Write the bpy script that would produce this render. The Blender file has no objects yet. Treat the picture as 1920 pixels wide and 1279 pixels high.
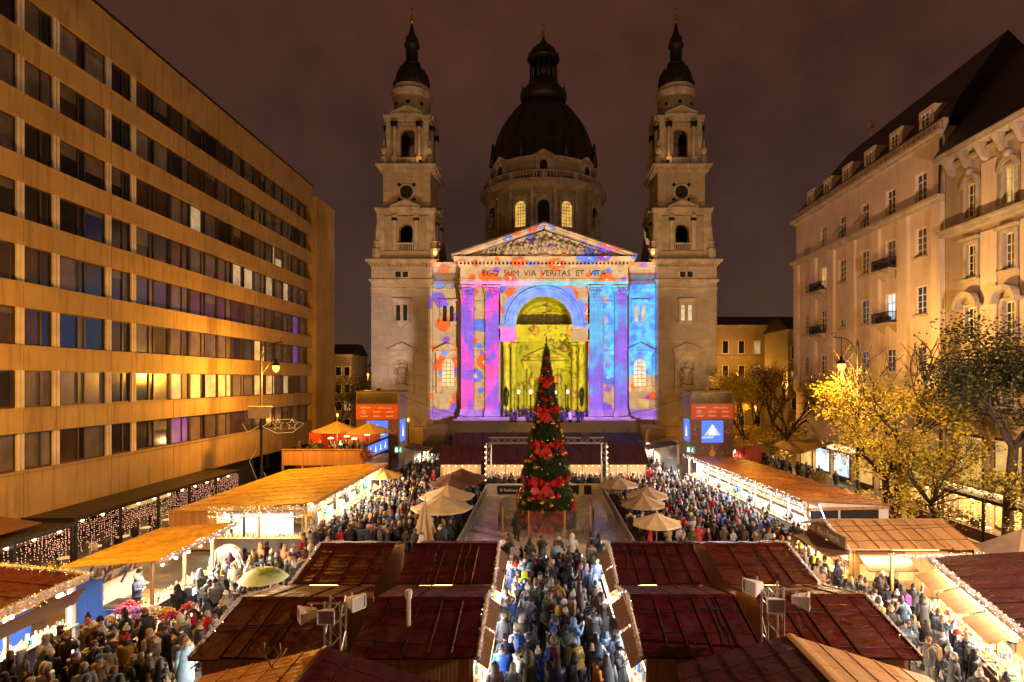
import bpy, bmesh, math, random
from math import sin, cos, pi, radians as R, sqrt, atan2, hypot
from mathutils import Vector, Matrix, noise as mnoise
random.seed(7)
S = bpy.context.scene
COL = S.collection

# ------------------------------------------------------------------ camera
CAM_H = 11.5
cam = bpy.data.objects.new('camera', bpy.data.cameras.new('camera'))
COL.objects.link(cam)
cam.location = (0, 0, CAM_H)
cam.rotation_euler = (pi/2, 0, 0)
cam.data.sensor_width = 36
cam.data.lens = 20.25
cam.data.shift_x = -56/1920
cam.data.shift_y = 73.5/1920
cam.data.clip_start = 0.3
cam.data.clip_end = 2000
S.camera = cam
S.view_settings.view_transform = 'Standard'
S.view_settings.look = 'None'
S.view_settings.exposure = 0.0
S.view_settings.gamma = 1.0
S.view_settings.use_curve_mapping = False
S.render.engine = 'CYCLES'
S.cycles.use_denoising = True
try: S.cycles.denoiser = 'OPENIMAGEDENOISE'
except Exception: pass
S.cycles.max_bounces = 5
S.cycles.diffuse_bounces = 2
S.cycles.glossy_bounces = 2
S.cycles.transmission_bounces = 3
S.cycles.transparent_max_bounces = 6
S.cycles.sample_clamp_indirect = 3.0
S.cycles.sample_clamp_direct = 20.0
S.cycles.caustics_reflective = False
S.cycles.caustics_refractive = False
S.cycles.use_light_tree = True

# ------------------------------------------------------------------ node helpers
class NT:
    def __init__(s, tree): s.t = tree; s.n = tree.nodes; s.l = tree.links
    def new(s, typ, **kw):
        n = s.n.new(typ)
        for k, v in kw.items(): setattr(n, k, v)
        return n
    def put(s, sock, v):
        if v is None: return
        if isinstance(v, bpy.types.NodeSocket): s.l.new(v, sock)
        else:
            try: sock.default_value = v
            except Exception:
                sock.default_value = (*v, 1) if len(v) == 3 else v
    def m(s, op, a, b=None, c=None, clamp=False):
        n = s.new('ShaderNodeMath', operation=op, use_clamp=clamp)
        for i, v in enumerate((a, b, c)): s.put(n.inputs[i], v)
        return n.outputs[0]
    def add(s, a, b): return s.m('ADD', a, b)
    def sub(s, a, b): return s.m('SUBTRACT', a, b)
    def mul(s, a, b): return s.m('MULTIPLY', a, b)
    def gt(s, a, b): return s.m('GREATER_THAN', a, b)
    def lt(s, a, b): return s.m('LESS_THAN', a, b)
    def between(s, x, lo, hi): return s.mul(s.gt(x, lo), s.lt(x, hi))
    def mix(s, f, a, b, typ='MIX'):
        n = s.new('ShaderNodeMix', data_type='RGBA', blend_type=typ)
        s.put(n.inputs[0], f); s.put(n.inputs[6], a); s.put(n.inputs[7], b)
        return n.outputs[2]
    def xyz(s, x=0, y=0, z=0):
        n = s.new('ShaderNodeCombineXYZ'); s.put(n.inputs[0], x); s.put(n.inputs[1], y); s.put(n.inputs[2], z)
        return n.outputs[0]
    def sep(s, v):
        n = s.new('ShaderNodeSeparateXYZ'); s.put(n.inputs[0], v); return n.outputs
    def noise(s, vec, scale, detail=3, rough=.55):
        n = s.new('ShaderNodeTexNoise'); s.put(n.inputs['Vector'], vec); n.inputs['Scale'].default_value = scale
        n.inputs['Detail'].default_value = detail; n.inputs['Roughness'].default_value = rough
        return n.outputs
    def vor(s, vec, scale, rnd=1.0, feature='F1'):
        n = s.new('ShaderNodeTexVoronoi', feature=feature); s.put(n.inputs['Vector'], vec)
        n.inputs['Scale'].default_value = scale; n.inputs['Randomness'].default_value = rnd
        return n.outputs
    def ramp(s, f, stops, interp='LINEAR'):
        n = s.new('ShaderNodeValToRGB'); n.color_ramp.interpolation = interp
        e = n.color_ramp.elements
        while len(e) < len(stops): e.new(0.5)
        for i, (p, c) in enumerate(stops):
            e[i].position = p; e[i].color = (*c, 1) if len(c) == 3 else c
        s.put(n.inputs[0], f)
        return n.outputs[0]
    def mapr(s, x, a, b, c=0, d=1):
        n = s.new('ShaderNodeMapRange'); s.put(n.inputs[0], x)
        for i, v in enumerate((a, b, c, d)): n.inputs[i+1].default_value = v
        return n.outputs[0]

# ------------------------------------------------------------------ world: overcast city night sky
W = bpy.data.worlds.new('World'); S.world = W; W.use_nodes = True
wt = NT(W.node_tree)
bg = W.node_tree.nodes['Background']
tc = wt.new('ShaderNodeTexCoord')
gx, gy, gz = wt.sep(tc.outputs['Generated'])[:3]
cl = wt.noise(tc.outputs['Generated'], 3.2, 5, .6)[0]
cl2 = wt.noise(tc.outputs['Generated'], 9.0, 4, .55)[0]
base = wt.ramp(gz, [(0.0, (.074, .043, .028)), (.22, (.056, .030, .023)), (.5, (.074, .029, .018)), (1.0, (.074, .029, .018))])
cm = wt.add(wt.mul(cl, 1.5), wt.mul(cl2, .5))
cloud = wt.mix(wt.mapr(cm, .7, 1.35), (.60, .60, .66, 1), (1.22, 1.13, 1.05, 1))
wt.put(bg.inputs[0], wt.mix(1.0, base, cloud, 'MULTIPLY'))
bg.inputs[1].default_value = 1.0

# ------------------------------------------------------------------ materials
MATS = {}
def principled(name):
    m = bpy.data.materials.new(name); m.use_nodes = True
    t = NT(m.node_tree); b = m.node_tree.nodes['Principled BSDF']
    MATS[name] = m
    return m, t, b
def mat(name, col, rough=.7, metal=0, var=.25, vscale=1.5, bump=0, bscale=20, emit=0, ecol=None, coords='Object', spec=None, col2=None):
    m, t, b = principled(name)
    b.inputs['Roughness'].default_value = rough; b.inputs['Metallic'].default_value = metal
    if spec is not None: b.inputs['Specular IOR Level'].default_value = spec
    vec = t.new('ShaderNodeTexCoord').outputs['Object'] if coords == 'Object' else t.new('ShaderNodeNewGeometry').outputs['Position']
    if var or col2:
        n = t.noise(vec, vscale, 4)[0]
        c2 = col2 or tuple(c*(1-var) for c in col)
        c1 = tuple(min(1, c*(1+var*.5)) for c in col) if not col2 else col
        t.put(b.inputs['Base Color'], t.mix(t.mapr(n, .35, .68), (*c1, 1), (*c2, 1)))
    else: b.inputs['Base Color'].default_value = (*col, 1)
    if bump:
        bn = t.new('ShaderNodeBump'); bn.inputs['Strength'].default_value = bump; bn.inputs['Distance'].default_value = .03
        t.put(bn.inputs['Height'], t.noise(vec, bscale, 3)[0]); t.put(b.inputs['Normal'], bn.outputs[0])
    if emit:
        b.inputs['Emission Color'].default_value = (*(ecol or col), 1); b.inputs['Emission Strength'].default_value = emit
    return m
def glow(name, col, strength, sample=False):
    m = bpy.data.materials.new(name); m.use_nodes = True
    nt = m.node_tree; nt.nodes.clear()
    e = nt.nodes.new('ShaderNodeEmission'); o = nt.nodes.new('ShaderNodeOutputMaterial')
    e.inputs[0].default_value = (*col, 1); e.inputs[1].default_value = strength
    nt.links.new(e.outputs[0], o.inputs[0])
    if not sample: m.cycles.emission_sampling = 'NONE'
    MATS[name] = m
    return m
def masonry(name, col, bw, bh, mortar=.02, rough=.8, depth=.5, dirt=.35, streak=.3):
    """coursed stone or rendered wall: relief of the courses, broad dirt and rain streaks"""
    m, t, b = principled(name)
    b.inputs['Roughness'].default_value = rough
    pos = t.new('ShaderNodeNewGeometry').outputs['Position']
    x, y, z = t.sep(pos)[:3]
    uv = t.xyz(t.add(x, t.mul(y, .97)), z, 0)
    br = t.new('ShaderNodeTexBrick'); t.put(br.inputs['Vector'], uv)
    br.inputs['Scale'].default_value = 1; br.inputs['Brick Width'].default_value = bw; br.inputs['Row Height'].default_value = bh
    br.inputs['Mortar Size'].default_value = mortar; br.inputs['Mortar Smooth'].default_value = .4
    br.inputs['Color1'].default_value = (*col, 1); br.inputs['Color2'].default_value = (*[c*.84 for c in col], 1)
    br.inputs['Mortar'].default_value = (*[c*.74 for c in col], 1)
    d = t.mapr(t.noise(pos, .35, 5, .62)[0], .38, .72)
    c = t.mix(t.mul(d, dirt), br.outputs[0], (*[k*.42 for k in col], 1))
    st = t.noise(t.xyz(t.mul(t.add(x, y), 1.6), t.mul(z, .12), 0), 1.4, 4, .6)[0]
    c = t.mix(t.mul(t.mapr(st, .5, .75), streak), c, (col[0]*.35, col[1]*.32, col[2]*.28, 1))
    t.put(b.inputs['Base Color'], c)
    bn = t.new('ShaderNodeBump'); bn.inputs['Strength'].default_value = depth; bn.inputs['Distance'].default_value = .04
    t.put(bn.inputs['Height'], t.add(t.mul(br.outputs[1], -1), t.mul(t.noise(pos, 9, 3)[0], .4)))
    t.put(b.inputs['Normal'], bn.outputs[0])
    return m
def planks(name, col, pitch, axis='z', rough=.6, var=.35, depth=.5, bright=1.0):
    """boarded surface: plank tone by board, grain and joints as fine relief (object space)"""
    m, t, b = principled(name)
    b.inputs['Roughness'].default_value = rough
    o = t.new('ShaderNodeTexCoord').outputs['Object']
    x, y, z = t.sep(o)[:3]
    a = {'x': x, 'y': y, 'z': z, 'xy': t.add(x, y)}[axis]
    k = t.m('DIVIDE', a, pitch)
    cell = t.m('FLOOR', k); fr = t.m('FRACT', k)
    wn = t.new('ShaderNodeTexWhiteNoise'); t.put(wn.inputs['Vector'], t.xyz(cell, 3.1, 0))
    gr = t.noise(o, 7, 4, .65)[0]
    f = t.add(t.mul(wn.outputs[0], .6), t.mul(gr, .5))
    t.put(b.inputs['Base Color'], t.mix(f, (*[min(1, c*(1+var*.4)) for c in col], 1), (*[c*(1-var) for c in col], 1)))
    bn = t.new('ShaderNodeBump'); bn.inputs['Strength'].default_value = depth; bn.inputs['Distance'].default_value = .03
    edge = t.m('MINIMUM', t.mul(fr, 8), t.mul(t.sub(1, fr), 8), clamp=True)
    t.put(bn.inputs['Height'], t.add(edge, t.mul(gr, .25))); t.put(b.inputs['Normal'], bn.outputs[0])
    return m
def objcolor(name, rough=.8, wave=0, fuzz=0, attr=False):
    """cloth that takes its dye colour from the object it is on"""
    m, t, b = principled(name)
    b.inputs['Roughness'].default_value = rough
    src = t.new('ShaderNodeAttribute', attribute_name='dye').outputs[0] if attr else t.new('ShaderNodeObjectInfo').outputs['Color']
    o = t.new('ShaderNodeTexCoord').outputs['Object']
    n = t.noise(o, 6, 3)[0]
    t.put(b.inputs['Base Color'], t.mix(t.mapr(n, .3, .7), src, t.mix(1.0, src, (.6, .6, .6, 1), 'MULTIPLY')))
    h = None
    if wave:
        z = t.sep(o)[2]
        h = t.m('ABSOLUTE', t.m('SINE', t.mul(z, wave)))
    if fuzz: h = t.noise(o, fuzz, 2)[0]
    if h is not None:
        bn = t.new('ShaderNodeBump'); bn.inputs['Strength'].default_value = .8; bn.inputs['Distance'].default_value = .03
        t.put(bn.inputs['Height'], h); t.put(b.inputs['Normal'], bn.outputs[0])
    return m

# ------------------------------------------------------------------ mesh builder
class MB:
    def __init__(s): s.v = []; s.f = []; s.mi = []; s.k = 0
    def mat(s, k): s.k = k; return s
    def face(s, pts):
        b = len(s.v); s.v.extend(tuple(p) for p in pts); s.f.append(tuple(range(b, b+len(pts)))); s.mi.append(s.k)
    def raw(s, vs, fs):
        b = len(s.v); s.v.extend(tuple(p) for p in vs)
        for f in fs: s.f.append(tuple(b+i for i in f)); s.mi.append(s.k)
    def box(s, x0, x1, y0, y1, z0, z1):
        s.raw([(x0,y0,z0),(x1,y0,z0),(x1,y1,z0),(x0,y1,z0),(x0,y0,z1),(x1,y0,z1),(x1,y1,z1),(x0,y1,z1)],
              [(0,3,2,1),(4,5,6,7),(0,1,5,4),(1,2,6,5),(2,3,7,6),(3,0,4,7)]); return s
    def obox(s, c, sx, sy, sz, rz=0, rx=0, ry=0):
        M = Matrix.Translation(c) @ Matrix.Rotation(rz, 4, 'Z') @ Matrix.Rotation(ry, 4, 'Y') @ Matrix.Rotation(rx, 4, 'X')
        vs = [M @ Vector((a*sx/2, b*sy/2, d*sz/2)) for d in (-1,1) for (a,b) in ((-1,-1),(1,-1),(1,1),(-1,1))]
        s.raw(vs, [(0,3,2,1),(4,5,6,7),(0,1,5,4),(1,2,6,5),(2,3,7,6),(3,0,4,7)]); return s
    def prism_y(s, poly, y0, y1):
        n = len(poly)
        vs = [(x, y0, z) for x, z in poly] + [(x, y1, z) for x, z in poly]
        s.raw(vs, [tuple(range(n)), tuple(range(2*n-1, n-1, -1))] + [(i, i+n, (i+1) % n+n, (i+1) % n) for i in range(n)]); return s
    def prism_x(s, poly, x0, x1):
        n = len(poly)
        vs = [(x0, y, z) for y, z in poly] + [(x1, y, z) for y, z in poly]
        s.raw(vs, [tuple(range(n)), tuple(range(2*n-1, n-1, -1))] + [(i, i+n, (i+1) % n+n, (i+1) % n) for i in range(n)]); return s
    def prism_z(s, poly, z0, z1):
        n = len(poly)
        vs = [(x, y, z0) for x, y in poly] + [(x, y, z1) for x, y in poly]
        s.raw(vs, [tuple(range(n-1, -1, -1)), tuple(range(n, 2*n))] + [(i, (i+1) % n, (i+1) % n+n, i+n) for i in range(n)]); return s
    def lathe(s, prof, c=(0,0,0), n=16, rot=0, sx=1, sy=1, cap=True):
        b = len(s.v); m = len(prof)
        for r, z in prof:
            for i in range(n):
                a = 2*pi*i/n+rot
                s.v.append((c[0]+r*cos(a)*sx, c[1]+r*sin(a)*sy, c[2]+z))
        for j in range(m-1):
            for i in range(n):
                s.f.append((b+j*n+i, b+j*n+(i+1) % n, b+(j+1)*n+(i+1) % n, b+(j+1)*n+i)); s.mi.append(s.k)
        if cap:
            if prof[0][0] > 1e-4: s.f.append(tuple(b+i for i in range(n-1, -1, -1))); s.mi.append(s.k)
            if prof[-1][0] > 1e-4: s.f.append(tuple(b+(m-1)*n+i for i in range(n))); s.mi.append(s.k)
        return s
    def tube(s, path, r, n=6, cap=True):
        """r: one radius or one per point"""
        P = [Vector(p) for p in path]; m = len(P)
        rr = r if isinstance(r, (list, tuple)) else [r]*m
        b = len(s.v)
        up = Vector((0,0,1))
        for j in range(m):
            d = (P[min(j+1, m-1)]-P[max(j-1, 0)])
            d = d.normalized() if d.length > 1e-9 else up
            a = d.cross(Vector((1,0,0)) if abs(d.x) < .8 else Vector((0,1,0))).normalized()
            q = d.cross(a)
            for i in range(n):
                t = 2*pi*i/n
                s.v.append(tuple(P[j]+(a*cos(t)+q*sin(t))*rr[j]))
        for j in range(m-1):
            for i in range(n):
                s.f.append((b+j*n+i, b+j*n+(i+1) % n, b+(j+1)*n+(i+1) % n, b+(j+1)*n+i)); s.mi.append(s.k)
        if cap:
            s.f.append(tuple(b+i for i in range(n-1, -1, -1))); s.mi.append(s.k)
            s.f.append(tuple(b+(m-1)*n+i for i in range(n))); s.mi.append(s.k)
        return s
    def sphere(s, c, r, n=8, m=5, sz=1):
        prof = [(max(1e-5, r*sin(pi*j/m)), -r*cos(pi*j/m)*sz) for j in range(m+1)]
        return s.lathe(prof, c, n, cap=False)
    def merge(s, o, M=None, k=None):
        b = len(s.v)
        s.v.extend(tuple(M @ Vector(p)) for p in o.v) if M else s.v.extend(o.v)
        s.f.extend(tuple(b+i for i in f) for f in o.f); s.mi.extend(o.mi if k is None else [k]*len(o.f))
    def mesh(s, name, mats=(), smooth=False):
        me = bpy.data.meshes.new(name)
        me.from_pydata(s.v, [], s.f)
        if not isinstance(mats, (list, tuple)): mats = [mats]
        for m in mats: me.materials.append(MATS[m] if isinstance(m, str) else m)
        if len(mats) > 1: me.polygons.foreach_set('material_index', s.mi)
        if smooth: me.polygons.foreach_set('use_smooth', [True]*len(s.f))
        me.update()
        return me
    def build(s, name, mats, parent=None, smooth=False, loc=None, rz=0):
        return link(name, s.mesh(name, mats, smooth), parent, loc, rz)
def build_split(mb, name, mats, parent=None, eps=.02):
    """build each group of touching pieces as an object of its own"""
    par = list(range(len(mb.v)))
    def find(i):
        while par[i] != i: par[i] = par[par[i]]; i = par[i]
        return i
    for f in mb.f:
        for k in f[1:]: par[find(k)] = find(f[0])
    comps = {}
    for i in range(len(mb.v)): comps.setdefault(find(i), []).append(i)
    boxes = []
    for r, ids in comps.items():
        P = [mb.v[i] for i in ids]; boxes.append([{r}, [min(p[a] for p in P)-eps for a in range(3)], [max(p[a] for p in P)+eps for a in range(3)]])
    done = False
    while not done:
        done = True; out = []
        for b in boxes:
            for o in out:
                if all(b[1][a] <= o[2][a] and o[1][a] <= b[2][a] for a in range(3)):
                    o[0] |= b[0]; o[1] = [min(x, y) for x, y in zip(o[1], b[1])]; o[2] = [max(x, y) for x, y in zip(o[2], b[2])]; done = False; break
            else: out.append(b)
        boxes = out
    for roots, _, _ in boxes:
        m = MB(); ids = {}
        for f in mb.f:
            if find(f[0]) in roots:
                for i in f:
                    if i not in ids: ids[i] = len(m.v); m.v.append(mb.v[i])
                m.f.append(tuple(ids[i] for i in f)); m.mi.append(0)
        m.build(name, mats, parent)
def link(name, me, parent=None, loc=None, rz=0, rot=None, scale=None):
    o = bpy.data.objects.new(name, me); COL.objects.link(o)
    if parent: o.parent = parent
    if loc is not None: o.location = loc
    if rz: o.rotation_euler = (0, 0, rz)
    if rot is not None: o.rotation_euler = rot
    if scale is not None: o.scale = scale
    return o
def tag(o, label, cat, group=None):
    o['label'] = label; o['category'] = cat
    if group: o['group'] = group
    return o
def thing(name, label, cat, loc=(0,0,0), rz=0, group=None):
    return tag(link(name, None, None, loc, rz), label, cat, group)
def structure(o): o['kind'] = 'structure'; return o
def stuff(o): o['kind'] = 'stuff'; return o
def copy_tree(o, parent=None):
    c = o.copy(); COL.objects.link(c)
    if parent: c.parent = parent
    for ch in [k for k in bpy.data.objects if k.parent == o]: copy_tree(ch, c)
    return c
KIDS = {}
def kids_of(root):
    return [k for k in root.children]
def clone(root, loc, rz=0, label=None, group=None):
    c = root.copy(); COL.objects.link(c); c.location = loc; c.rotation_euler = (0, 0, rz)
    if label: c['label'] = label
    if group: c['group'] = group
    for a in list(root.children):
        b = a.copy(); COL.objects.link(b); b.parent = c
        for d in list(a.children):
            e = d.copy(); COL.objects.link(e); e.parent = b
    return c
def text_mesh(txt, size, depth=.02, mats='white', align='CENTER', name='lettering'):
    cu = bpy.data.curves.new(name, 'FONT'); cu.body = txt; cu.size = size; cu.extrude = depth; cu.align_x = align; cu.resolution_u = 2
    o = bpy.data.objects.new('tmp', cu); COL.objects.link(o)
    dg = bpy.context.evaluated_depsgraph_get(); dg.update()
    me = bpy.data.meshes.new_from_object(o.evaluated_get(dg))
    bpy.data.objects.remove(o); bpy.data.curves.remove(cu)
    me.materials.clear(); me.materials.append(MATS[mats])
    return me
def arch_poly(w, z0, zs, n=12):
    """outline of a round-headed opening, half width w"""
    return [(-w, z0), (w, z0)] + [(w*cos(pi*i/n), zs+w*sin(pi*i/n)) for i in range(n+1)]
def arch_wall(mb, x0, x1, z0, z1, w, zb, zs, y, cx=0, n=12, depth=0):
    """vertical wall sheet at y with a round-headed hole (half width w, foot zb, spring zs); depth adds the reveal"""
    if zb > z0: mb.face([(x0,y,z0),(x1,y,z0),(x1,y,zb),(x0,y,zb)])
    mb.face([(x0,y,zb),(cx-w,y,zb),(cx-w,y,zs),(x0,y,zs)]); mb.face([(cx+w,y,zb),(x1,y,zb),(x1,y,zs),(cx+w,y,zs)])
    pts = [(cx+w*cos(pi*i/n), zs+w*sin(pi*i/n)) for i in range(n+1)]
    h = n//2
    def outer(i):
        t = i/n
        if t <= .25: return (x1, zs+(z1-zs)*t/.25)
        if t >= .75: return (x0, zs+(z1-zs)*(1-t)/.25)
        return (x1+(x0-x1)*(t-.25)/.5, z1)
    for i in range(n):
        a, b = outer(i), outer(i+1)
        mb.face([(pts[i][0],y,pts[i][1]), (a[0],y,a[1]), (b[0],y,b[1]), (pts[i+1][0],y,pts[i+1][1])])
    if depth:
        full = [(cx+w, zb)] + pts + [(cx-w, zb)]
        for (a, b) in zip(full[:-1], full[1:]):
            mb.face([(a[0],y,a[1]), (b[0],y,b[1]), (b[0],y+depth,b[1]), (a[0],y+depth,a[1])])
        if zb > z0: mb.face([(cx-w,y,zb),(cx+w,y,zb),(cx+w,y+depth,zb),(cx-w,y+depth,zb)])
def lamp(name, typ, loc, energy, col, size=.2, rot=None, parent=None, spot=None, blend=.3, shape=None):
    l = bpy.data.lights.new(name, typ); l.energy = energy; l.color = col
    if typ == 'AREA':
        l.shape = 'RECTANGLE'; l.size, l.size_y = size
    else: l.shadow_soft_size = size
    if spot: l.spot_size = R(spot); l.spot_blend = blend
    o = bpy.data.objects.new(name, l); COL.objects.link(o); o.location = loc
    if rot: o.rotation_euler = rot
    if parent: o.parent = parent
    return o
def aim(o, target):
    d = Vector(target)-Vector(o.location)
    o.rotation_euler = d.to_track_quat('-Z', 'Y').to_euler()

# ---- palette
masonry('basilica_stone', (.45, .40, .335), 1.5, .62, .014, .8, .5, .4, .35)
masonry('tower_stone', (.46, .385, .26), 1.4, .6, .025, .82, .5, .5, .4)
masonry('beige_render', (.72, .575, .48), 40, 20, .004, .85, .2, .35, .3)
masonry('ochre_render', (.46, .36, .25), 40, 20, .004, .85, .2, .4, .3)
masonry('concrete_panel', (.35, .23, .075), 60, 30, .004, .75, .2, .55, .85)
masonry('grey_render', (.30, .27, .24), 40, 20, .004, .85, .2, .4, .3)
mat('stone_trim', (.45, .39, .31), .8, var=.35, vscale=.8, bump=.3, bscale=6, coords='W')
mat('pale_trim', (.50, .43, .33), .8, var=.25, vscale=.8, coords='W')
mat('sculpture_stone', (.40, .34, .27), .85, var=.5, vscale=2, bump=.4, bscale=8, coords='W')
mat('dark_copper', (.020, .014, .011), .55, var=.5, vscale=.7, bump=.4, bscale=3, coords='W')
mat('gilding', (.75, .42, .10), .3, 1, var=.2)
mat('dark_metal', (.03, .028, .027), .45, .6, var=.3)
mat('truss_metal', (.62, .60, .58), .35, .8, var=.15)
mat('roof_black', (.018, .014, .013), .5, var=.4)
mat('shade_dark', (.012, .011, .012), .9, var=0)
mat('window_frame_dark', (.035, .024, .018), .5, var=.3)
mat('window_frame_white', (.82, .78, .72), .5, var=.1)
mat('white', (.80, .78, .74), .5, var=.05)
mat('black', (.012, .012, .014), .5, var=0)
mat('iron', (.02, .018, .017), .5, .5, var=.2)
# ------------------------------------------------------------------ glazing
def glass(name, col, rough=.12, emit=0, ecol=None, var=.5):
    m, t, b = principled(name)
    b.inputs['Roughness'].default_value = rough; b.inputs['Specular IOR Level'].default_value = .8
    pos = t.new('ShaderNodeNewGeometry').outputs['Position']
    n = t.noise(pos, .9, 3)[0]
    fold = t.m('ABSOLUTE', t.m('SINE', t.mul(t.add(t.sep(pos)[0], t.sep(pos)[1]), 14)))
    c = t.mix(t.mapr(n, .35, .65), (*col, 1), (*[k*(1-var) for k in col], 1))
    t.put(b.inputs['Base Color'], t.mix(t.mul(fold, .35), c, (*[k*.55 for k in col], 1)))
    if emit:
        t.put(b.inputs['Emission Color'], t.mix(t.mapr(n, .4, .7), (*(ecol or col), 1), (*[k*.55 for k in (ecol or col)], 1)))
        b.inputs['Emission Strength'].default_value = emit
        m.cycles.emission_sampling = 'NONE'
    return m
glass('pane_dark', (.012, .012, .016))
glass('pane_curtain', (.115, .095, .075), .25)
glass('pane_blind', (.19, .16, .13), .3)
glass('pane_brown', (.055, .03, .016), .15)
glass('pane_warm', (.5, .36, .15), .3, .75, (1, .62, .18))
glass('pane_cream', (.35, .27, .16), .3, .40, (1, .72, .36))
glass('pane_violet', (.12, .05, .22), .3, .22, (.42, .12, .95))
glass('pane_navy', (.012, .012, .05), .15, .02, (.1, .1, .6))
glass('pane_cool', (.6, .7, .75), .3, 1.3, (.62, .85, 1))
glass('church_window', (.3, .2, .06), .3, 1.0, (1, .56, .12))
glass('church_window_pale', (.16, .12, .06), .3, .8, (1, .78, .42))

BX, BY = .35, 92.0
bas = thing('basilica', 'domed stone basilica with two clock towers and coloured light projected on its portal', 'church', (BX, BY, 0))
ST, TS, TR = 'basilica_stone', 'tower_stone', 'stone_trim'

def statue_mesh(h, seed=0):
    rn = random.Random(seed); m = MB()
    m.box(-.22*h, .22*h, -.18*h, .18*h, 0, .1*h)
    m.lathe([(.17*h, .1*h), (.19*h, .2*h), (.15*h, .45*h), (.17*h, .62*h), (.2*h, .74*h), (.12*h, .81*h), (.055*h, .84*h), (.06*h, .87*h), (.085*h, .92*h), (.07*h, .98*h), (.01, h)], n=9, sy=.75)
    s = rn.choice((-1, 1))
    m.tube([(s*.17*h, 0, .74*h), (s*.27*h, -.08*h, .58*h), (s*.16*h, -.2*h, .5*h)], [.06*h, .05*h, .04*h], 5)
    m.tube([(-s*.17*h, 0, .74*h), (-s*.25*h, -.05*h, .56*h), (-s*.24*h, -.14*h, .7*h)], [.06*h, .05*h, .04*h], 5)
    m.tube([(-s*.25*h, -.16*h, .1*h), (-s*.25*h, -.16*h, .95*h)], .018*h, 4)
    for k in range(5):
        a = -pi/2+(k-2)*.5
        m.tube([(.17*h*cos(a), .13*h*sin(a), .12*h), (.14*h*cos(a)+.03*h, .12*h*sin(a), .6*h)], [.03*h, .015*h], 4)
    return m

def pediment_small(m, u, y, z, w, h, d):
    m.box(u-w, u+w, y-d, y, z, z+.18*h)
    m.prism_y([(u-w, z+.18*h), (u+w, z+.18*h), (u, z+h)], y-d*.55, y)
    for s in (-1, 1):
        a = atan2(h*.82, w)
        L = hypot(w, h*.82)
        m.obox((u+s*w/2, y-d/2-.01, z+.18*h+h*.41+.06), L+.1, d, .16, ry=s*a)

def church_window(u, y, z0, z1, w, pane, style):
    """style twin / niche / lit"""
    f = MB()
    if style == 'twin':
        f.box(u-w-.55, u+w+.55, y-.5, y, z1+.75, z1+.95); f.box(u-w-.35, u+w+.35, y-.28, y, z1+.25, z1+.75)
        f.box(u-w-.3, u-w, y-.3, y, z0, z1+.25); f.box(u+w, u+w+.3, y-.3, y, z0, z1+.25); f.box(u-.16, u+.16, y-.3, y, z0, z1+.25)
        f.box(u-w-.5, u+w+.5, y-.45, y, z0-.3, z0)
        f.prism_y([(u-w-.2, z0-.3), (u+w+.2, z0-.3), (u+w*.3, z0-.9), (u, z0-1.2), (u-w*.3, z0-.9)], y-.3, y)
        hw = (w-.16)/2
        for s in (-1, 1):
            c = u+s*(.16+hw)
            arch_wall(f, c-hw, c+hw, z0, z1+.25, hw*.82, z0, z1-.25-hw*.2, y-.22, c, 8, .2)
        o = f.build('window', TR, bas)
        p = MB().box(u-w, u+w, y-.05, y-.02, z0, z1+.2)
        p.build('pane', pane, o)
    else:
        arch_wall(f, u-w-.3, u+w+.3, z0, z1+.55, w, z0, z1-w, y-.25, u, 12, .22)
        for s in (-1, 1): f.box(u+s*(w+.55)-.28, u+s*(w+.55)+.28, y-.38, y, z0, z1+.55); f.box(u+s*(w+.75)-.14, u+s*(w+.75)+.14, y-.45, y, z1-.7, z1+.6)
        f.box(u-w-.95, u+w+.95, y-.4, y, z1+.55, z1+1.1)
        pediment_small(f, u, y, z1+1.1, w+1.25, 1.35, .75)
        f.box(u-w-1.1, u+w+1.1, y-.6, y, z0-.22, z0-.02)
        f.box(u-w-.85, u+w+.85, y-.3, y, z0-.75, z0-.22)
        for s in (-1, 1): f.box(u+s*(w+.6)-.2, u+s*(w+.6)+.2, y-.45, y, z0-1.1, z0-.22)
        o = f.build('niche' if style == 'niche' else 'window', TR, bas)
        poly = [(u+a, b) for a, b in arch_poly(w, z0, z1-w)]
        MB().prism_y(poly, y-.05, y-.02).build('recess' if style == 'niche' else 'pane', pane, o)
        if style == 'niche':
            statue_mesh((z1-z0)*.86, int(u)).build('statue', 'sculpture_stone', o, True, (u, y-.32, z0))
        else:
            g = MB()
            for k in range(1, 7): zz = z0+(z1-z0)*k/7; g.box(u-w, u+w, y-.1, y-.06, zz-.03, zz+.03)
            for k in (-1, 1): g.box(u+k*w*.33-.025, u+k*w*.33+.025, y-.1, y-.06, z0, z1-.2)
            g.build('glazing_bar', 'iron', o)

def moulding(m, x0, x1, y, z0, z1, out, back=None):
    b = y if back is None else back
    h = z1-z0
    m.box(x0-out*.5, x1+out*.5, y-out*.5, b, z0, z0+h*.5)
    m.box(x0-out, x1+out, y-out, b, z0+h*.5, z1)

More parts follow.
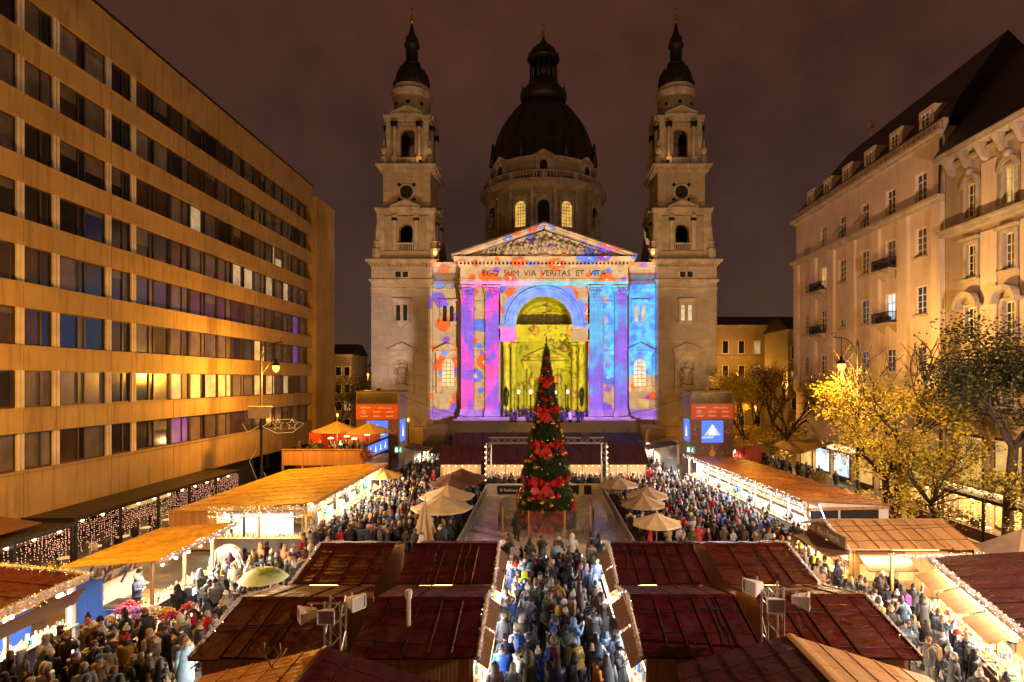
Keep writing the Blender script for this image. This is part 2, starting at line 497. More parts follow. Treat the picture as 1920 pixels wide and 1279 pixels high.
# ---- facade walls
for s in (-1, 1):
    w = MB(); xa, xb = sorted((s*17.9, s*27.6))
    w.box(xa, xb, 0, 12, 0, 30.0)
    w.build('facade_wall', ST, bas)
    t = MB(); moulding(t, xa, xb, 0, 30.0, 30.75, .75, 12); moulding(t, xa, xb, 0, 27.1, 27.6, .32, 11.9); moulding(t, xa, xb, 0, 26.05, 26.3, .14, 11.8); moulding(t, xa, xb, 0, 5.3, 5.8, .25, 11.7)
    t.box(xa-.3, xb+.3, -.3, 11.6, 0, 5.3)
    for k in range(24): xx = xa+.1+k*(xb-xa-.2)/23; t.box(xx-.1, xx+.1, -.55, 0, 29.6, 29.98)
    build_split(t, 'cornice', TR, bas)
    u = s*22.7
    church_window(u, 0, 21.0, 23.55, .95, 'shade_dark' if s < 0 else 'church_window_pale', 'twin')
    church_window(u, 0, 10.5, 14.9, 1.05, 'sculpture_stone', 'niche')
    a = MB()
    a.box(u-1.3, u+1.3, -.12, 0, 27.75, 29.0)
    o = a.build('attic_window', TR, bas)
    MB().box(u-1.0, u-.15, -.16, -.13, 27.95, 28.8).box(u+.15, u+1.0, -.16, -.13, 27.95, 28.8).build('pane', 'shade_dark', o)
    # inner bay
    w = MB(); xa, xb = sorted((s*12.9, s*17.88)); w.box(xa, xb, .7, 12, 0, 30.2); w.build('facade_wall', ST, bas)
    t = MB(); moulding(t, xa, xb, .7, 29.7, 30.4, .5, 11.5); moulding(t, xa, xb, .7, 27.05, 27.5, .25, 11.4); moulding(t, xa, xb, .7, 26.0, 26.25, .14, 11.3); t.box(xa, xb, .3, 11, 0, 5.75)
    build_split(t, 'cornice', TR, bas)
    u = s*15.4
    church_window(u, .7, 20.9, 23.5, .95, 'shade_dark' if s < 0 else 'church_window_pale', 'twin')
    church_window(u, .7, 10.5, 14.9, 1.0, 'church_window_pale', 'lit')
    MB().box(u-1.5, u+1.5, .58, .7, 6.9, 8.6).build('relief_panel', TR, bas)

# ---- portal block
PY = -1.2
pw = MB()
arch_wall(pw, -7.3, 7.3, 17.6, 26.4, 4.4, 20.3, 20.3, PY+.3, 0, 20, 5.5)
for s in (-1, 1):
    xa, xb = sorted((s*6.95, s*13.1)); pw.box(xa, xb, PY+.3, 8, 5.8, 26.4)
    xa, xb = sorted((s*4.4, s*6.95)); pw.box(xa, xb, PY+.302, 4.5, 17.6, 20.3)
pw.build('facade_wall', ST, bas)
b = MB(); b.box(-7, 7, 4.6, 5.2, 5.8, 27)            # back wall of the porch
b.build('porch_wall', ST, bas)
MB().box(-13.4, 13.4, -3.4, 4.6, 5.2, 5.8).build('porch_floor', TR, bas)
a = MB()                                              # archivolt rings
def ring(m, r0, r1, y0, y1, zc, n=24, a0=0, a1=pi):
    for i in range(n):
        t0, t1 = a0+(a1-a0)*i/n, a0+(a1-a0)*(i+1)/n
        P = [(r*cos(t), r*sin(t)+zc) for r, t in ((r0, t0), (r1, t0), (r1, t1), (r0, t1))]
        m.raw([(x, y0, z) for x, z in P]+[(x, y1, z) for x, z in P], [(0,1,2,3),(7,6,5,4),(0,4,5,1),(1,5,6,2),(2,6,7,3),(3,7,4,0)])
ring(a, 4.45, 5.0, PY+.05, PY+.3, 20.3); ring(a, 5.03, 5.7, PY+.12, PY+.3, 20.3); ring(a, 5.73, 6.1, PY-.02, PY+.3, 20.3)
a.build('archivolt', TR, bas)
MB().prism_y([(-.45, 24.6), (.45, 24.6), (.65, 26.3), (-.65, 26.3)], PY-.3, PY+.3).build('keystone', TR, bas)
for s in (-1, 1):                                     # impost entablatures, piers and columns of the porch
    m = MB(); xa, xb = sorted((s*4.2, s*7.05))
    moulding(m, xa, xb, PY+.28, 19.6, 20.3, .3, 4.4); moulding(m, xa, xb, PY+.28, 17.6, 17.9, .12, 4.3)
    m.build('impost', TR, bas)
    for u, y, r in ((s*5.95, PY+.9, .55), (s*4.95, PY+2.6, .5), (s*4.95, 2.9, .5)):
        c = MB(); c.lathe([(r*1.3, 5.8), (r*1.3, 6.3), (r*1.05, 6.45), (r, 6.6), (r*.86, 16.7), (r*.95, 16.8), (r*1.25, 17.4), (r*1.35, 17.6)], (u, y, 0), 16)
        c.build('column', TR, bas, True)
    q = MB(); q.lathe([(.05, 0), (.28, .5), (.34, 1.6), (.42, 1.7), (.42, 2.6), (.2, 3.0), (.04, 3.3)], (s*5.95, PY+.05, 7.2), 8)
    q.build('wall_lantern', 'dark_metal', bas)
for s in (-1, 1):
    for u, w in ((12.1, 1.95), (8.2, 2.1)):
        u *= s
        p = MB(); p.box(u-w/2, u+w/2, PY-.25, PY+.28, 6.9, 24.4)
        for k in range(6): xx = u-w/2+w*(k+.5)/6; p.box(xx-.09, xx+.09, PY-.33, PY-.24, 7.2, 24.1)
        o = p.build('pilaster', ST, bas)
        c = MB(); c.prism_y([(u-w/2, 24.4), (u+w/2, 24.4), (u+w/2+.3, 26.1), (u-w/2-.3, 26.1)], PY-.4, PY+.28); c.box(u-w/2-.4, u+w/2+.4, PY-.5, PY+.28, 26.1, 26.4)
        for row in range(3):
            for k in range(7):
                xx = u-w/2+w*(k+.5+.3*(row % 2))/7.3
                c.obox((xx, PY-.46-.08*row, 24.75+row*.5), .2, .14, .46, rx=.35)
        c.build('capital', 'sculpture_stone', o)
        MB().box(u-w/2-.2, u+w/2+.2, PY-.45, PY+.27, 5.8, 6.5).box(u-w/2-.1, u+w/2+.1, PY-.35, PY+.27, 6.5, 6.9).build('plinth', TR, o)
    # niche strips between the pilasters
    u = s*10.2
    n = MB()
    for z0, z1 in ((7.2, 15.2), (16.6, 24.0)):
        n.box(u-.75, u+.75, PY+.12, PY+.3, z1-.15, z1); n.box(u-.75, u+.75, PY+.12, PY+.3, z0, z0+.15); n.box(u-.75, u-.6, PY+.12, PY+.3, z0+.15, z1-.15); n.box(u+.6, u+.75, PY+.12, PY+.3, z0+.15, z1-.15)
    n.box(u-.9, u+.9, PY+.05, PY+.3, 15.6, 16.1)
    n.build('wall_panel', TR, bas)
# porch back wall: doorcase, tympanum, lunette
d = MB()
d.box(-2.9, -2.2, 4.0, 4.6, 5.8, 13.4); d.box(2.2, 2.9, 4.0, 4.6, 5.8, 13.4); d.box(-3.4, 3.4, 3.8, 4.6, 13.4, 14.4); d.box(-3.7, 3.7, 3.6, 4.6, 14.4, 14.75)
for s in (-1, 1): d.lathe([(.35, 0), (.3, .3), (.27, 7), (.38, 7.6)], (s*2.55, 3.75, 5.8), 10)
pediment_small(d, 0, 4.6, 14.9, 3.3, 1.8, .8)
d.box(-4.3, 4.3, 4.1, 4.6, 18.9, 19.5); d.box(-4.4, 4.4, 3.9, 4.6, 19.5, 19.9)
ring(d, 3.4, 3.9, 4.2, 4.6, 20.0, 18)
o = d.build('doorcase', TR, bas)
MB().box(-1.6, 1.6, 4.3, 4.58, 5.8, 11.6).build('door', 'window_frame_dark', o)
MB().box(-2.1, -1.65, 4.2, 4.59, 5.8, 12).box(1.65, 2.1, 4.2, 4.59, 5.8, 12).box(-2.1, 2.1, 4.2, 4.59, 12, 12.5).build('door_frame', TR, o)
sg = MB(); rn = random.Random(3)
for k in range(9):
    x = (k-4)*.72; z = 20.1
    h = 2.6-abs(k-4)*.32
    sg.merge(statue_mesh(h, k), Matrix.Translation((x, 4.0, z)))
sg.build('lunette_relief', 'sculpture_stone', bas, True)
# main entablature with inscription
e = MB(); e.box(-13.3, 13.3, PY-.15, 8, 26.402, 27.3); e.box(-13.35, 13.35, PY-.2, 8, 27.3, 27.5); e.box(-13.2, 13.2, PY-.05, 8, 27.5, 29.3)
moulding(e, -13.3, 13.3, PY, 29.3, 29.7, .3, 8)
e.box(-14.1, 14.1, PY-1.0, 8, 30.1, 30.5); e.box(-14.4, 14.4, PY-1.25, 8, 30.5, 30.78)
o = e.build('entablature', TR, bas)
dn = MB()
for k in range(45): xx = -13.4+k*26.8/44; dn.box(xx-.14, xx+.14, PY-.55, PY, 29.72, 30.08)
stuff(dn.build('dentil', TR, o))
MB().box(-9.0, 9.0, PY-.12, PY-.06, 27.6, 29.15).build('inscription_panel', ST, o)
mat('bronze_letters', (.16, .07, .03), .4, .6, var=.2)
link('inscription', text_mesh('EGO  SUM  VIA  VERITAS  ET  VITA', 1.28, .04, 'bronze_letters'), o, (0, PY-.15, 27.92), rot=(pi/2, 0, 0))
# pediment
p = MB(); p.prism_y([(-13.2, 30.78), (13.2, 30.78), (0, 35.1)], PY+.1, 9)
o = p.build('pediment', ST, bas)
rk = MB(); AN = atan2(5.0, 14.4); L = hypot(14.6, 5.1)
for s in (-1, 1):
    rk.obox((s*7.25, 3.6, 33.55), L, 11.6, .38, ry=s*AN); rk.obox((s*7.1, 3.4, 33.15), L-.8, 10.4, .34, ry=s*AN)
rk.build('raking_cornice', TR, o)
sc = MB(); rn = random.Random(11)
for k in range(23):
    x = (k-11)*.88; lim = (1-abs(x)/13.2)*4.2
    h = max(.5, lim*rn.uniform(.72, .92))
    M = Matrix.Translation((x, PY-.3+rn.uniform(-.15, .1), 30.8)) @ Matrix.Rotation(rn.uniform(-.25, .25), 4, 'Y') @ Matrix.Diagonal((1.25, 1.1, 1, 1))
    sc.merge(statue_mesh(h, k), M)
    if lim > 1.6:
        M = Matrix.Translation((x+.4, PY-.05, 30.8+lim*.25)) @ Matrix.Rotation(rn.uniform(-.5, .5), 4, 'Y')
        sc.merge(statue_mesh(h*.6, k+50), M)
sc.build('tympanum_sculpture', 'sculpture_stone', o, True)
# nave block and roof behind
nv = MB(); nv.box(-17, 17, 12, 62, 0, 30.0); nv.build('nave', TS, bas)
MB().prism_y([(-14, 30.3), (14, 30.3), (0, 34.5)], 9.1, 24).build('nave_roof', 'dark_copper', bas)
# outside stairs
st = MB()
for k in range(24): st.box(-14-.12*k, 14+.12*k, -3.4-.42*(k+1), -3.4-.42*k+.02*0, 0, 5.8-.235*(k+1)+.0)
st.box(-13.9, 13.9, -3.4, -1.2, 0, 5.2)
st.build('stairs', 'grey_render', bas)
for s in (-1, 1): MB().box(*sorted((s*17.3, s*27.9)), -2.6, -.35, 0, 4.2).build('terrace_wall', 'ochre_render', bas)
for s in (-1, 1): MB().box(*sorted((s*14.4, s*17.2)), -10.5, -.35, 0, 4.6).build('stair_cheek', 'ochre_render', bas)

# ---- bell towers
def clock_face(parent, c):
    k = MB(); k.lathe([(1.32, 0), (1.32, .2), (1.08, .24), (1.08, .12)], (0, 0, 0), 28)
    o = link('clock', k.mesh('clock', 'pale_trim'), parent, c, rot=(pi/2, 0, 0))
    f = MB(); f.lathe([(1.06, .06), (1.06, .14)], (0, 0, 0), 28); f.build('clock_dial', 'black', o)
    n = MB()
    for i in range(12):
        a = i*pi/6; n.obox((.86*cos(a), .86*sin(a), .16), .26 if i % 3 else .32, .07, .03, rz=a)
    n.obox((-.26, -.10, .18), .62, .07, .03, rz=.35); n.obox((.12, -.34, .2), .8, .05, .03, rz=-1.2)
    n.build('clock_hands', 'gilding', o)
    q = MB()
    for sx in (-1, 1):
        for sy in (-1, 1): q.lathe([(.3, 0), (.24, .14), (.01, .16)], (sx*1.2, sy*1.2, 0), 8)
    stuff(q.build('clock_rosette', 'dark_metal', o))

def four(fn):
    """repeat a face builder on the four sides of a square tower"""
    out = MB()
    for k in range(4):
        m = MB(); fn(m, k); out.merge(m, Matrix.Rotation(k*pi/2, 4, 'Z'))
    return out
def square(m, h, z0, z1): m.box(-h, h, -h, h, z0, z1)
def tower_geometry(tw):
    h1, h2, h3 = 4.45, 3.8, 3.35
    w = MB()
    square(w, h1+.25, 30.76, 32.2)
    def f1(m, k):
        arch_wall(m, -h1, h1, 32.2, 38.0, 1.12, 32.4, 35.6, -h1, 0, 12, 1.2)
    w.merge(four(f1)); square(w, h1, 37.9, 38.0)
    square(w, h2, 39.1, 45.2)
    square(w, h3+.1, 46.2, 47.6)
    def f3(m, k):
        arch_wall(m, -h3, h3, 47.6, 53.5, 1.2, 47.8, 51.4, -h3, 0, 12, .9)
    w.merge(four(f3)); square(w, h3, 53.4, 53.5)
    w.lathe([(3.3, 54.4), (2.95, 54.6), (2.95, 58.6)], (0, 0, 0), 24)
    t = w.build('bell_tower', TS, bas, loc=(tw, 4.9, 0))
    c = MB()
    for h, z0, z1, o in ((h1, 38.0, 39.05, .45), (h2, 45.2, 46.2, 1.0), (h3, 53.5, 54.4, .5)):
        square(c, h+o*.35, z0, z0+(z1-z0)*.45); square(c, h+o*.75, z0+(z1-z0)*.45, z0+(z1-z0)*.75); square(c, h+o, z0+(z1-z0)*.75, z1)
    def br(m, k):
        for i in range(11): x = -h2-.2+i*(2*h2+.4)/10; m.box(x-.13, x+.13, -h2-.62, -h2, 45.25, 45.62)
        for i in range(9): x = -h3+i*(2*h3)/8; m.box(x-.12, x+.12, -h3-.35, -h3, 53.55, 53.85)
        pediment_small(m, 0, -h1-.18, 38.95, 2.4, 1.3, .5); pediment_small(m, 0, -h3-.2, 54.35, 2.6, 1.45, .55)
    c.merge(four(br))
    c.lathe([(2.95, 58.3), (3.25, 58.6), (3.45, 59.3), (3.1, 59.6), (3.15, 60.2), (2.8, 60.3)], (0, 0, 0), 24)
    c.lathe([(2.96, 55.4), (3.06, 55.5), (2.96, 55.6)], (0, 0, 0), 24, cap=False)
    build_split(c, 'cornice', TR, t)
    p = MB()
    def pil(m, k):
        for u in (-1.75, 1.75):
            m.box(u-.3, u+.3, -h1-.3, -h1, 32.3, 37.3); m.box(u-.4, u+.4, -h1-.38, -h1, 37.3, 38.0)
        for u in (-3.9, 3.9): m.box(u-.55, u+.55, -h1-.2, -h1, 32.2, 38.0)
        for u in (-2.0, 2.0):
            m.lathe([(.34, 47.6), (.3, 47.9), (.27, 52.4), (.42, 53.2), (.42, 53.5)], (u, -h3-.35, 0), 8)
            m.box(u-.45, u+.45, -h3-.7, -h3, 46.2, 47.6)
        for u in (-3.05, 3.05): m.box(u-.3, u+.3, -h3-.12, -h3, 47.6, 53.5)
    p.merge(four(pil)); stuff(p.build('pilaster', TR, t))
    cp = MB()
    def capi(m, k):
        for u in (-1.75, 1.75): m.box(u-.42, u+.42, -h1-.42, -h1, 37.05, 37.5)
        for u in (-2.0, 2.0): m.box(u-.45, u+.45, -h3-.8, -h3, 52.5, 53.3)
    cp.merge(four(capi)); stuff(cp.build('capital', 'dark_metal', t))
    b = MB()
    def bal(m, k):
        m.box(-1.4, 1.4, -h1-.35, -h1-.1, 33.3, 33.5); m.box(-1.5, 1.5, -h3-.5, -h3-.25, 47.3, 47.5)
        for i in range(8): x = -1.2+i*2.4/7; m.box(x-.08, x+.08, -h1-.3, -h1-.14, 32.2, 33.3); m.box(x-.08, x+.08, -h3-.46, -h3-.3, 46.3, 47.3)
    b.merge(four(bal)); stuff(b.build('balustrade', TR, t))
    ob = MB()
    for sx in (-1, 1):
        for sy in (-1, 1):
            ob.lathe([(.75, 30.8), (.75, 32.5), (.5, 32.6), (.42, 33.6), (.52, 33.7), (.3, 33.9), (.1, 36.2), (.01, 36.6)], (sx*(h1+.15), sy*(h1+.15), 0), 8)
            ob.lathe([(.5, 46.2), (.5, 47.6), (.2, 47.8), (.5, 48.6), (.45, 49.0), (.15, 49.4), (.1, 50.2), (.01, 50.5)], (sx*(h3+.35), sy*(h3+.35), 0), 8)
    stuff(ob.build('corner_urn', TR, t))
    ho = MB()
    for k in range(8):
        a = k*pi/4-pi/2; ho.obox((2.95*cos(a), 2.95*sin(a), 57.0), .12, .5, .55, rz=a)
    stuff(ho.build('round_window', 'shade_dark', t))
    d = MB()
    d.lathe([(2.75, 60.3), (2.85, 61.2), (2.55, 62.6), (1.9, 63.6), (1.25, 64.1), (1.45, 64.3), (1.45, 64.6), (.95, 64.7), (.85, 67.2), (1.25, 67.5), (1.3, 67.8), (1.1, 68.3), (1.0, 69.0), (.55, 69.6), (.42, 70.2), (.3, 70.8), (.12, 71.6)], (0, 0, 0), 20)
    for k in range(8):
        a = k*pi/4; d.tube([(2.85*cos(a), 2.85*sin(a), 60.4), (2.95*cos(a), 2.95*sin(a), 61.2), (2.62*cos(a), 2.62*sin(a), 62.6), (1.95*cos(a), 1.95*sin(a), 63.65), (1.2*cos(a), 1.2*sin(a), 64.2)], .1, 5)
    for k in range(8): a = (k+.5)*pi/4; d.lathe([(.2, 0), (.25, .5), (.02, 1.1)], (2.9*cos(a), 2.9*sin(a), 60.3), 6)
    d.build('tower_dome', 'dark_copper', t, True)
    l = MB()
    for k in range(8): a = (k+.5)*pi/4; l.obox((.92*cos(a), .92*sin(a), 66), .12, .32, 1.9, rz=a)
    stuff(l.build('lantern_opening', 'shade_dark', t))
    g = MB(); g.lathe([(1.25, 64.2), (1.3, 64.32), (1.2, 64.4)], (0, 0, 0), 16); g.lathe([(.1, 71.4), (.32, 71.8), (.32, 72.1), (.08, 72.5), (.18, 72.9), (.05, 73.2), (.04, 74.6)], (0, 0, 0), 8); g.obox((0, 0, 74.0), .7, .08, .1)
    g.build('finial', 'gilding', t)
    clock_face(t, (0, -h2-.02, 41.9))
    return t
for tw in (-22.2, 22.2): tower_geometry(tw)

# ---- drum and dome
DC = (0, 36.0, 0)
dr = MB(); RD = 12.4
dr.lathe([(13.6, 30), (13.6, 40.5), (12.9, 40.8), (RD, 41.0), (RD, 50.4)], (0,0,0), 48)
for k in range(8):                                   # projecting corner bays of the drum
    a = (-pi/2-.9, -pi/2+.9, pi/2-.9, pi/2+.9)[k % 4]
    if k < 4: dr.obox((12.2*cos(a), 12.2*sin(a), 45.6), 2.4, 4.6, 9.6, rz=a)
dr.lathe([(11.2, 53.4), (11.2, 56.6)], (0,0,0), 48)
drum = dr.build('drum', TS, bas, loc=DC)
c = MB()
c.lathe([(12.5, 50.0), (13.1, 50.4), (13.4, 50.9), (14.0, 51.4), (14.0, 51.8), (13.0, 51.85)], (0,0,0), 48)
c.lathe([(13.7, 40.3), (14.1, 40.5), (14.1, 40.9), (13.2, 41.0)], (0,0,0), 48)
c.lathe([(11.2, 56.3), (11.7, 56.6), (11.9, 57.0), (11.2, 57.1)], (0,0,0), 48)
build_split(c, 'cornice', TR, drum)
pl = MB()
for da in (.185, .56, 1.28, 1.52):
    for s in (-1, 1):
        a = -pi/2+s*da; pl.obox((12.5*cos(a), 12.5*sin(a), 45.6), .6, .75, 9.4, rz=a)
        if da < 1: a = -pi/2+s*.9; dx = 2.0*(1 if da < .3 else -1); pl.obox((13.4*cos(a)-dx*sin(a), 13.4*sin(a)+dx*cos(a), 45.6), .4, .6, 9.4, rz=a)
stuff(pl.build('pilaster', TR, drum))
bl = MB()
for k in range(120):
    a = k*2*pi/120
    if sin(a) > .45: continue
    if k % 10 == 0: bl.obox((13.0*cos(a), 13.0*sin(a), 52.7), .5, .8, 1.8, rz=a)
    else: bl.obox((13.0*cos(a), 13.0*sin(a), 52.6), .16, .2, 1.3, rz=a)
bl.lathe([(12.75, 53.3), (13.2, 53.3), (13.2, 53.6), (12.75, 53.6)], (0,0,0), 48, cap=False)
bl.lathe([(12.8, 51.85), (13.2, 51.85), (13.2, 52.05), (12.8, 52.05)], (0,0,0), 48, cap=False)
stuff(bl.build('balustrade', TR, drum))
def drum_window(a, pane):
    f = MB(); arch_wall(f, -1.6, 1.6, 41.6, 48.4, 1.18, 42.4, 46.5, -.35, 0, 12, .5)
    f.box(-1.9, 1.9, -.5, 0, 48.4, 48.8)
    o = link('window', f.mesh('window', TR), drum, (12.5*cos(a), 12.5*sin(a), 0), a+pi/2)
    MB().prism_y(arch_poly(1.16, 42.4, 46.5), .02, .06).build('pane', pane, o)
    g = MB()
    for k in range(1, 8): g.box(-1.15, 1.15, -.06, 0, 42.4+k*.66, 42.46+k*.66)
    for k in (-1, 0, 1): g.box(k*.55-.04, k*.55+.04, -.06, 0, 42.4, 47.3)
    g.build('glazing_bar', 'iron', o)
for dk, pane in ((-.38, 'church_window'), (.38, 'church_window'), (0, 'pane_dark')): drum_window(-pi/2+dk, pane)
for s in (-1, 1):
    a = -pi/2+s*.9
    f = MB(); arch_wall(f, -1.5, 1.5, 41.4, 48.4, 1.1, 42, 46.2, -.3, 0, 12, .6); f.box(-1.9, 1.9, -.5, 0, 48.4, 48.8)
    o = link('niche', f.mesh('niche', TR), drum, (13.45*cos(a), 13.45*sin(a), 0), a+pi/2)
    MB().prism_y(arch_poly(1.1, 42, 46.2), -.02, .02).build('recess', 'shade_dark', o)
    link('statue', statue_mesh(4.0, 5).mesh('statue', 'sculpture_stone', True), o, (0, -.35, 42))
at = MB(); ap = MB()
for s in (-1, 0, 1):
    a = -pi/2+s*.88
    m = MB(); m.box(-1.6, 1.6, -.5, .4, 53.6, 56.6); pediment_small(m, 0, .3, 56.6, 2.1, 1.5, 1.0)
    M = Matrix.Translation((11.3*cos(a), 11.3*sin(a), 0)) @ Matrix.Rotation(a+pi/2, 4, 'Z'); at.merge(m, M)
    m = MB(); m.prism_y(arch_poly(.75, 54.2, 55.3, 8), -.56, -.52); ap.merge(m, M)
o = at.build('dormer', TR, drum); ap.build('pane', 'shade_dark', o)
dm = MB()
prof = [(11.5, 57.0), (11.3, 57.8), (11.15, 59.5), (10.75, 62.0), (10.0, 64.6), (8.9, 67.0), (7.5, 69.2), (5.9, 71.0), (4.6, 72.2), (4.4, 72.9), (4.9, 73.3), (4.9, 74.2), (4.0, 74.6)]
dm.lathe(prof, (0,0,0), 48)
for k in range(16):
    a = k*pi/8+pi/16-pi/2
    dm.tube([((r+.06)*cos(a), (r+.06)*sin(a), z) for r, z in prof[:9]], .22, 5)
for k in range(8):
    a = k*pi/4+pi/8-pi/2
    dm.lathe([(.5, 0), (.65, 1.2), (.3, 2.0), (.35, 2.4), (.02, 3.2)], (11.5*cos(a), 11.5*sin(a), 57.1), 8)
    dm.tube([(11.9*cos(a), 11.9*sin(a), 57.1), (11.7*cos(a), 11.7*sin(a), 62)], [.7, .25], 6)
dome = dm.build('dome', 'dark_copper', bas, True, loc=DC)
ln = MB()
ln.lathe([(4.9, 74.2), (5.2, 75.0), (5.1, 75.8), (4.2, 76.6), (3.6, 77.2), (3.2, 77.6), (3.2, 78.2)], (0,0,0), 24)
for k in range(8):
    a = k*pi/4+pi/8
    ln.obox((2.9*cos(a), 2.9*sin(a), 80.4), .55, .6, 4.6, rz=a); ln.lathe([(.15, 0), (.32, .5), (.05, 1.0), (.02, 1.6)], (4.9*cos(a), 4.9*sin(a), 75.6), 6); ln.lathe([(.12, 0), (.22, .4), (.02, 1.4)], (3.4*cos(a), 3.4*sin(a), 83.4), 6)
ln.lathe([(2.2, 78.2), (2.2, 82.6)], (0,0,0), 12)
ln.lathe([(3.2, 82.4), (3.6, 82.8), (3.6, 83.3), (3.1, 83.5), (3.15, 84.4), (2.7, 86.0), (1.7, 87.4), (.9, 88.2), (.8, 88.8), (.4, 89.6), (.22, 90.6)], (0,0,0), 20)
LZ = ((70, 70), (74.2, 72.9), (77.6, 77.2), (82.5, 82.3), (90.6, 87.7), (96, 91.4))
def lz(z):
    for (a, b_), (c_, d_) in zip(LZ[:-1], LZ[1:]):
        if z <= c_: return b_+(z-a)*(d_-b_)/(c_-a)
    return z
ln.v = [(x, y, lz(z)) for x, y, z in ln.v]
o = ln.build('lantern', 'dark_copper', dome, True)
g = MB(); g.lathe([(.2, 90.5), (.45, 91.0), (.4, 91.5), (.12, 91.9), (.3, 92.4), (.06, 92.8), (.05, 95.6)], (0,0,0), 8); g.obox((0, 0, 94.6), 1.0, .1, .12); g.v = [(x, y, lz(z)) for x, y, z in g.v]; g.build('finial', 'gilding', dome)
# ------------------------------------------------------------------ projector: an animated picture thrown on the church front
# The picture is laid out in the plane of the facade, the way a mapped projector is set up on site.
PRJ = Vector((4.3, 57.5, 6.35))
def projector():
    l = bpy.data.lights.new('projector_beam', 'SPOT'); l.energy = PROJ_W; l.spot_size = R(110); l.spot_blend = 0; l.shadow_soft_size = .05
    o = bpy.data.objects.new('projector_beam', l); COL.objects.link(o); o.location = PRJ; o.rotation_euler = (pi/2, 0, 0)
    l.use_nodes = True; t = NT(l.node_tree); em = l.node_tree.nodes['Emission']
    D = (BY-1.2)-PRJ.y
    nx, ny, nz = t.sep(t.new('ShaderNodeTexCoord').outputs['Normal'])[:3]
    dz = t.m('ABSOLUTE', nz)
    u = t.add(t.mul(t.m('DIVIDE', nx, dz), D), PRJ.x-BX)
    z = t.add(t.mul(t.m('DIVIDE', ny, dz), D), PRJ.z)
    au = t.m('ABSOLUTE', u)
    P = t.xyz(u, z, 0)
    big = t.noise(t.xyz(u, z, 3.3), .16, 2)[0]
    fine = t.noise(P, .55, 4)[0]
    warp = t.noise(P, .8, 2)[1]
    wv = t.new('ShaderNodeVectorMath', operation='SCALE'); t.put(wv.inputs[0], warp); wv.inputs['Scale'].default_value = 1.1
    va = t.new('ShaderNodeVectorMath', operation='ADD'); t.put(va.inputs[0], P); t.put(va.inputs[1], wv.outputs[0])
    cream = (.50, .34, .19, 1)
    # painterly blots with ringed spots
    v = t.vor(va.outputs[0], .36, .9)
    dist, ccol, cpos = v[0], v[1], v[2]
    cr, cg, cb = t.sep(ccol)[:3]
    blot = t.lt(dist, t.add(.29, t.mul(cr, .22)))
    bc = t.ramp(cg, [(0, (1, .10, .008)), (.42, (1, .15, .015)), (.43, (.0, .17, 1)), (.65, (.03, .32, 1)), (.66, (.16, .06, .95)), (.85, (.16, .06, .95)), (.86, (.56, .38, .21)), (1, (.56, .38, .21))], 'CONSTANT')
    pat = t.mix(blot, cream, bc)
    outl = t.mul(t.between(dist, t.add(.25, t.mul(cr, .22)), t.add(.29, t.mul(cr, .22))), t.lt(cg, .85))
    pat = t.mix(t.mul(outl, .75), pat, (.14, .05, .12, 1))
    eye = t.mul(t.lt(dist, .15), t.lt(cg, .85))
    pat = t.mix(eye, pat, (.7, .6, .5, 1)); pat = t.mix(t.mul(t.lt(dist, .07), t.lt(cg, .85)), pat, (.08, .05, .1, 1))
    vb = t.vor(t.xyz(t.add(u, 40), t.mul(z, 1.25), 0), .55, 1)
    b2 = t.mul(t.lt(vb[0], t.add(.2, t.mul(fine, .25))), t.gt(t.sep(vb[1])[0], .42))
    c2 = t.ramp(t.sep(vb[1])[1], [(0, (1, .11, .01)), (.5, (1, .16, .02)), (.51, (.0, .2, 1)), (.8, (.02, .3, 1)), (.81, (.2, .05, .9)), (1, (.2, .05, .9))], 'CONSTANT')
    pat = t.mix(t.mul(b2, t.sub(1, blot)), pat, c2)
    sp = t.vor(P, 1.5, 1)
    sm = t.mul(t.lt(sp[0], .17), t.gt(t.sep(sp[1])[0], .62))
    pat = t.mix(sm, pat, t.mix(t.gt(t.sep(sp[1])[1], .5), (.15, .35, 1, 1), (1, .25, .06, 1)))
    # blue wash growing to the right and over the arch
    wash = t.mapr(t.add(t.mul(fine, 9), t.mul(u, .55)), 8.6, 10.2)
    washc = t.mix(t.mapr(t.noise(P, .9, 3)[0], .4, .6), (0, .24, 1.5, 1), (.0, .74, 1.5, 1))
    pat = t.mix(t.mul(wash, t.between(z, 12, 27.2)), pat, washc)
    r = t.m('SQRT', t.add(t.m('POWER', u, 2), t.m('POWER', t.sub(z, 20.3), 2)))
    arcw = t.mul(t.between(r, 4.2, t.add(5.6, t.mul(fine, 2.2))), t.gt(z, 19.8))
    pat = t.mix(t.mul(arcw, .9), pat, t.mix(t.mapr(u, -6, 4), (.08, .36, 1.2, 1), (0, .30, 1.5, 1)))
    # pilaster strips
    strip = t.mul(t.m('MAXIMUM', t.between(au, 11.0, 13.2), t.between(au, 7.1, 9.3)), t.lt(z, 26.6))
    n4 = t.add(t.noise(t.xyz(t.mul(u, 1.3), t.mul(z, .55), 5), .35, 2)[0], t.mul(t.sub(fine, .5), .25))
    sl = t.ramp(n4, [(0, (1, .06, .25)), (.43, (.95, .06, .75)), (.5, (.5, .06, .95)), (.54, (.18, .09, .95)), (1, (.2, .12, 1))])
    sr = t.ramp(t.add(n4, t.mul(t.sub(z, 16), .012)), [(0, (.16, .07, .95)), (.44, (.18, .1, .98)), (.52, (.04, .22, 1)), (.6, (.012, .42, 1)), (1, (.02, .6, 1))])
    pat = t.mix(strip, pat, t.mix(t.gt(u, 0), sl, sr))
    mg = t.mul(t.mul(t.between(z, 17.3, 19.7), t.lt(u, 0)), t.between(au, 4.4, 7.0))
    pat = t.mix(mg, pat, (.95, .2, .95, 1))
    mg2 = t.mul(t.between(z, 26.3, 27.2), t.lt(au, 13.2))
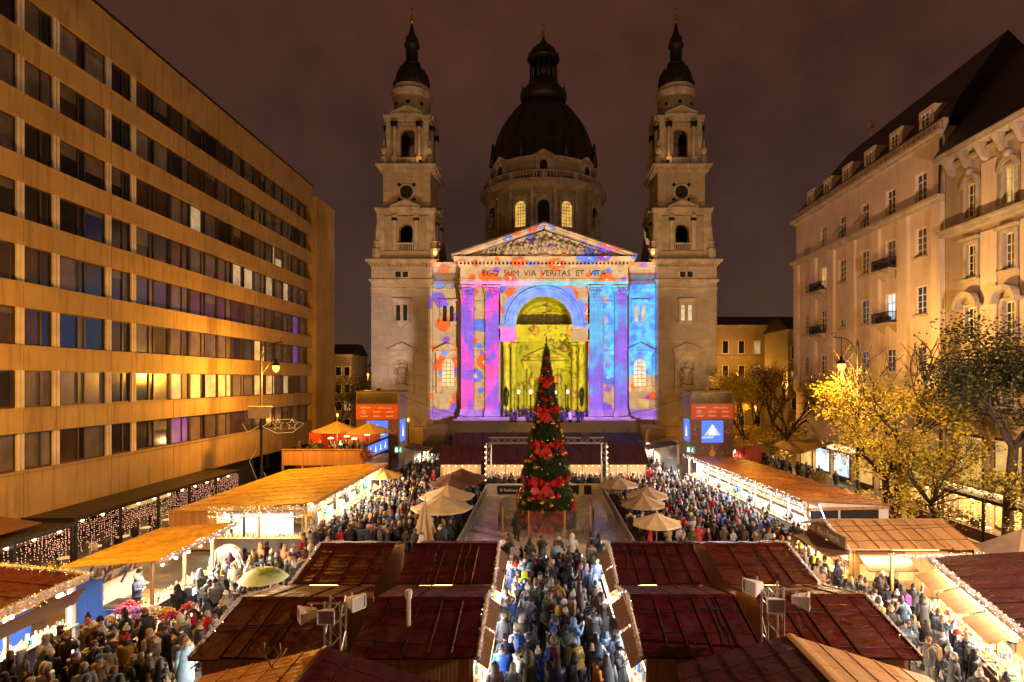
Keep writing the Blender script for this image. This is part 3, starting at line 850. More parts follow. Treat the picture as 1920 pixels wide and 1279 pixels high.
    pat = t.mix(mg2, pat, t.mix(t.mapr(u, -6, 0), (.85, .25, .85, 1), (.12, .6, 1, 1)))
    base = t.between(z, 5.3, 6.8)
    pat = t.mix(base, pat, (.3, .14, .85, 1))
    # yellow scene in the arch, drawn over with dark line figures
    inarch = t.m('MAXIMUM', t.mul(t.lt(r, 4.45), t.gt(z, 20)), t.mul(t.lt(au, 6.6), t.lt(z, 17.5)))
    inarch = t.m('MAXIMUM', inarch, t.mul(t.lt(au, 4.4), t.between(z, 17.4, 20.2)))
    inarch = t.mul(inarch, t.gt(z, 6.7))
    ln = t.noise(P, .75, 2.5)[0]
    l1 = t.lt(t.m('ABSOLUTE', t.sub(t.m('FRACT', t.mul(ln, 4.5)), .5)), .085)
    vl = t.vor(va.outputs[0], .5, 1)
    l2 = t.between(vl[0], .28, .37)
    l2 = t.mul(l2, t.gt(t.sep(vl[1])[0], .45))
    dark = t.m('MAXIMUM', t.mul(l1, t.gt(fine, .44)), l2)
    yel = t.mix(t.mapr(fine, .3, .7), (.74, .62, .001, 1), (.52, .52, .001, 1))
    spot_ = t.mul(t.lt(vl[0], .25), t.gt(t.sep(vl[1])[1], .72))
    yel = t.mix(spot_, yel, t.mix(t.gt(t.sep(vl[1])[2], .5), (.95, .35, .03, 1), (.35, .4, .55, 1)))
    pat = t.mix(inarch, pat, t.mix(dark, yel, (.06, .05, .0, 1)))
    # outline of the picture: facade between the tower bays, gable on top
    gable = t.sub(36.95, t.mul(au, .347))
    mask = t.mul(t.lt(au, 17.75), t.between(z, 5.25, t.m('MAXIMUM', 30.2, gable)))
    mask = t.mul(mask, t.m('MAXIMUM', t.lt(au, 14.8), t.lt(z, 30.3)))
    sh = t.m('MAXIMUM', t.lt(au, 13.25), t.mul(t.lt(au, 16.9 if False else 17.4), t.sub(1, t.between(z, 25.9, 27.6))))
    mask = t.mul(mask, t.m('MAXIMUM', sh, .25))
    k = t.m('DIVIDE', D*D, t.m('POWER', dz, 3))
    t.put(em.inputs[0], pat)
    t.put(em.inputs[1], t.mul(t.mul(k, mask), PROJ_K/PROJ_W))
    return o
PROJ_K = 118.0; PROJ_W = 60000.0
projector()
# ------------------------------------------------------------------ ground
def paving():
    m, t, b = principled('paving')
    pos = t.new('ShaderNodeNewGeometry').outputs['Position']
    br = t.new('ShaderNodeTexBrick'); t.put(br.inputs['Vector'], pos); br.inputs['Scale'].default_value = 1
    br.inputs['Brick Width'].default_value = .8; br.inputs['Row Height'].default_value = .4; br.inputs['Mortar Size'].default_value = .012
    br.inputs['Color1'].default_value = (.19, .165, .14, 1); br.inputs['Color2'].default_value = (.13, .115, .10, 1); br.inputs['Mortar'].default_value = (.05, .045, .04, 1)
    n = t.noise(pos, .6, 5)[0]
    t.put(b.inputs['Base Color'], t.mix(t.mapr(n, .35, .7), br.outputs[0], (.07, .062, .055, 1)))
    t.put(b.inputs['Roughness'], t.mapr(n, .35, .65, .25, .6))
    bn = t.new('ShaderNodeBump'); bn.inputs['Strength'].default_value = .4; bn.inputs['Distance'].default_value = .02
    t.put(bn.inputs['Height'], t.mul(br.outputs[1], -1)); t.put(b.inputs['Normal'], bn.outputs[0])
paving()
g = MB(); g.face([(-600, -60, 0), (600, -60, 0), (600, 900, 0), (-600, 900, 0)])
structure(g.build('ground', 'paving'))

# ------------------------------------------------------------------ office block on the left: bands of windows between concrete spandrels
LX = -30.5
off = thing('office_block', 'long concrete office block with bands of dark windows lit orange from below', 'building', (LX, 0, 0))
rn = random.Random(5)
piers = [20.2, 22.8, 27.0, 29.5, 33.9, 36.4, 40.8, 43.3, 47.7, 50.3, 54.6, 57.2, 61.5, 64.1, 68.4, 71.0, 75.3]
rows = [6.17+3.7*k for k in range(8)]
core = MB(); core.box(-18, -.75, 14, 76.2, 3.6, 36.6)
core.build('wall', 'shade_dark', off)
# spandrel panels, one per bay, with open joints
bounds = [14.0, 20.2, 27.0, 33.9, 40.8, 47.7, 54.6, 61.5, 68.4, 76.4]
levels = [(3.3, rows[0])]+[(rows[k]+2.22, rows[k+1]) for k in range(7)]+[(rows[7]+2.22, 37.15)]
for z0, z1 in levels:
    for y0, y1 in zip(bounds[:-1], bounds[1:]):
        d = rn.uniform(-.012, .012)
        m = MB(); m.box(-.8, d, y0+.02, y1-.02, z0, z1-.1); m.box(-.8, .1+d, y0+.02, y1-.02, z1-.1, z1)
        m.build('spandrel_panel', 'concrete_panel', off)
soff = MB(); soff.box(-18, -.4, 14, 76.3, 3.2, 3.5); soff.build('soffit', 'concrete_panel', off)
MB().box(-18, .15, 14, 76.45, 37.15, 37.35).build('coping', 'dark_metal', off)
tones = ['pane_dark', 'pane_dark', 'pane_curtain', 'pane_curtain', 'pane_brown', 'pane_blind', 'pane_brown']
def office_window(y0, y1, z, near, row):
    big = (y1-y0) > 3
    f = MB(); t = .07 if not near else .09
    f.box(-.42, -.3, y0, y1, z, z+t); f.box(-.42, -.3, y0, y1, z+2.22-t, z+2.22)
    cuts = [y0, y0+(y1-y0)*.41, y0+(y1-y0)*.55, y1] if big else [y0, y0+(y1-y0)*.62, y1]
    for c in cuts: f.box(-.44, -.28, max(y0, c-.05), min(y1, c+.05), z+t, z+2.22-t)
    f.box(-.3, .06, y0, y1, z-.05, z-.005)
    o = f.build('window', 'window_frame_dark', off)
    far = y0 > 47
    if row <= 1 and far: pal = ['pane_cream', 'pane_brown', 'pane_brown', 'pane_curtain', 'pane_warm', 'pane_blind'] if row == 1 else ['pane_brown', 'pane_curtain', 'pane_brown']
    elif row in (4, 5) and far: pal = ['pane_blind', 'pane_curtain', 'pane_cream', 'pane_blind', 'pane_brown', 'pane_dark', 'pane_violet' if rn.random() < .08 else 'pane_curtain']
    elif far: pal = ['pane_curtain', 'pane_brown', 'pane_dark', 'pane_curtain', 'pane_brown']
    elif row == 4: pal = ['pane_navy', 'pane_dark', 'pane_dark']
    else: pal = tones
    tone = rn.choice(pal)
    if y0 > 70 and row in (2, 3): tone = 'pane_violet'
    if row == 2 and 61 < y0 < 64: tone = 'pane_warm'
    if row == 0 and 47 < y0 < 49: tone = 'pane_violet'
    for a, b in zip(cuts[:-1], cuts[1:]):
        tn = tone if rn.random() < .72 else rn.choice(pal)
        if b-a < .8 and rn.random() < .5: tn = 'pane_dark'
        dep = -.36 + rn.uniform(-.01, .01)
        MB().box(dep-.02, dep, a+.05, b-.05, z+t, z+2.22-t).build('pane', tn, o)
        if b-a > .8 and rn.random() < .28 and tn != 'pane_violet':
            hgt = rn.choice((.3, .5, .8, 1.2)); MB().box(dep+.003, dep+.012, a+.08, b-.08, z+2.22-t-hgt, z+2.22-t).build('roller_blind', 'pane_curtain', o)
for r, z in enumerate(rows):
    for y0, y1 in zip(piers[:-1], piers[1:]):
        near = y0 < 47
        w = .24 if near else .13
        office_window(y0+w, y1-w, z, near, r)
for y in piers[:-1]:
    near = y < 47.5
    w = .24 if near else .13
    pm_ = MB().box(-.6, -.16 if near else -.24, y-w, y-.03, .002, 2.218).box(-.6, -.16 if near else -.24, y+.03, y+w, .002, 2.218).mesh('pier', 'pale_trim' if near else 'window_frame_dark')
    for z in rows: link('pier', pm_, off, (0, 0, z))
cr = MB(); cr.box(-16, .55, 76.5, 83.2, 0, 36.0); cr.box(-16, .56, 76.42, 76.5, 3, 35.8)
for z in range(4, 36, 4): cr.box(.55, .57, 76.5, 83.2, z, z+.05)
cr.build('stair_tower', 'concrete_panel', off)
# recessed ground floor: shop fronts in shade
MB().box(-17, -5.5, 14, 76.2, 0, 3.2).build('ground_floor', 'ochre_render', off)
for k in range(9):
    y0 = 18+k*6.4
    p = MB().box(-5.55, -5.4, y0, y0+5.6, .3, 2.9); p.build('shop_window', 'pane_warm' if k in (2, 5) else 'pane_dark', off)
MB().box(-.9, -.5, 52, 62, .1, 3.15).build('hoarding', 'black', off)

# ------------------------------------------------------------------ apartment houses on the right
RX = 34.0
def sash(parent, x, y, z, w, h, pane, bars=(1, 2), depth=.28, arch=False):
    """casement window in a wall whose face is the plane x, facing -x"""
    f = MB(); t = .14
    f.box(x-.02, x+.05, y-w/2, y-w/2+t, z, z+h); f.box(x-.02, x+.05, y+w/2-t, y+w/2, z, z+h)
    f.box(x-.02, x+.05, y-w/2+t, y+w/2-t, z, z+t); f.box(x-.02, x+.05, y-w/2+t, y+w/2-t, z+h-t, z+h)
    f.box(x-.03, x+.05, y-.05, y+.05, z+t, z+h-t); f.box(x-.028, x+.05, y-w/2+t, y+w/2-t, z+h*.66, z+h*.66+.08)
    for k in range(1, 3):
        for s in (-1, 1): f.box(x-.01, x+.04, *sorted((y+s*.05, y+s*(w/2-t))), z+h*.22*k+.0, z+h*.22*k+.04)
    o = f.build('window', 'window_frame_white', parent)
    MB().box(x+.02, x+.04, y-w/2+t, y+w/2-t, z+t, z+h-t).build('pane', pane, o)
    return o
def surround(m, x, y, z, w, h, out=.12, b=.22):
    m.box(x-out, x, y-w/2-b, y-w/2-.001, z-.05, z+h+b); m.box(x-out, x, y+w/2+.001, y+w/2+b, z-.05, z+h+b); m.box(x-out, x, y-w/2, y+w/2, z+h+.001, z+h+b)
    m.box(x-out-.18, x, y-w/2-b-.1, y+w/2+b+.1, z-.25, z-.06)
def balcony(parent, x, y, z, w):
    b = MB(); b.box(x-1.1, x, y-w/2, y+w/2, z-.2, z-.02)
    for s in (-1, 1): b.prism_y([(x-.9, z-.2), (x, z-.2), (x, z-1.0)], y+s*w*.33-.12, y+s*w*.33+.12)
    o = b.build('balcony', 'ochre_render', parent)
    r = MB()
    r.box(x-1.08, x-1.03, y-w/2+.03, y+w/2-.03, z+.95, z+1.02); r.box(x-1.08, x-1.03, y-w/2+.03, y+w/2-.03, z+.05, z+.1)
    for s in (-1, 1): r.box(x-1.03, x, y+s*(w/2-.05)-.025, y+s*(w/2-.05)+.025, z+.95, z+1.02)
    n = int(w/.13)
    for k in range(n+1): yy = y-w/2+.05+k*(w-.1)/n; r.box(x-1.07, x-1.04, yy-.017, yy+.017, z+.1, z+.95)
    for s in (-1, 1):
        for k in range(7): xx = x-.95+k*.14; r.box(xx-.017, xx+.017, y+s*(w/2-.05)-.015, y+s*(w/2-.05)+.015, z+.0, z+.95)
    for k in range(5): r.sphere((x-.75+rn.uniform(-.2, .4), y+(k-2)*w*.18, z+.35+rn.uniform(0, .3)), .24, 6, 4)
    r.build('railing', 'iron', o)
apt = thing('apartment_house', 'beige five storey apartment house with dormers, iron balconies and white windows', 'building', (RX, 0, 0))
cols = [74.0, 69.6, 65.2, 60.7, 56.2, 51.7]
floors = [(27.6, 2.5), (22.6, 2.6), (17.4, 2.6), (12.2, 2.4), (7.4, 2.4)]
wl = MB()
wl.box(.35, 14, 48.6, 77, 0, 33.0)
edges = [77.0]+[(a+b)/2 for a, b in zip(cols[:-1], cols[1:])]+[48.6]
# wall skin with real window reveals: piers between the openings, spandrels above and below
for i, y in enumerate(cols):
    hi, lo = edges[i], edges[i+1]; w = 1.55
    wl.box(0, .35, y+w/2, hi, 0, 32.2); wl.box(0, .35, lo, y-w/2, 0, 32.2)
    zz = 3.6
    for z, h in reversed(floors): wl.box(0, .35, y-w/2, y+w/2, zz, z); zz = z+h
    wl.box(0, .35, y-w/2, y+w/2, zz, 32.2)
wl.build('wall', 'beige_render', apt)
tr = MB()
for z0, z1, o in ((32.2, 32.5, .35), (32.5, 32.75, .6), (26.6, 26.95, .35), (26.95, 27.25, .65), (10.0, 10.25, .15), (4.2, 4.6, .3)):
    tr.box(-o, .3, 48.6-.0, 77.0+o, z0, z1)
tr.box(-.12, .3, 48.6, 77.1, 32.75, 33.7)
for k in range(40): yy = 48.9+k*.71; tr.box(-.2, -.12, yy, yy+.4, 32.95, 33.45)
build_split(tr, 'cornice', 'pale_trim', apt)
for y in edges[1:-1]: MB().box(-.32, 0, y-.75, y+.75, 10.25, 26.6).build('pilaster', 'beige_render', apt)
for y in (76.5, 49.3): MB().box(-.32, 0, y-.6, y+.6, 10.25, 26.6).build('pilaster', 'beige_render', apt)
sr = MB()
lit = {(2, 4): 'pane_cool', (1, 1): 'pane_warm', (0, 5): 'pane_curtain'}
for i, y in enumerate(cols):
    for j, (z, h) in enumerate(floors):
        pane = lit.get((j, i), rn.choice(['pane_dark', 'pane_dark', 'pane_curtain', 'pane_brown', 'pane_blind']))
        door = i in (1, 4) and j in (1, 2)
        sash(apt, .2, y, z-(.35 if door else 0), 1.5, h+(.35 if door else 0), pane)
        MB().box(-.16, .1, y-.95, y+.95, z-.2, z-.02).build('window_sill', 'pale_trim', apt) if not door else None
        if door: balcony(apt, -.01, y, z-.35, 2.9)
        if (j, i) in ((0, 2), (0, 3)):
            a = MB(); a.raw([(-.02, y-.8, z+1.5), (-.02, y+.8, z+1.5), (-1.0, y+.8, z+.35), (-1.0, y-.8, z+.35), (-.02, y-.8, z+1.46), (-.02, y+.8, z+1.46), (-1.0, y+.8, z+.31), (-1.0, y-.8, z+.31)], [(0,1,2,3), (7,6,5,4), (0,3,7,4), (1,5,6,2), (3,2,6,7), (0,4,5,1)])
            a.build('awning', 'beige_render', apt)
        if (j, i) in ((3, 2), (2, 2), (1, 0), (0, 0)):
            s_ = MB()
            for k in range(14): s_.box(.08, .13, y-.72, y+.72, z+h*.35+k*h*.045, z+h*.35+k*h*.045+h*.04)
            s_.build('shutter', 'beige_render', apt)
rf = MB()
rf.raw([(0, 48.6, 33.7), (0, 77.1, 33.7), (6, 75.0, 41.0), (6, 49.4, 41.6), (14, 49.4, 33.7), (14, 77.1, 33.7), (0, 48.6, 33), (0, 77.1, 33), (14, 48.6, 33.7)], [(0, 3, 2, 1), (1, 2, 5), (3, 4, 5, 2), (0, 8, 4, 3)])
o = rf.build('roof', 'roof_black', apt)
for i, y in enumerate(cols):
    d = MB(); d.box(.5, 4, y-1.0, y+1.0, 33.4, 35.9); d.build('dormer', 'beige_render', o)
    sash(apt, .44, y, 33.9, 1.2, 1.6, 'pane_curtain')
pp = MB(); pp.tube([(-.15, 48.9, 32), (-.25, 48.9, 27.5), (-.15, 48.9, 26), (-.15, 48.9, 3)], .09, 6); pp.build('drainpipe', 'dark_metal', apt)
MB().tube([(6, 70, 41), (6, 70, 42.6)], .12, 6).box(5.7, 6.3, 69.6, 70.4, 42.2, 42.9).build('chimney', 'beige_render', apt)
# shop fronts at street level
for i, y in enumerate(cols):
    s = MB(); s.box(-.06, .0, y-1.75, y+1.75, .4, 3.4); oo = s.build('shop_front', 'window_frame_dark', apt)
    MB().box(-.12, -.07, y-1.55, y+1.55, .7, 3.2).build('shop_pane', 'pane_warm' if i not in (1, 2) else 'pane_cool', oo)
MB().box(-.35, -.02, 62.2, 68, 3.5, 4.05).build('shop_sign', glow('sign_warm', (1, .72, .35), 1.6), apt)

ap2 = thing('corner_house', 'ornate ochre house with arched upper windows and heavy bracketed eaves', 'building', (RX, 0, 0))
w2 = MB(); w2.box(.35, 14, 22, 48.5, 0, 29.6)
c2 = [45.6, 41.9, 38.2, 34.5, 30.8, 27.1]
e2 = [48.5]+[(a+b)/2 for a, b in zip(c2[:-1], c2[1:])]+[22]
fl2 = [(24.4, 2.7), (19.6, 2.7), (14.6, 2.7), (9.6, 2.6)]
for i, y in enumerate(c2):
    w = 1.15
    w2.box(0, .35, y+w/2, e2[i], 0, 29.6); w2.box(0, .35, e2[i+1], y-w/2, 0, 29.6)
    zz = 3.8
    for z, h in reversed(fl2): w2.box(0, .35, y-w/2, y+w/2, zz, z); zz = z+h
    w2.box(0, .35, y-w/2, y+w/2, zz, 29.6)
w2.build('wall', 'ochre_render', ap2)
t2 = MB()
for z0, z1, o_ in ((29.0, 29.3, .3), (29.9, 30.1, 1.15), (23.4, 23.7, .6), (23.7, 23.9, .85), (13.4, 13.7, .3), (8.4, 8.8, .4)): t2.box(-o_, .3, 22, 48.5, z0, z1)
t2.box(-1.1, .3, 22, 48.5, 29.6, 29.9)
build_split(t2, 'cornice', 'stone_trim', ap2)
for i in range(15):
    y = 23+i*1.75; b = MB(); b.prism_y([(-.95, 29.58), (0, 29.58), (0, 28.3), (-.35, 28.5)], y-.22, y+.22); b.build('bracket', 'stone_trim', ap2)
sr = MB()
for i, y in enumerate(c2):
    for j, (z, h) in enumerate(fl2):
        sash(ap2, .2, y, z, 1.1, h, 'pane_warm' if (j, i) == (0, 1) else rn.choice(['pane_dark', 'pane_brown', 'pane_curtain']))
        sr = MB(); surround(sr, -.001, y, z, 1.1, h)
        if j == 0:
            m = MB(); ring(m, .62, 1.0, -.2, 0, 0, 10); M = Matrix.Translation((0, y, z+h-.2)) @ Matrix.Rotation(-pi/2, 4, 'Z'); sr.merge(m, M)
            sr.sphere((-.15, y, z+h+.95), .3, 7, 5)
        if j == 1: sr.box(-.4, 0, y-1.0, y+1.0, z+h+.3, z+h+.5)
        if j == 2:
            m = MB(); ring(m, .9, 1.3, -.7, 0, 0, 10); M = Matrix.Translation((0, y, z+h-.1)) @ Matrix.Rotation(-pi/2, 4, 'Z'); sr.merge(m, M)
        sr.build('window_surround', 'stone_trim', ap2)
r2 = MB(); r2.raw([(-1.1, 22, 30.1), (-1.1, 48.5, 30.1), (5, 48.5, 38.5), (5, 22, 38.5), (14, 22, 30.1), (14, 48.5, 30.1)], [(0, 3, 2, 1), (3, 4, 5, 2), (1, 2, 5), (0, 4, 3)]); r2.build('roof', 'roof_black', ap2)
for i, y in enumerate(e2[1:-1]): MB().box(-.12, -.0, y-.75, y+.75, 14, 22.9).build('wall_panel', 'beige_render', ap2); MB().box(-.1, -.0, y-.7, y+.7, 24.2, 28.2).build('wall_panel', 'beige_render', ap2)
for i, y in enumerate(c2):
    s = MB(); s.box(-.06, 0, y-1.3, y+1.3, .4, 7.2); oo = s.build('shop_front', 'window_frame_dark', ap2)
    for k in range(2): MB().box(-.1, -.07, y-1.15+k*1.2, y-.05+k*1.2, .6, 7.0).build('shop_pane', 'pane_warm', oo)

# ------------------------------------------------------------------ houses in the street behind the church
def far_house(name, label, x0, x1, y, depth, h, m, rows_, cols_, lit_p, roofh=2.2):
    t = thing(name, label, 'building', ((x0+x1)/2, y, 0))
    W_ = (x1-x0)/2
    w = MB(); w.box(-W_, W_, 0, depth, 0, h); w.build('wall', m, t)
    c = MB(); c.box(-W_-.3, W_+.3, -.5, 0, h-.4, h); c.box(-W_, W_, -.2, 0, h*.72, h*.72+.25); c.build('cornice', 'stone_trim', t)
    MB().prism_x([(-.4, h), (depth+.4, h), (depth*.6, h+roofh), (depth*.35, h+roofh)], -W_-.2, W_+.2).build('roof', 'roof_black', t)
    for r in range(rows_):
        for k in range(cols_):
            u = -W_+(k+.5)*2*W_/cols_; z = 2.2+r*(h-3)/rows_; hh = (h-3)/rows_*.55
            f = MB(); f.box(u-.65, u+.65, -.12, 0, z, z+hh); o = f.build('window', 'window_frame_white', t)
            MB().box(u-.5, u+.5, -.15, -.121, z+.12, z+hh-.12).build('pane', 'pane_cream' if rn.random() < lit_p else 'pane_dark', o)
far_house('town_house', 'long dim town house with stone cornice behind the yellow street trees', 31, 62, 112, 14, 22.2, 'ochre_render', 4, 10, .3)
far_house('street_house', 'grey side street house beside the tall apartment house', 41, 47.5, 96, 10, 20, 'grey_render', 4, 3, .15)
far_house('rear_house', 'small pale house seen past the end of the concrete office block', -42, -37, 112, 10, 16.5, 'grey_render', 4, 3, .2)
far_house('corner_block', 'dark low house behind the bare trees left of the church', -37.5, -28, 125, 12, 14.5, 'grey_render', 3, 5, .25)
# ------------------------------------------------------------------ street lamps
SOD = (1.0, .42, .042)
glow('lamp_bulb', (1, .40, .05), 6.0); glow('lamp_bulb_white', (1, .85, .6), 14.0); glow('bulb_warm', (1, .62, .2), 9.0); glow('bulb_white', (1, .9, .78), 10.0); glow('led_strip', (.85, .92, 1), 7.0)
glow('fairy_warm', (1, .6, .22), 7); glow('fairy_white', (1, .92, .85), 8); glow('fairy_pink', (1, .42, .26), 3.2)
def street_lamp_big(x, y, side, label, power=9800, col=None):
    t = thing('street_lamp', label, 'street lamp', (x, y, 0), 0, 'tall ornate lamp posts along the square')
    p = MB(); p.lathe([(.32, 0), (.32, .5), (.2, .7), (.17, 2.2), (.22, 2.3), (.13, 2.5), (.11, 8.2), (.2, 8.3), (.2, 8.5), (.1, 8.6), (.085, 14.2), (.14, 14.3), (.02, 14.9)], (0,0,0), 10)
    p.build('pole', 'iron', t, True)
    a = MB(); pts = [(0, 0, 13.3)]+[(side*(.1+1.35*(1-cos(k*pi/12))), 0, 13.3+1.7*sin(k*pi/12)) for k in range(1, 7)]
    pts += [(side*2.0, 0, 15.05)]
    a.tube(pts, .05, 6); a.tube([(0, 0, 12.0), (side*1.35, 0, 13.9)], .03, 5)
    a.tube([(side*(.75+.3*cos(k*pi/5)), 0, 14.2+.3*sin(k*pi/5)) for k in range(11)], .025, 5); a.tube([(side*(1.95+.2*cos(k*pi/5)), 0, 15.25+.2*sin(k*pi/5)) for k in range(8)], .025, 5)
    a.tube([(side*1.35, 0, 15.0), (side*1.35, 0, 13.2)], .035, 5)
    a.build('bracket', 'iron', t)
    h = MB(); h.lathe([(.06, 13.5), (.14, 13.4), (.1, 13.2), (.3, 13.05), (.36, 12.85), (.34, 12.84)], (side*1.35, 0, 0), 12); h.build('lamp_hood', 'iron', t, True)
    b = MB(); b.lathe([(.30, 12.83), (.30, 12.6), (.2, 12.35), (.02, 12.22)], (side*1.35, 0, 0), 12); b.build('lamp_glass', 'lamp_bulb', t, True)
    lamp('lamp_light', 'POINT', (side*1.35, 0, 11.95), power, col or SOD, .25, parent=t)
    return t
LL = street_lamp_big(-26.0, 53.4, 1, 'tall iron lamp post with glowing orange lantern in front of the concrete office block')
RL = street_lamp_big(26.0, 47.4, -1, 'tall iron lamp post with glowing orange lantern among the yellow tree leaves', 13000, (1, .52, .11))
street_lamp_big(-25.5, 23.6, 1, 'tall iron lamp post lighting the near end of the concrete office block', 9500)
street_lamp_big(26.0, 17.0, -1, 'unseen iron lamp post added to brighten the house fronts on the right', 30000, (1, .64, .44))  # out-of-view post added near the camera to lift the right house fronts
# star garland strapped to the left post
sg = thing('star_garland', 'wire star garland and junction box strapped to the orange lamp post', 'garland', (-26.0, 53.4, 7))
m = MB()
for cx in (1.6, 2.9): 
    pts = [(cx+(.55 if k % 2 == 0 else .25)*cos(pi/2+k*pi/5), -.15, .4+(.55 if k % 2 == 0 else .25)*sin(pi/2+k*pi/5)) for k in range(11)]; m.tube(pts, .016, 4)
m.tube([(.2, -.15, .2), (1.5, -.15, -.4), (3.0, -.15, -.3), (4.0, -.15, .5), (2.6, -.15, .9), (1, -.15, .8), (.2, -.15, .2)], .014, 4)
m.tube([(-.2, -.15, .2), (-1.2, -.15, -.3), (-1.7, -.15, .5)], .014, 4); m.tube([(-.4, -.2, -2), (-1.0, -.2, -3), (-.2, -.2, -5), (1.2, -.2, -5.6), (.3, -.2, -4)], .008, 4)
m.build('star_wire', glow('star_glow', (1, .5, .15), 1.6), sg)
MB().obox((0, -.3, 1.5), 1.9, .5, 1.0).obox((0, -.3, 2.05), 2.1, .6, .08).build('junction_box', 'pale_trim', sg)
def small_lamp(x, y, z0, h, label, power=700, cat='street lamp', col=SOD, bulb='lamp_bulb', n=1, group=None):
    t = thing('street_lamp', label, cat, (x, y, z0), 0, group)
    p = MB(); p.lathe([(.22, 0), (.22, .3), (.1, .6), (.07, h*.9), (.12, h*.91), (.05, h)], (0,0,0), 8); p.build('pole', 'iron', t, True)
    b = MB(); b.lathe([(.07, h), (.16, h+.15), (.18, h+.32), (.09, h+.5), (.03, h+.56)], (0,0,0), 8); b.build('lamp_glass', bulb, t, True)
    if power: lamp('lamp_light', 'POINT', (0, -.5, h+.4), power, col, .3, parent=t)
    return t
small_lamp(-20.3, 87.5, 0, 5.2, 'lit orange lamp at the foot of the church beside the left projection booth', 350)
small_lamp(21.5, 86.0, 0, 5.3, 'lit orange lamp at the foot of the church beside the right projection booth', 350)
small_lamp(-32.0, 106.0, 0, 12.2, 'tall orange lamp left of the church corner', 2500)
small_lamp(-33.0, 93.0, 0, 5.6, 'low orange lamp under the dark trees past the office block', 900)
small_lamp(36.0, 106.0, 0, 12.4, 'tall orange lamp right of the church corner above yellow leaves', 2500)
small_lamp(40.5, 97.0, 0, 10.6, 'orange lamp deep in the side street among tree branches', 1500)
small_lamp(31.0, 83.5, 0, 7.4, 'orange lamp by the corner of the beige apartment house', 3200)
for i, (u, d) in enumerate(((-4.0, 'left of the church door beside the column'), (-2.1, 'just left of the tree tip at the church door'), (1.8, 'just right of the tree tip at the church door'), (3.7, 'right of the church door beside the column'))):
    small_lamp(BX+u, BY-2.2, 5.8, 3.6, 'white candelabra lamp '+d, 0, 'lamp', (1, .85, .6), 'lamp_bulb_white', group='candelabra at the church door')
lamp('candelabra_light', 'POINT', (0, -.8, 4.3), 120, (1, .85, .6), .2, parent=bpy.data.objects['street_lamp.013'] if 'street_lamp.013' in bpy.data.objects else None) if False else None

# ------------------------------------------------------------------ unseen floodlights added to light wings, towers and drum (housings on booths and parapets)
def floodlight(loc, target, power, col, label, spot=60, size=.3, squeeze=1, group='added floodlights of the church'):
    t = thing('floodlight', label, 'floodlight', loc, 0, group)
    d = Vector(target)-Vector(loc); q = d.to_track_quat('-Z', 'Y').to_euler()
    m = MB(); m.box(-.25, .25, -.18, .18, -.05, .25); o = m.build('housing', 'dark_metal', t); o.rotation_euler = q
    l = lamp('flood_beam', 'SPOT', (0, 0, 0), power, col, size, parent=t, spot=spot, blend=.6); l.rotation_euler = q; l.scale = (squeeze, 1, 1)
    l.location = d.normalized()*.15
    return t
WARM = (1, .62, .25)
floodlight((-19.5, 69, 10.35), (-25.5, 92, 18), 21000, (1, .70, .58), 'added floodlight on the left booth roof washing the left wing of the church', 44, squeeze=.6)
floodlight((-19.5, 69, 10.35), (-21.9, 93, 43), 22000, (1, .58, .30), 'added floodlight on the left booth roof aimed at the left clock tower', 50)
floodlight((20.3, 69, 10.35), (26.0, 92, 18), 11000, (1, .60, .30), 'added floodlight on the right booth roof washing the right wing of the church', 44, squeeze=.6)
floodlight((21.0, 69, 10.35), (22.6, 93, 43), 20000, (1, .55, .24), 'added floodlight on the right booth roof aimed at the right clock tower', 50)
for s in (-1, 1):
    floodlight((BX+s*22.2-s*5.2, 91.2, 30.95), (BX+s*22.2, 96, 50), 420, (1, .5, .15), 'added floodlight on the church parapet under the %s bell tower' % ('left' if s < 0 else 'right'), 80)
    floodlight((BX+s*9, 108, 31.2), (BX+s*3.5, 117, 46), 8500, (1, .66, .20), 'added floodlight on the nave roof %s of the dome drum' % ('left' if s < 0 else 'right'), 110)
    floodlight((BX+s*22.2-s*2.5, 91.6, 46.4), (BX+s*22.2, 94, 52), 130, (1, .5, .13), 'added floodlight on the upper cornice of the %s bell tower' % ('left' if s < 0 else 'right'), 130)
# ------------------------------------------------------------------ market materials
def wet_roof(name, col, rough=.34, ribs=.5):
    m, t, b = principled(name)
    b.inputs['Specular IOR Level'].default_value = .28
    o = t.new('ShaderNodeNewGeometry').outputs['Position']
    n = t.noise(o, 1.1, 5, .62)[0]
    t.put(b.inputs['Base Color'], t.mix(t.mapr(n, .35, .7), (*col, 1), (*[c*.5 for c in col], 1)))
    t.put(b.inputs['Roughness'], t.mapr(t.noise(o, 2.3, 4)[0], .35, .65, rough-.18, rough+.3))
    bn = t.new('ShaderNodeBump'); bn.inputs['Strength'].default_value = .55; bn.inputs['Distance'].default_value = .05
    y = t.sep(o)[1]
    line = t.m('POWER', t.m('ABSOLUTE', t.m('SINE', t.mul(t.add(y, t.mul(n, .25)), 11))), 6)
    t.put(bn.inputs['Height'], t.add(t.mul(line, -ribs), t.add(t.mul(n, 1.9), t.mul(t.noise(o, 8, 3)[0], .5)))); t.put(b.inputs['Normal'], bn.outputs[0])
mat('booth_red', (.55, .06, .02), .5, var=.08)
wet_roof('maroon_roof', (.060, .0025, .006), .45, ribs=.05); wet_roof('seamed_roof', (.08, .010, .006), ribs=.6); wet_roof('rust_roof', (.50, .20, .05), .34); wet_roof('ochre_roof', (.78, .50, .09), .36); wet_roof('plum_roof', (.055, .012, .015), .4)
planks('pine_boards', (.50, .28, .11), .14, 'xy', .55)
planks('dark_boards', (.16, .08, .04), .16, 'xy', .6)
planks('roof_boards', (.42, .23, .09), .2, 'x', .5)
planks('blue_boards', (.035, .10, .36), .5, 'xy', .5, .2, .3)
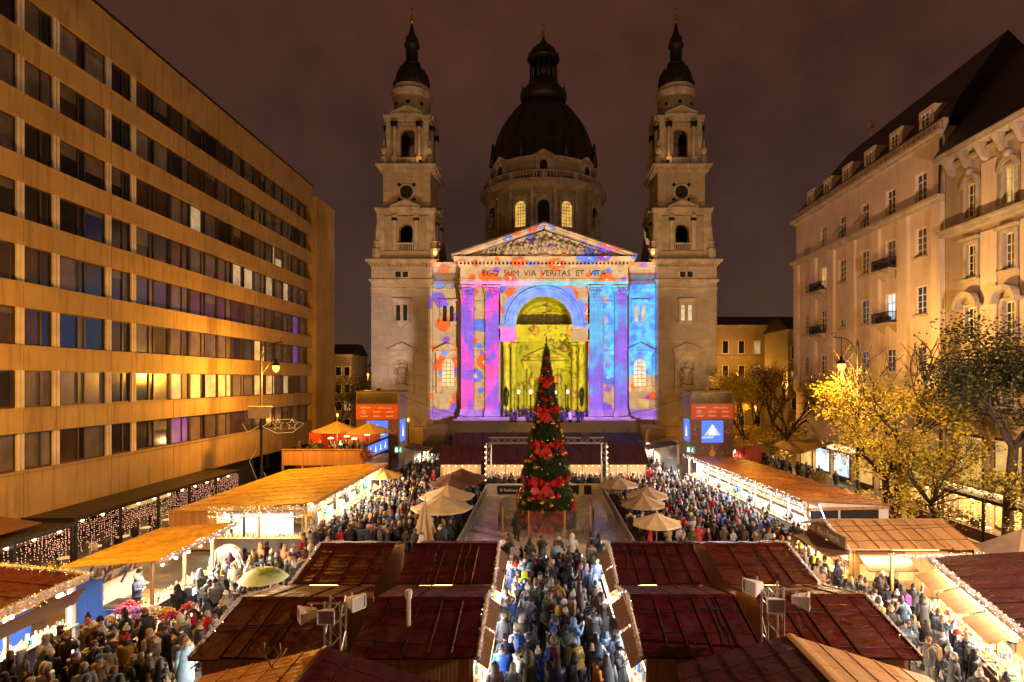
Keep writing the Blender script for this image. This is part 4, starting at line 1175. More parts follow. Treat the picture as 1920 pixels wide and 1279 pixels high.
planks('navy_boards', (.03, .05, .12), .12, 'xy', .5, .3)
mat('cream_cloth', (.62, .50, .30), .8, var=.15); mat('tan_cloth', (.36, .26, .16), .8, var=.2); mat('brown_cloth', (.13, .06, .035), .8, var=.2); mat('ochre_cloth', (.55, .36, .10), .8, var=.15)
mat('white_panel', (.72, .68, .62), .5, var=.1); mat('grey_steel', (.4, .4, .4), .3, .8, var=.2); mat('frost', (.70, .66, .62), .9, var=.4, vscale=9)
mat('purple_cloth', (.06, .025, .09), .8, var=.4, vscale=4); mat('cardboard', (.42, .27, .14), .8, var=.2)
mat('goods_white', (.8, .77, .7), .5, var=.15); mat('goods_red', (.55, .05, .03), .5, var=.2); mat('goods_gold', (.75, .45, .1), .4, var=.2); mat('goods_blue', (.08, .2, .55), .5, var=.2); mat('goods_green', (.08, .25, .08), .6, var=.3); mat('goods_brown', (.25, .12, .05), .6, var=.3)
GOODS = ['goods_white', 'goods_red', 'goods_gold', 'goods_blue', 'goods_green', 'goods_brown']
rn = random.Random(21)
WHITE = (1, .80, .56); COOL = (.96, .94, .95); WARMW = (1, .66, .30)

def garland(path, label, bulbs='fairy_white', r=.13, dens=95, bulb_n=7, cat='garland', group=None, fluff='frost'):
    """frosted tinsel: a twisted core with tufts all round it and small lights"""
    t = thing('garland', label, cat, path[0], 0, group)
    P = [Vector(p)-Vector(path[0]) for p in path]
    f = MB(); bl = MB()
    for a, b in zip(P[:-1], P[1:]):
        L = (b-a).length
        f.tube([a, b], r*.55, 6)
        for k in range(int(L*dens)):
            c = a.lerp(b, rn.random())+Vector((rn.gauss(0, 1), rn.gauss(0, 1), rn.gauss(0, 1))).normalized()*r*.6
            d = Vector((rn.gauss(0, 1), rn.gauss(0, 1), rn.gauss(0, 1))).normalized()*r*.75; e = d.orthogonal().normalized()*r*.16
            f.face([c-e, c+e, c+d])
        for k in range(int(L*bulb_n)):
            c = a.lerp(b, rn.random())+Vector((rn.gauss(0, 1), rn.gauss(0, 1), rn.gauss(0, 1))).normalized()*r*.95
            bl.sphere(c, .017, 4, 3)
    stuff(f.build('tinsel', fluff, t)); 
    if bl.v: stuff(bl.build('fairy_light', bulbs, t))
    return t

def goods_on(t, x0, x1, y0, y1, z, n, parent_name='wares', hmax=.3):
    """wares standing on a shelf or counter, one mesh per colour"""
    for m in GOODS:
        b = MB()
        for k in range(max(1, int(n*2*{'goods_white': .42, 'goods_gold': .2, 'goods_brown': .16}.get(m, .075)))):
            x = rn.uniform(x0, x1); y = rn.uniform(y0, y1); h = rn.uniform(.06, hmax); w = rn.uniform(.04, .10)
            q = rn.random()
            if q < .5: b.obox((x, y, z+h/2), w, w*.9, h, rz=rn.uniform(0, .5))
            elif q < .8: b.lathe([(w*.5, 0), (w*.55, h*.7), (w*.25, h*.85), (w*.25, h)], (x, y, z), 6)
            else: b.sphere((x, y, z+w*.6), w*.6, 6, 4)
        stuff(b.build(parent_name, m, t))

# ------------------------------------------------------------------ huts with a gable towards the aisle
def aisle_hut(X0, X1, Yn, Yf, zr, ze, sx, label, roof='maroon_roof', n=5, strip=True, group='dark red roofed huts along the centre aisle', power=260, col=COOL, short='', wares=True):
    cx = (X0+X1)/2; W2 = (X1-X0)/2; Yr = (Yn+Yf)/2
    t = thing('market_hut', label, 'market hut', (cx, Yr, 0), 0, group)
    H = (Yf-Yn)/2
    # roof sheets, each a piece with a standing seam
    for side in (-1, 1):
        cut = [0]+sorted((k+rn.uniform(-.28, .28))/n for k in range(1, n))+[1]
        for k in range(n):
            xa = -W2+2*W2*cut[k]; xb = -W2+2*W2*cut[k+1]
            dz = rn.uniform(0, .03)
            m = MB()
            y1 = side*(H+rn.uniform(-.07, .07)); th = .05
            m.prism_x([(0, zr+dz), (y1, ze+dz), (y1, ze-th), (0, zr-th)] if side > 0 else [(0, zr-th), (y1, ze-th), (y1, ze+dz), (0, zr+dz)], xa+.012, xb-.012)
            m.prism_x([(0, zr+.05), (y1, ze+.05), (y1, ze), (0, zr)] if side > 0 else [(0, zr), (y1, ze), (y1, ze+.05), (0, zr+.05)], xb-.04, xb-.012)
            m.build('roof_sheet', roof, t)
    for q in range(5):
        wr = MB(); yw = -H*rn.uniform(.05, .95); sg_ = rn.uniform(-.5, .5); zz = lambda y: zr+(ze-zr)*abs(y)/H+.035
        if q < 3: pts = [(-W2+2*W2*i/8, min(-.02, max(-H, yw+sg_*(i/8-.5)+rn.uniform(-.05, .05)))) for i in range(9)]
        else: xx = rn.uniform(-W2, W2); pts = [(xx+rn.uniform(-.08, .08), -H*i/6) for i in range(7)]
        wr.tube([(a, b_, zz(b_)) for a, b_ in pts], .012, 4); wr.build('wire', 'iron', t)
    rc = MB(); rc.prism_x([(-.16, zr-.01), (0, zr+.06), (.16, zr-.01)], -W2, W2); rc.build('ridge_cap', roof, t)
    # timber walls set in from the eaves
    w = MB(); i = .35; b = W2-.25
    yy = H-i-.1
    w.box(-b, b, -yy-.05, -yy, .1, ze-.02); w.box(-b, b, yy, yy+.05, .1, ze-.02)
    cl = -sx*b
    xs = sorted((cl, cl+sx*.05)); w.prism_x([(-yy, .1), (yy, .1), (yy, ze+.1), (0, zr-.12), (-yy, ze+.1)], *xs)
    op = sx*b
    xs = sorted((op, op-sx*.05)); w.prism_x([(-yy, ze-.05), (yy, ze-.05), (0, zr-.12)], *xs); w.prism_x([(-yy, .1), (yy, .1), (yy, 1.0), (-yy, 1.0)], *xs)
    w.build('timber_wall', 'pine_boards', t)
    fr = MB()
    for y in (-yy, -yy*.05, yy): fr.box(*sorted((op-sx*.06, op+sx*.08)), y-.07, y+.07, 0, ze-.05)
    fr.box(*sorted((op-sx*.06, op+sx*.09)), -yy, yy, ze-.2, ze-.05)
    fr.build('post', 'pine_boards', t)
    c = MB(); c.box(*sorted((op-sx*.45, op+sx*.4)), -yy, yy, 1.0, 1.06); c.build('counter', 'roof_boards', t)
    if wares:
        goods_on(t, *sorted((op-sx*.4, op+sx*.35)), -yy+.1, yy-.1, 1.06, 60, 'wares', .34)
        s = MB()
        for z in (1.5, 1.95): s.box(*sorted((op-sx*.1, op-sx*.35)), -yy, yy, z, z+.03)
        s.build('shelf', 'pine_boards', t)
        goods_on(t, *sorted((op-sx*.12, op-sx*.33)), -yy+.1, yy-.1, 1.53, 36, 'wares', .3)
    # raised shutters over the counter
    for y0, y1 in ((-yy+.1, -.15), (.15, yy-.1)):
        m = MB(); m.obox((op+sx*.30, (y0+y1)/2, ze-.42), .62, y1-y0, .04, ry=sx*.62); m.build('shutter', 'dark_boards', t)
    ls = MB(); ls.box(*sorted((op+sx*.02, op+sx*.05)), -yy, yy, ze-.78, ze-.75); ls.build('light_tube', 'led_strip', t)
    if strip and Yn > 20:
        q = MB(); xs0 = rn.uniform(-b, 0); q.box(xs0, xs0+b*rn.uniform(.7, 1), -H+.12, -H+.14, ze-.12, ze-.1); q.build('light_tube', 'bulb_warm', t)
    la = lamp('hut_light', 'AREA', (op+sx*.25, 0, ze-.92), power, col, (.3, yy*1.8), parent=t); la.rotation_euler = (0, -sx*.62, 0)
    lb = lamp('hut_inner_light', 'AREA', (op-sx*.6, 0, ze-.25), power*.35, WARMW, (.5, yy*1.6), parent=t); lb.rotation_euler = (0, sx*.3, 0)
    garland([(cx+sx*(W2+.03), Yn+.05, ze+.0), (cx+sx*(W2+.03), Yr, zr+.02), (cx+sx*(W2+.03), Yf-.05, ze+.0)], 'frosted tinsel garland on the gable of the '+short, bulbs='fairy_white', r=.13, bulb_n=1.0, group='frosted garlands on hut gables')
    return t
HN = (18.2, 24.6); HF = (24.85, 31.4)
ZR, ZE = 3.5, 2.7
h_nl = aisle_hut(-6.2, -2.05, *HN, 3.4, 2.7, 1, 'wide dark red hut left of the centre aisle in the nearest row', short='wide near hut left of the aisle')
h_nll = aisle_hut(-11.15, -7.2, *HN, 3.4, 2.7, -1, 'dark red hut with its corner at the left front aisle in the nearest row', col=WHITE, power=420, short='near hut at the left front aisle')
h_nr = aisle_hut(3.2, 7.15, *HN, ZR, 2.72, -1, 'plain dark red hut right of the centre aisle in the nearest row', short='near hut right of the aisle')
h_nrr = aisle_hut(7.9, 12.0, *HN, ZR, 2.72, 1, 'plank ribbed dark hut beside the right front aisle in the nearest row', col=WHITE, power=420, roof='seamed_roof', short='near ribbed hut, right front aisle')
h_fl = aisle_hut(-6.3, -2.1, *HF, ZR, 2.72, 1, 'dark red hut left of the centre aisle in the second row before the rink', power=480, short='second row hut left of the aisle')
h_fll = aisle_hut(-10.8, -7.15, *HF, ZR, 2.72, -1, 'seamed red brown hut at the left front aisle in the second row', col=WHITE, n=4, roof='seamed_roof', short='second row hut, left front aisle')
h_fr = aisle_hut(3.3, 7.3, *HF, ZR, 2.72, -1, 'dark red hut right of the centre aisle in the second row before the rink', power=480, short='second row hut right of the aisle')
h_frr = aisle_hut(7.9, 11.95, *HF, ZR, 2.72, 1, 'seamed brown hut beside the right front aisle in the second row', col=WHITE, n=4, roof='seamed_roof', short='second row hut, right front aisle')
# vent pipe on the near left hut
vp = MB(); vp.lathe([(.07, 0), (.07, 1.0), (.11, 1.0), (.12, 1.28), (.02, 1.33)], (-.45+.0, -1.6, 3.0), 8); vp.build('vent_pipe', 'white_panel', h_nl)

# ------------------------------------------------------------------ huts whose ridge runs towards the viewer
def ridge_hut(xc, yb, yn, wl, wr, zr, dl, dr, label, ml, mr, group='ridge huts at the bottom edge'):
    t = thing('market_hut', label, 'market hut', (xc, yb, 0), 0, group)
    L = yb-yn
    for side, w, d, mm in ((-1, wl, dl, ml), (1, wr, dr, mr)):
        n = 6
        for k in range(n):
            ya, yc = -L*k/n, -L*(k+1)/n
            m = MB(); m.prism_y([(0, zr), (side*w, zr-d), (side*w, zr-d-.06), (0, zr-.06)] if side < 0 else [(0, zr-.06), (side*w, zr-d-.06), (side*w, zr-d), (0, zr)], yc+.012, ya-.012)
            for q in range(1, 5):
                m.obox((side*w*q/5, (ya+yc)/2, zr-d*q/5+.015), .05, L/n-.04, .03, ry=side*atan2(d, w))
            m.build('roof_sheet', mm, t)
    MB().prism_y([(-.15, zr-.0), (0, zr+.05), (.15, zr-.0)], -L, 0).build('ridge_cap', mr, t)
    w = MB(); w.box(-wl+.4, wr-.4, -L, -.3, .1, zr-max(dl, dr)-.08); w.prism_y([(-wl+.4, zr-dl*.9-.1), (wr-.4, zr-dr*.9-.1), (0, zr-.1)], -.34, -.3); w.build('timber_wall', 'pine_boards', t)
    for k in range(3):
        m = MB(); pts = [(-.2+rn.uniform(-.1, .1)+wl*-.0+xx*rn.uniform(.8, 1), -.6-k*.9+rn.uniform(-.2, .2), 0) for xx in (-wl*.9, -wl*.5, -.2)]
    return t
kl = ridge_hut(-6.4, 17.2, 12.6, 3.7, 3.7, 3.55, .86, 1.15, 'gabled hut at the bottom left, one slope coloured as orange lit, one as dark', 'rust_roof', 'maroon_roof')  # orange light on the left slope is put into its roof colour
kr = ridge_hut(7.7, 17.9, 12.6, 3.6, 4.3, 3.6, .95, 1.3, 'gabled hut at the bottom right, its plank slope facing the houses coloured as lit', 'maroon_roof', 'roof_boards')  # lit right slope gets a brighter material, so the light is painted in
an = thing('antler_ornament', 'pale antler shaped wire ornament standing on the bottom left hut roof', 'ornament', (-7.75, 16.55, 3.2))
m = MB()
for s in (-1, 1):
    m.tube([(0, 0, 0), (s*.1, 0, .25), (s*.25, 0, .45), (s*.22, 0, .75)], .022, 5); m.tube([(s*.1, 0, .25), (s*.3, 0, .4), (s*.42, 0, .6)], .018, 5); m.tube([(s*.2, 0, .4), (s*.08, 0, .62)], .016, 5)
m.build('antler', 'pale_trim', an)

# ------------------------------------------------------------------ market huts behind the rink
for i, (xa, xb, ya, zr, ze, lab) in enumerate((
        (-10.9, -6.35, 60, 4.4, 2.75, 'outer left maroon hut behind the ice rink'), (-6.1, -1.5, 60, 4.4, 2.75, 'inner left maroon hut behind the ice rink under the gantry'),
        (2.0, 6.5, 60, 4.4, 2.75, 'inner right maroon hut behind the ice rink under the gantry'), (6.75, 11.2, 60, 4.4, 2.75, 'outer right maroon hut behind the ice rink'),
        (-11.2, -1.5, 71, 4.75, 3.2, 'long rear maroon hut on the left nearest the church stairs'), (2.0, 12.5, 71, 4.75, 3.2, 'long rear maroon hut on the right nearest the church stairs'))):
    cx = (xa+xb)/2; w2 = (xb-xa)/2
    t = thing('market_hut', lab, 'market hut', (cx, ya, 0), 0, 'maroon huts behind the rink')
    n = 4 if w2 < 3 else 8
    for k in range(n):
        a, b = -w2+2*w2*k/n, -w2+2*w2*(k+1)/n
        MB().prism_x([(0, ze), (0, ze-.05), (3.4, zr-.05), (3.4, zr)], a+.01, b-.01).prism_x([(0, ze+.05), (0, ze), (3.4, zr), (3.4, zr+.05)], b-.05, b-.01).build('roof_sheet', 'plum_roof', t)
        MB().prism_x([(3.4, zr), (3.4, zr-.05), (6.8, ze-.05), (6.8, ze)], a+.01, b-.01).build('roof_sheet', 'plum_roof', t)
    w = MB(); w.box(-w2+.2, w2-.2, 1.6, 6.4, .05, ze-.1); w.build('timber_wall', 'pine_boards', t)
    MB().box(-w2+.2, w2-.2, .5, .9, 0, 1.05).build('counter', 'pine_boards', t)
    for s in (-1, 0, 1): MB().box(s*(w2-.3)-.06, s*(w2-.3)+.06, .5, .62, 1.05, ze-.05).build('post', 'pine_boards', t)
    if ya < 65:
        goods_on(t, -w2+.4, w2-.4, .55, .85, 1.05, 40); goods_on(t, -w2+.4, w2-.4, 1.2, 1.55, 1.3, 40, 'wares', .5)
        lbm = MB()
        for q in range(int(w2*2/.7)): lbm.sphere((-w2+.5+q*.7, .3, ze-.22), .055, 6, 4)
        stuff(lbm.build('light_bulb', 'bulb_warm', t))
        l = lamp('hut_light', 'AREA', (0, .7, ze-.2), 90, (1, .9, .7), (w2*1.8, .4), parent=t); l.rotation_euler = (.2, 0, 0)

# ------------------------------------------------------------------ open stalls: built along local x with the counter towards -y
def stall(name, label, loc, rz, L, d, zf, zb, roof, nsheet, wall, panel, power, col, fw=.6, lamps=6, goods=True, cat='market stall', over=.25, ext=0, bulb='bulb_white', sides=True, group=None, backh=None, gar=None, sheet_over=True):
    t = thing(name, label, cat, loc, rz, group)
    for k in range(nsheet):
        a, b = -over+(L+2*over+ext)*k/nsheet, -over+(L+2*over+ext)*(k+1)/nsheet
        m = MB(); m.prism_x([(-fw, zf), (-fw, zf-.06), (d+.2, zb-.06), (d+.2, zb)], a+.008, b-.008); m.prism_x([(-fw, zf+.03), (-fw, zf), (d+.2, zb), (d+.2, zb+.03)], b-.05, b-.01)
        m.build('roof_sheet', roof, t)
    m = MB(); m.box(-over, L+over, -fw-.05, -fw-.005, zf-.22, zf+.03); m.build('fascia', 'pine_boards', t)
    bw = MB(); bw.box(0, L, d-.06, d, .05, min(zf, zb)-.1); bw.build('back_wall', wall, t)
    if d > 4.1: MB().box(0, L, 1.9, 1.96, .05, min(zf, zb)-.1).build('inner_wall', wall, t); d_ = 1.9
    else: d_ = d
    MB().box(0, L, .06, d_, .02, .06).build('stall_floor', 'roof_boards', t)
    if sides:
        for x in (0, L-.05): MB().prism_x([(0.9, .05), (d-.07, .05), (d-.07, zb-.1), (0.9, zf-(zf-zb)*.2-.12)], x, x+.05).build('side_wall', wall, t)
    MB().box(0, L, 0, .06, .05, 1.0).build('counter_front', panel, t)
    MB().box(-.05, L+.05, -.12, .7, 1.0, 1.06).build('counter', 'pine_boards', t)
    n = max(2, int(L/2.6))
    for k in range(n+1): x = .05+k*(L-.1)/n; MB().box(x-.06, x+.06, -.02, .1, 1.06, zf-.07).build('post', 'pine_boards', t)
    s = MB()
    for z in (1.45, 1.9): s.box(.1, L-.1, d_-.4, d_-.07, z, z+.03)
    s.build('shelf', 'pine_boards', t)
    if goods:
        goods_on(t, .15, L-.15, 0, .6, 1.06, int(L*9)); goods_on(t, .15, L-.15, d_-.36, d_-.12, 1.48, int(L*6)); goods_on(t, .15, L-.15, d_-.36, d_-.12, 1.93, int(L*6))
    for k in range(lamps):
        x = (k+.5)*L/lamps
        b = MB(); b.sphere((x, -.15, zf-.42), .085, 8, 5); b.tube([(x, -.15, zf-.1), (x, -.15, zf-.34)], .015, 4)
        b.build('light_bulb', bulb, t)
    k = max(1, int(L/6))
    for i in range(k):
        l = lamp('stall_light', 'AREA', ((i+.5)*L/k, .15, zf-.3), power/k, col, (L/k*.9, .5), parent=t); l.rotation_euler = (-.35, 0, 0)
    return t
# long yellow roofed stall on the left; its counter faces the crowd (+x)
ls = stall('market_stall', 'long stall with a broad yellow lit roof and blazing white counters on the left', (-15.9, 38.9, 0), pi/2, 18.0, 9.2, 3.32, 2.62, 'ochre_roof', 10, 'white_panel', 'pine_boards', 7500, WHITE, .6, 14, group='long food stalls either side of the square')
fr = MB(); fr.box(-25.1, -21.9, 38.75, 38.85, .1, 2.75)
fr.v = [(x+15.9, y-38.9, z) for x, y, z in fr.v]; fr.v = [(y, -x, z) for x, y, z in fr.v]; fr.build('plywood_wall', 'pine_boards', ls)
# its end towards the viewer: open kitchen with fairy lights
kt = stall('kitchen_counter', 'open white kitchen end of the long yellow roofed stall with fairy lights above', (-21.6, 38.1, 0), 0, 5.8, 2.6, 3.05, 3.0, 'ochre_roof', 3, 'white_panel', 'grey_steel', 600, (1, .86, .66), .15, 4, sides=False, over=.02)
for x in (.9, 1.75):
    m = MB(); m.lathe([(.09, .9), (.09, 2.7), (.13, 2.7), (.13, 2.8)], (x, .3, 0), 8); m.build('flue_pipe', 'black', kt)
for k in range(4): MB().box(.4+k*1.4, 1.3+k*1.4, 2.46, 2.5, 1.1+.2*(k % 2), 2.2).build('picture_panel', ('goods_brown', 'grey_steel', 'black', 'goods_gold')[k], kt)
garland([(-22.0, 37.9, 2.95), (-15.6, 37.9, 3.12)], 'warm fairy light garland along the end of the yellow roofed stall', 'fairy_warm', .2, 90, 26, fluff='frost')
garland([(-22.0, 37.86, 2.55), (-20.6, 37.86, 2.3), (-19.2, 37.86, 2.6), (-17.5, 37.86, 2.32), (-15.7, 37.86, 2.6)], 'drooping warm fairy light garland over the open kitchen', 'fairy_warm', .1, 90, 26)
# blue stall
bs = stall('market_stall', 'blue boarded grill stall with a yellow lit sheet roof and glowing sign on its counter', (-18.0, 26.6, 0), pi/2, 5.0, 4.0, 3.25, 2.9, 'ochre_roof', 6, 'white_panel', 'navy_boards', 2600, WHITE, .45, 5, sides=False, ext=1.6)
MB().box(-.02, .04, 2.3, 3.9, 0, 2.3).box(-.02, .04, .8, 2.3, 0, .9).build('side_panel', 'blue_boards', bs)
MB().box(.2, 1.4, 1.2, 2.6, .85, .92).build('grill_plate', 'grey_steel', bs)
for y in (1.5, 2.4, 3.2): MB().tube([(.1, y, 2.15), (.1, y-.45, 2.95)], .05, 6).build('brace', 'navy_boards', bs)
for k, z in enumerate((1.0, 1.35)): MB().box(.05, .9, 2.9, 3.6, z, z+.28).build('crate', 'cardboard', bs)
link('counter_sign', text_mesh('KÜRTŐS', .5, .02, 'led_strip'), bs, (4.0, -.02, .42), rot=(pi/2, 0, 0))
garland([(-17.5, 26.3, 3.2), (-17.5, 33.2, 3.25)], 'leafy garland with white lights along the edge of the blue stall roof', 'fairy_white', .16, 110, 14)
# arch backed oven hut just behind the blue stall
ov = thing('oven_booth', 'white rounded bread oven booth beyond the blue stall', 'booth', (-17.6, 32.0, 0), .3)
m = MB(); m.prism_y(arch_poly(.8, 0, 1.45), 0, .6); m.build('shell', 'white_panel', ov)
MB().prism_y(arch_poly(.5, .35, 1.3), -.05, -.005).build('door', 'dark_boards', ov)
# red roofed flower stall, near left
fs = stall('market_stall', 'red roofed stall with a snowy garland edge selling flowers at the far left', (-20.0, 18.4, 0), pi/2, 6.3, 4.2, 3.05, 3.5, 'maroon_roof', 5, 'blue_boards', 'purple_cloth', 1300, COOL, .35, 3, sides=False)
garland([(-19.6, 18.2, 3.08), (-19.6, 24.9, 3.08), (-20.6, 25.0, 3.2), (-23.6, 25.0, 3.45)], 'thick snowy garland round the edge of the flower stall roof', 'fairy_warm', .2, 150, 6)
for x, y in ((6.15, .05), (6.15, 2.2)):
    p = MB(); p.box(x-.09, x+.09, y-.09, y+.09, 0, 3.0); p.tube([(x, y, 1.9), (x-.9, y, 2.9)], .06, 5); p.tube([(x, y, 1.9), (x, y+.8, 2.9)], .06, 5); p.build('white_post', 'white_panel', fs)
MB().obox((3.2, -.35, 2.35), 5.8, .04, .9, rx=.6).build('shutter', 'dark_boards', fs)
# right side: long orange roofed stall
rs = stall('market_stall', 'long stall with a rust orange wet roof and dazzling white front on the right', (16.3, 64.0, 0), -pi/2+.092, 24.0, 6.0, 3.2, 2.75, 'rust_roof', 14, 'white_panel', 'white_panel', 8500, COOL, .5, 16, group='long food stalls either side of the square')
garland([(15.75, 64.0, 3.15), (17.95, 40.1, 3.15)], 'white light garland along the eave of the long rust roofed stall', 'fairy_white', .16, 60, 16)
m = MB(); 
for k, (a, b) in enumerate(((0.2, 2.2), (2.4, 5.2))): MB().box(24.03, 24.08, a, b, .9, 2.4).build('end_panel', 'black', rs)
MB().box(24.02, 24.12, 0, 6.0, 2.45, 2.62).build('end_rail', 'pine_boards', rs)
for x, y, rx in ((24.3, -.6, .5), (24.3, .7, .5)):
    q = MB(); q.tube([(24.2, y, 2.9), (24.8, y+.25, 1.6)], .035, 5); q.build('light_tube', 'led_strip', rs)
# orange plank roofed stall with the carved sign
h_sr = aisle_hut(16.0, 22.75, 29.9, 35.4, 3.6, 2.75, -1, 'orange plank roofed stall with a dark carved name board by the right aisle', roof='roof_boards', n=9, group=None, col=WARMW, power=800, short='orange plank roofed stall')
sgn = MB(); sgn.obox((-3.55, -1.0, 3.0), .08, 3.4, .62); o = sgn.build('name_board', 'dark_boards', h_sr)
link('name_lettering', text_mesh('Bács Forralt', .5, .015, 'pale_trim'), o, (-3.61, -.95, 2.86), rot=(pi/2, 0, -pi/2))
MB().obox((-4.1, -1.0, 2.5), 1.1, 4.2, .05, ry=-.15).build('canopy_board', 'dark_boards', h_sr)
aw = MB(); aw.raw([(-2.9, -2.35, 2.6), (-.4, -2.35, 2.6), (-.4, -3.7, 1.9), (-2.9, -3.7, 1.9), (-2.9, -2.35, 2.56), (-.4, -2.35, 2.56), (-.4, -3.7, 1.86), (-2.9, -3.7, 1.86)], [(0,3,2,1), (4,5,6,7), (0,1,5,4), (1,2,6,5), (2,3,7,6), (3,0,4,7)]); aw.build('awning', 'dark_boards', h_sr)
sw = MB(); sw.box(-3.0, 3.2, -2.42, -2.37, .1, 2.6); sw.build('front_wall', 'pine_boards', h_sr)
for k in range(3):
    MB().box(-2.7+k*1.0, -1.9+k*1.0, -2.47, -2.43, 1.0, 1.85).build('window', 'pane_warm', h_sr)
l = lamp('hut_light', 'AREA', (-1.8, -3.0, 2.45), 300, WARMW, (3, .3), parent=h_sr)
# near right stall with dark red roof, flaps and heaped counter
ns = stall('market_stall', 'dark red roofed stall with raised orange flaps and dazzling heaped counter, right edge', (18.9, 27.4, 0), -pi/2-.28, 8.6, 4.2, 3.0, 3.7, 'plum_roof', 6, 'pine_boards', 'dark_boards', 4200, WHITE, .35, 4)
for k in range(3): MB().obox((1.4+k*2.6, -.55, 2.42), 2.3, 1.15, .05, rx=.35).build('shutter', 'roof_boards', ns)
MB().box(0, 8.6, -.8, -.12, .92, .98).build('counter_shelf', 'pine_boards', ns)
MB().box(0, 8.6, -.82, -.78, 0, .92).build('counter_skirt', 'dark_boards', ns)
goods_on(ns, .1, 8.5, -.75, -.15, .98, 110, 'wares', .25)
gp = Matrix.Translation((18.9, 27.4, 0)) @ Matrix.Rotation(-pi/2-.28, 4, 'Z')
garland([tuple(gp @ Vector(p)) for p in ((-.3, 2.0, 3.2), (-.3, -.42, 3.02), (8.8, -.42, 3.02))], 'snowy tinsel garland framing the dark red stall at the right edge', 'fairy_white', .17, 140, 9)
garland([(16.9, 27.9, 3.0), (19.2, 27.5, 3.05)], 'short snowy garland beam beside the raised flaps', 'fairy_white', .15, 140, 9)
bt = MB(); bt.box(16.9, 17.02, 27.85, 27.97, 0, 2.95); tag(bt.build('post', 'pine_boards'), 'slim timber post under the short snowy garland', 'post')
# trays and crates with wares on the counters nearest the viewer
mat('roast', (.42, .2, .06), .6, var=.4, vscale=12); mat('sugar_white', (.82, .8, .72), .6, var=.1)
def tray(loc, rz, label, m, kind='tray', n=22):
    t = thing(kind, label, kind, loc, rz, 'trays and crates of wares on the counters')
    b = MB(); b.box(-.36, .36, -.25, .25, 0, .03)
    for s in (-1, 1): b.box(s*.36-.015, s*.36+.015, -.25, .25, .03, .12); b.box(-.345, .345, s*.25-.015, s*.25+.015, .03, .12)
    b.build('rim', 'cardboard' if kind == 'crate' else 'grey_steel', t)
    c = MB()
    for k in range(n): c.sphere((rn.uniform(-.3, .3), rn.uniform(-.2, .2), .07+rn.uniform(0, .1)), rn.uniform(.05, .075), 6, 4)
    stuff(c.build('wares', m, t))
for k in range(5): tray(tuple(gp @ Vector((4.2+k*.95, -.45, .99))), -pi/2-.28, 'steel tray of %s on the dazzling right hand counter' % ('red sweets', 'white sugared nuts', 'brown roasted nuts', 'golden ornaments', 'green and red toys')[k], ('goods_red', 'sugar_white', 'roast', 'goods_gold', 'goods_green')[k])
for k in range(4): tray((-20.05, 19.0+k*.9, 1.07), pi/2, 'pale crate of %s on the purple draped counter at the left edge' % ('white soaps', 'white candles', 'cream biscuits', 'white blossoms')[k], 'sugar_white', 'crate')
for k in range(3): tray((-17.75, 29.2+k*1.1, 1.07), pi/2, 'tray of %s on the blue stall counter' % ('brown rolls', 'golden pastry', 'dark sausages')[k], ('roast', 'goods_gold', 'goods_brown')[k])
# bunches of flowers
PET = {'pink': (.75, .12, .35), 'lilac': (.45, .25, .75), 'white': (.85, .82, .8), 'yellow': (.8, .6, .08), 'red': (.6, .04, .06)}
for k, v in PET.items(): mat('petal_'+k, v, .7, var=.3, vscale=14)
mat('flower_leaf', (.06, .14, .04), .7, var=.3)
def bunch(loc, colr, label):
    t = thing('flower_bucket', label, 'flowers', loc, 0, 'buckets of cut flowers at the flower stall')
    MB().lathe([(.16, 0), (.21, .34), (.19, .34), (.15, .05)], (0,0,0), 10).build('bucket', 'grey_steel', t, True)
    f = MB(); g = MB()
    for k in range(90):
        a = rn.uniform(0, 2*pi); r = rn.uniform(0, .42); p = Vector((r*cos(a), r*sin(a), .62+.22*(1-(r/.42)**2)+rn.uniform(-.08, .08)))
        f.sphere(p, rn.uniform(.035, .06), 5, 3)
        if k % 3 == 0: g.tube([(0, 0, .2), p], .008, 3); g.face([p*.8, p*.9+Vector((.06, 0, 0)), p*.85+Vector((0, .06, -.02))])
    stuff(f.build('blossoms', 'petal_'+colr, t)); stuff(g.build('stems', 'flower_leaf', t))
for x, y, c, where in ((-18.6, 25.6, 'pink', 'nearest the white post'), (-18.0, 25.5, 'lilac', 'beside the pink bunch'), (-17.3, 25.6, 'white', 'in front of the blue wall'), (-16.6, 25.4, 'yellow', 'at the aisle end of the flowers'), (-18.8, 26.2, 'red', 'behind the pink bunch'), (-17.6, 24.6, 'lilac', 'at the front of the flowers'), (-16.9, 24.5, 'red', 'at the front right of the flowers'), (-18.4, 24.6, 'white', 'at the front left of the flowers'), (-15.9, 26.0, 'red', 'under the blue stall corner'), (-16.1, 25.0, 'pink', 'nearest the aisle')):
    bunch((x, y, .55), c, 'bucket of %s flowers %s' % (c, where))
fb = MB(); fb.box(-19.1, -15.6, 24.2, 26.4, .35, .54)
for x in (-19.0, -15.7):
    for y in (24.3, 26.3): fb.box(x-.05, x+.05, y-.05, y+.05, 0, .35)
tag(fb.build('flower_bench', 'pine_boards'), 'low timber bench carrying the flower buckets', 'bench')
# kiosks towards the church
for lab, x, y, rz, m in (('red fronted orange roofed kiosk among the cafe tables by the right booth', 24.5, 74, -pi/2, 'rust_roof'), ('small red roofed kiosk beside the left projection booth', -14.6, 72, pi/2, 'maroon_roof'), ('small maroon roofed kiosk beside the right projection booth', 13.9, 74, -pi/2, 'maroon_roof'), ('yellow signed white kiosk near the right stair', 15.6, 80, -pi/2, 'ochre_roof')):
    stall('kiosk', lab, (x, y-2 if rz > 0 else y+2, 0), rz, 4, 3, 2.9, 3.6, m, 4, 'booth_red' if x > 20 else 'white_panel', 'booth_red' if x > 20 else 'white_panel', 700, (1, .9, .75), .5, 3, cat='kiosk')
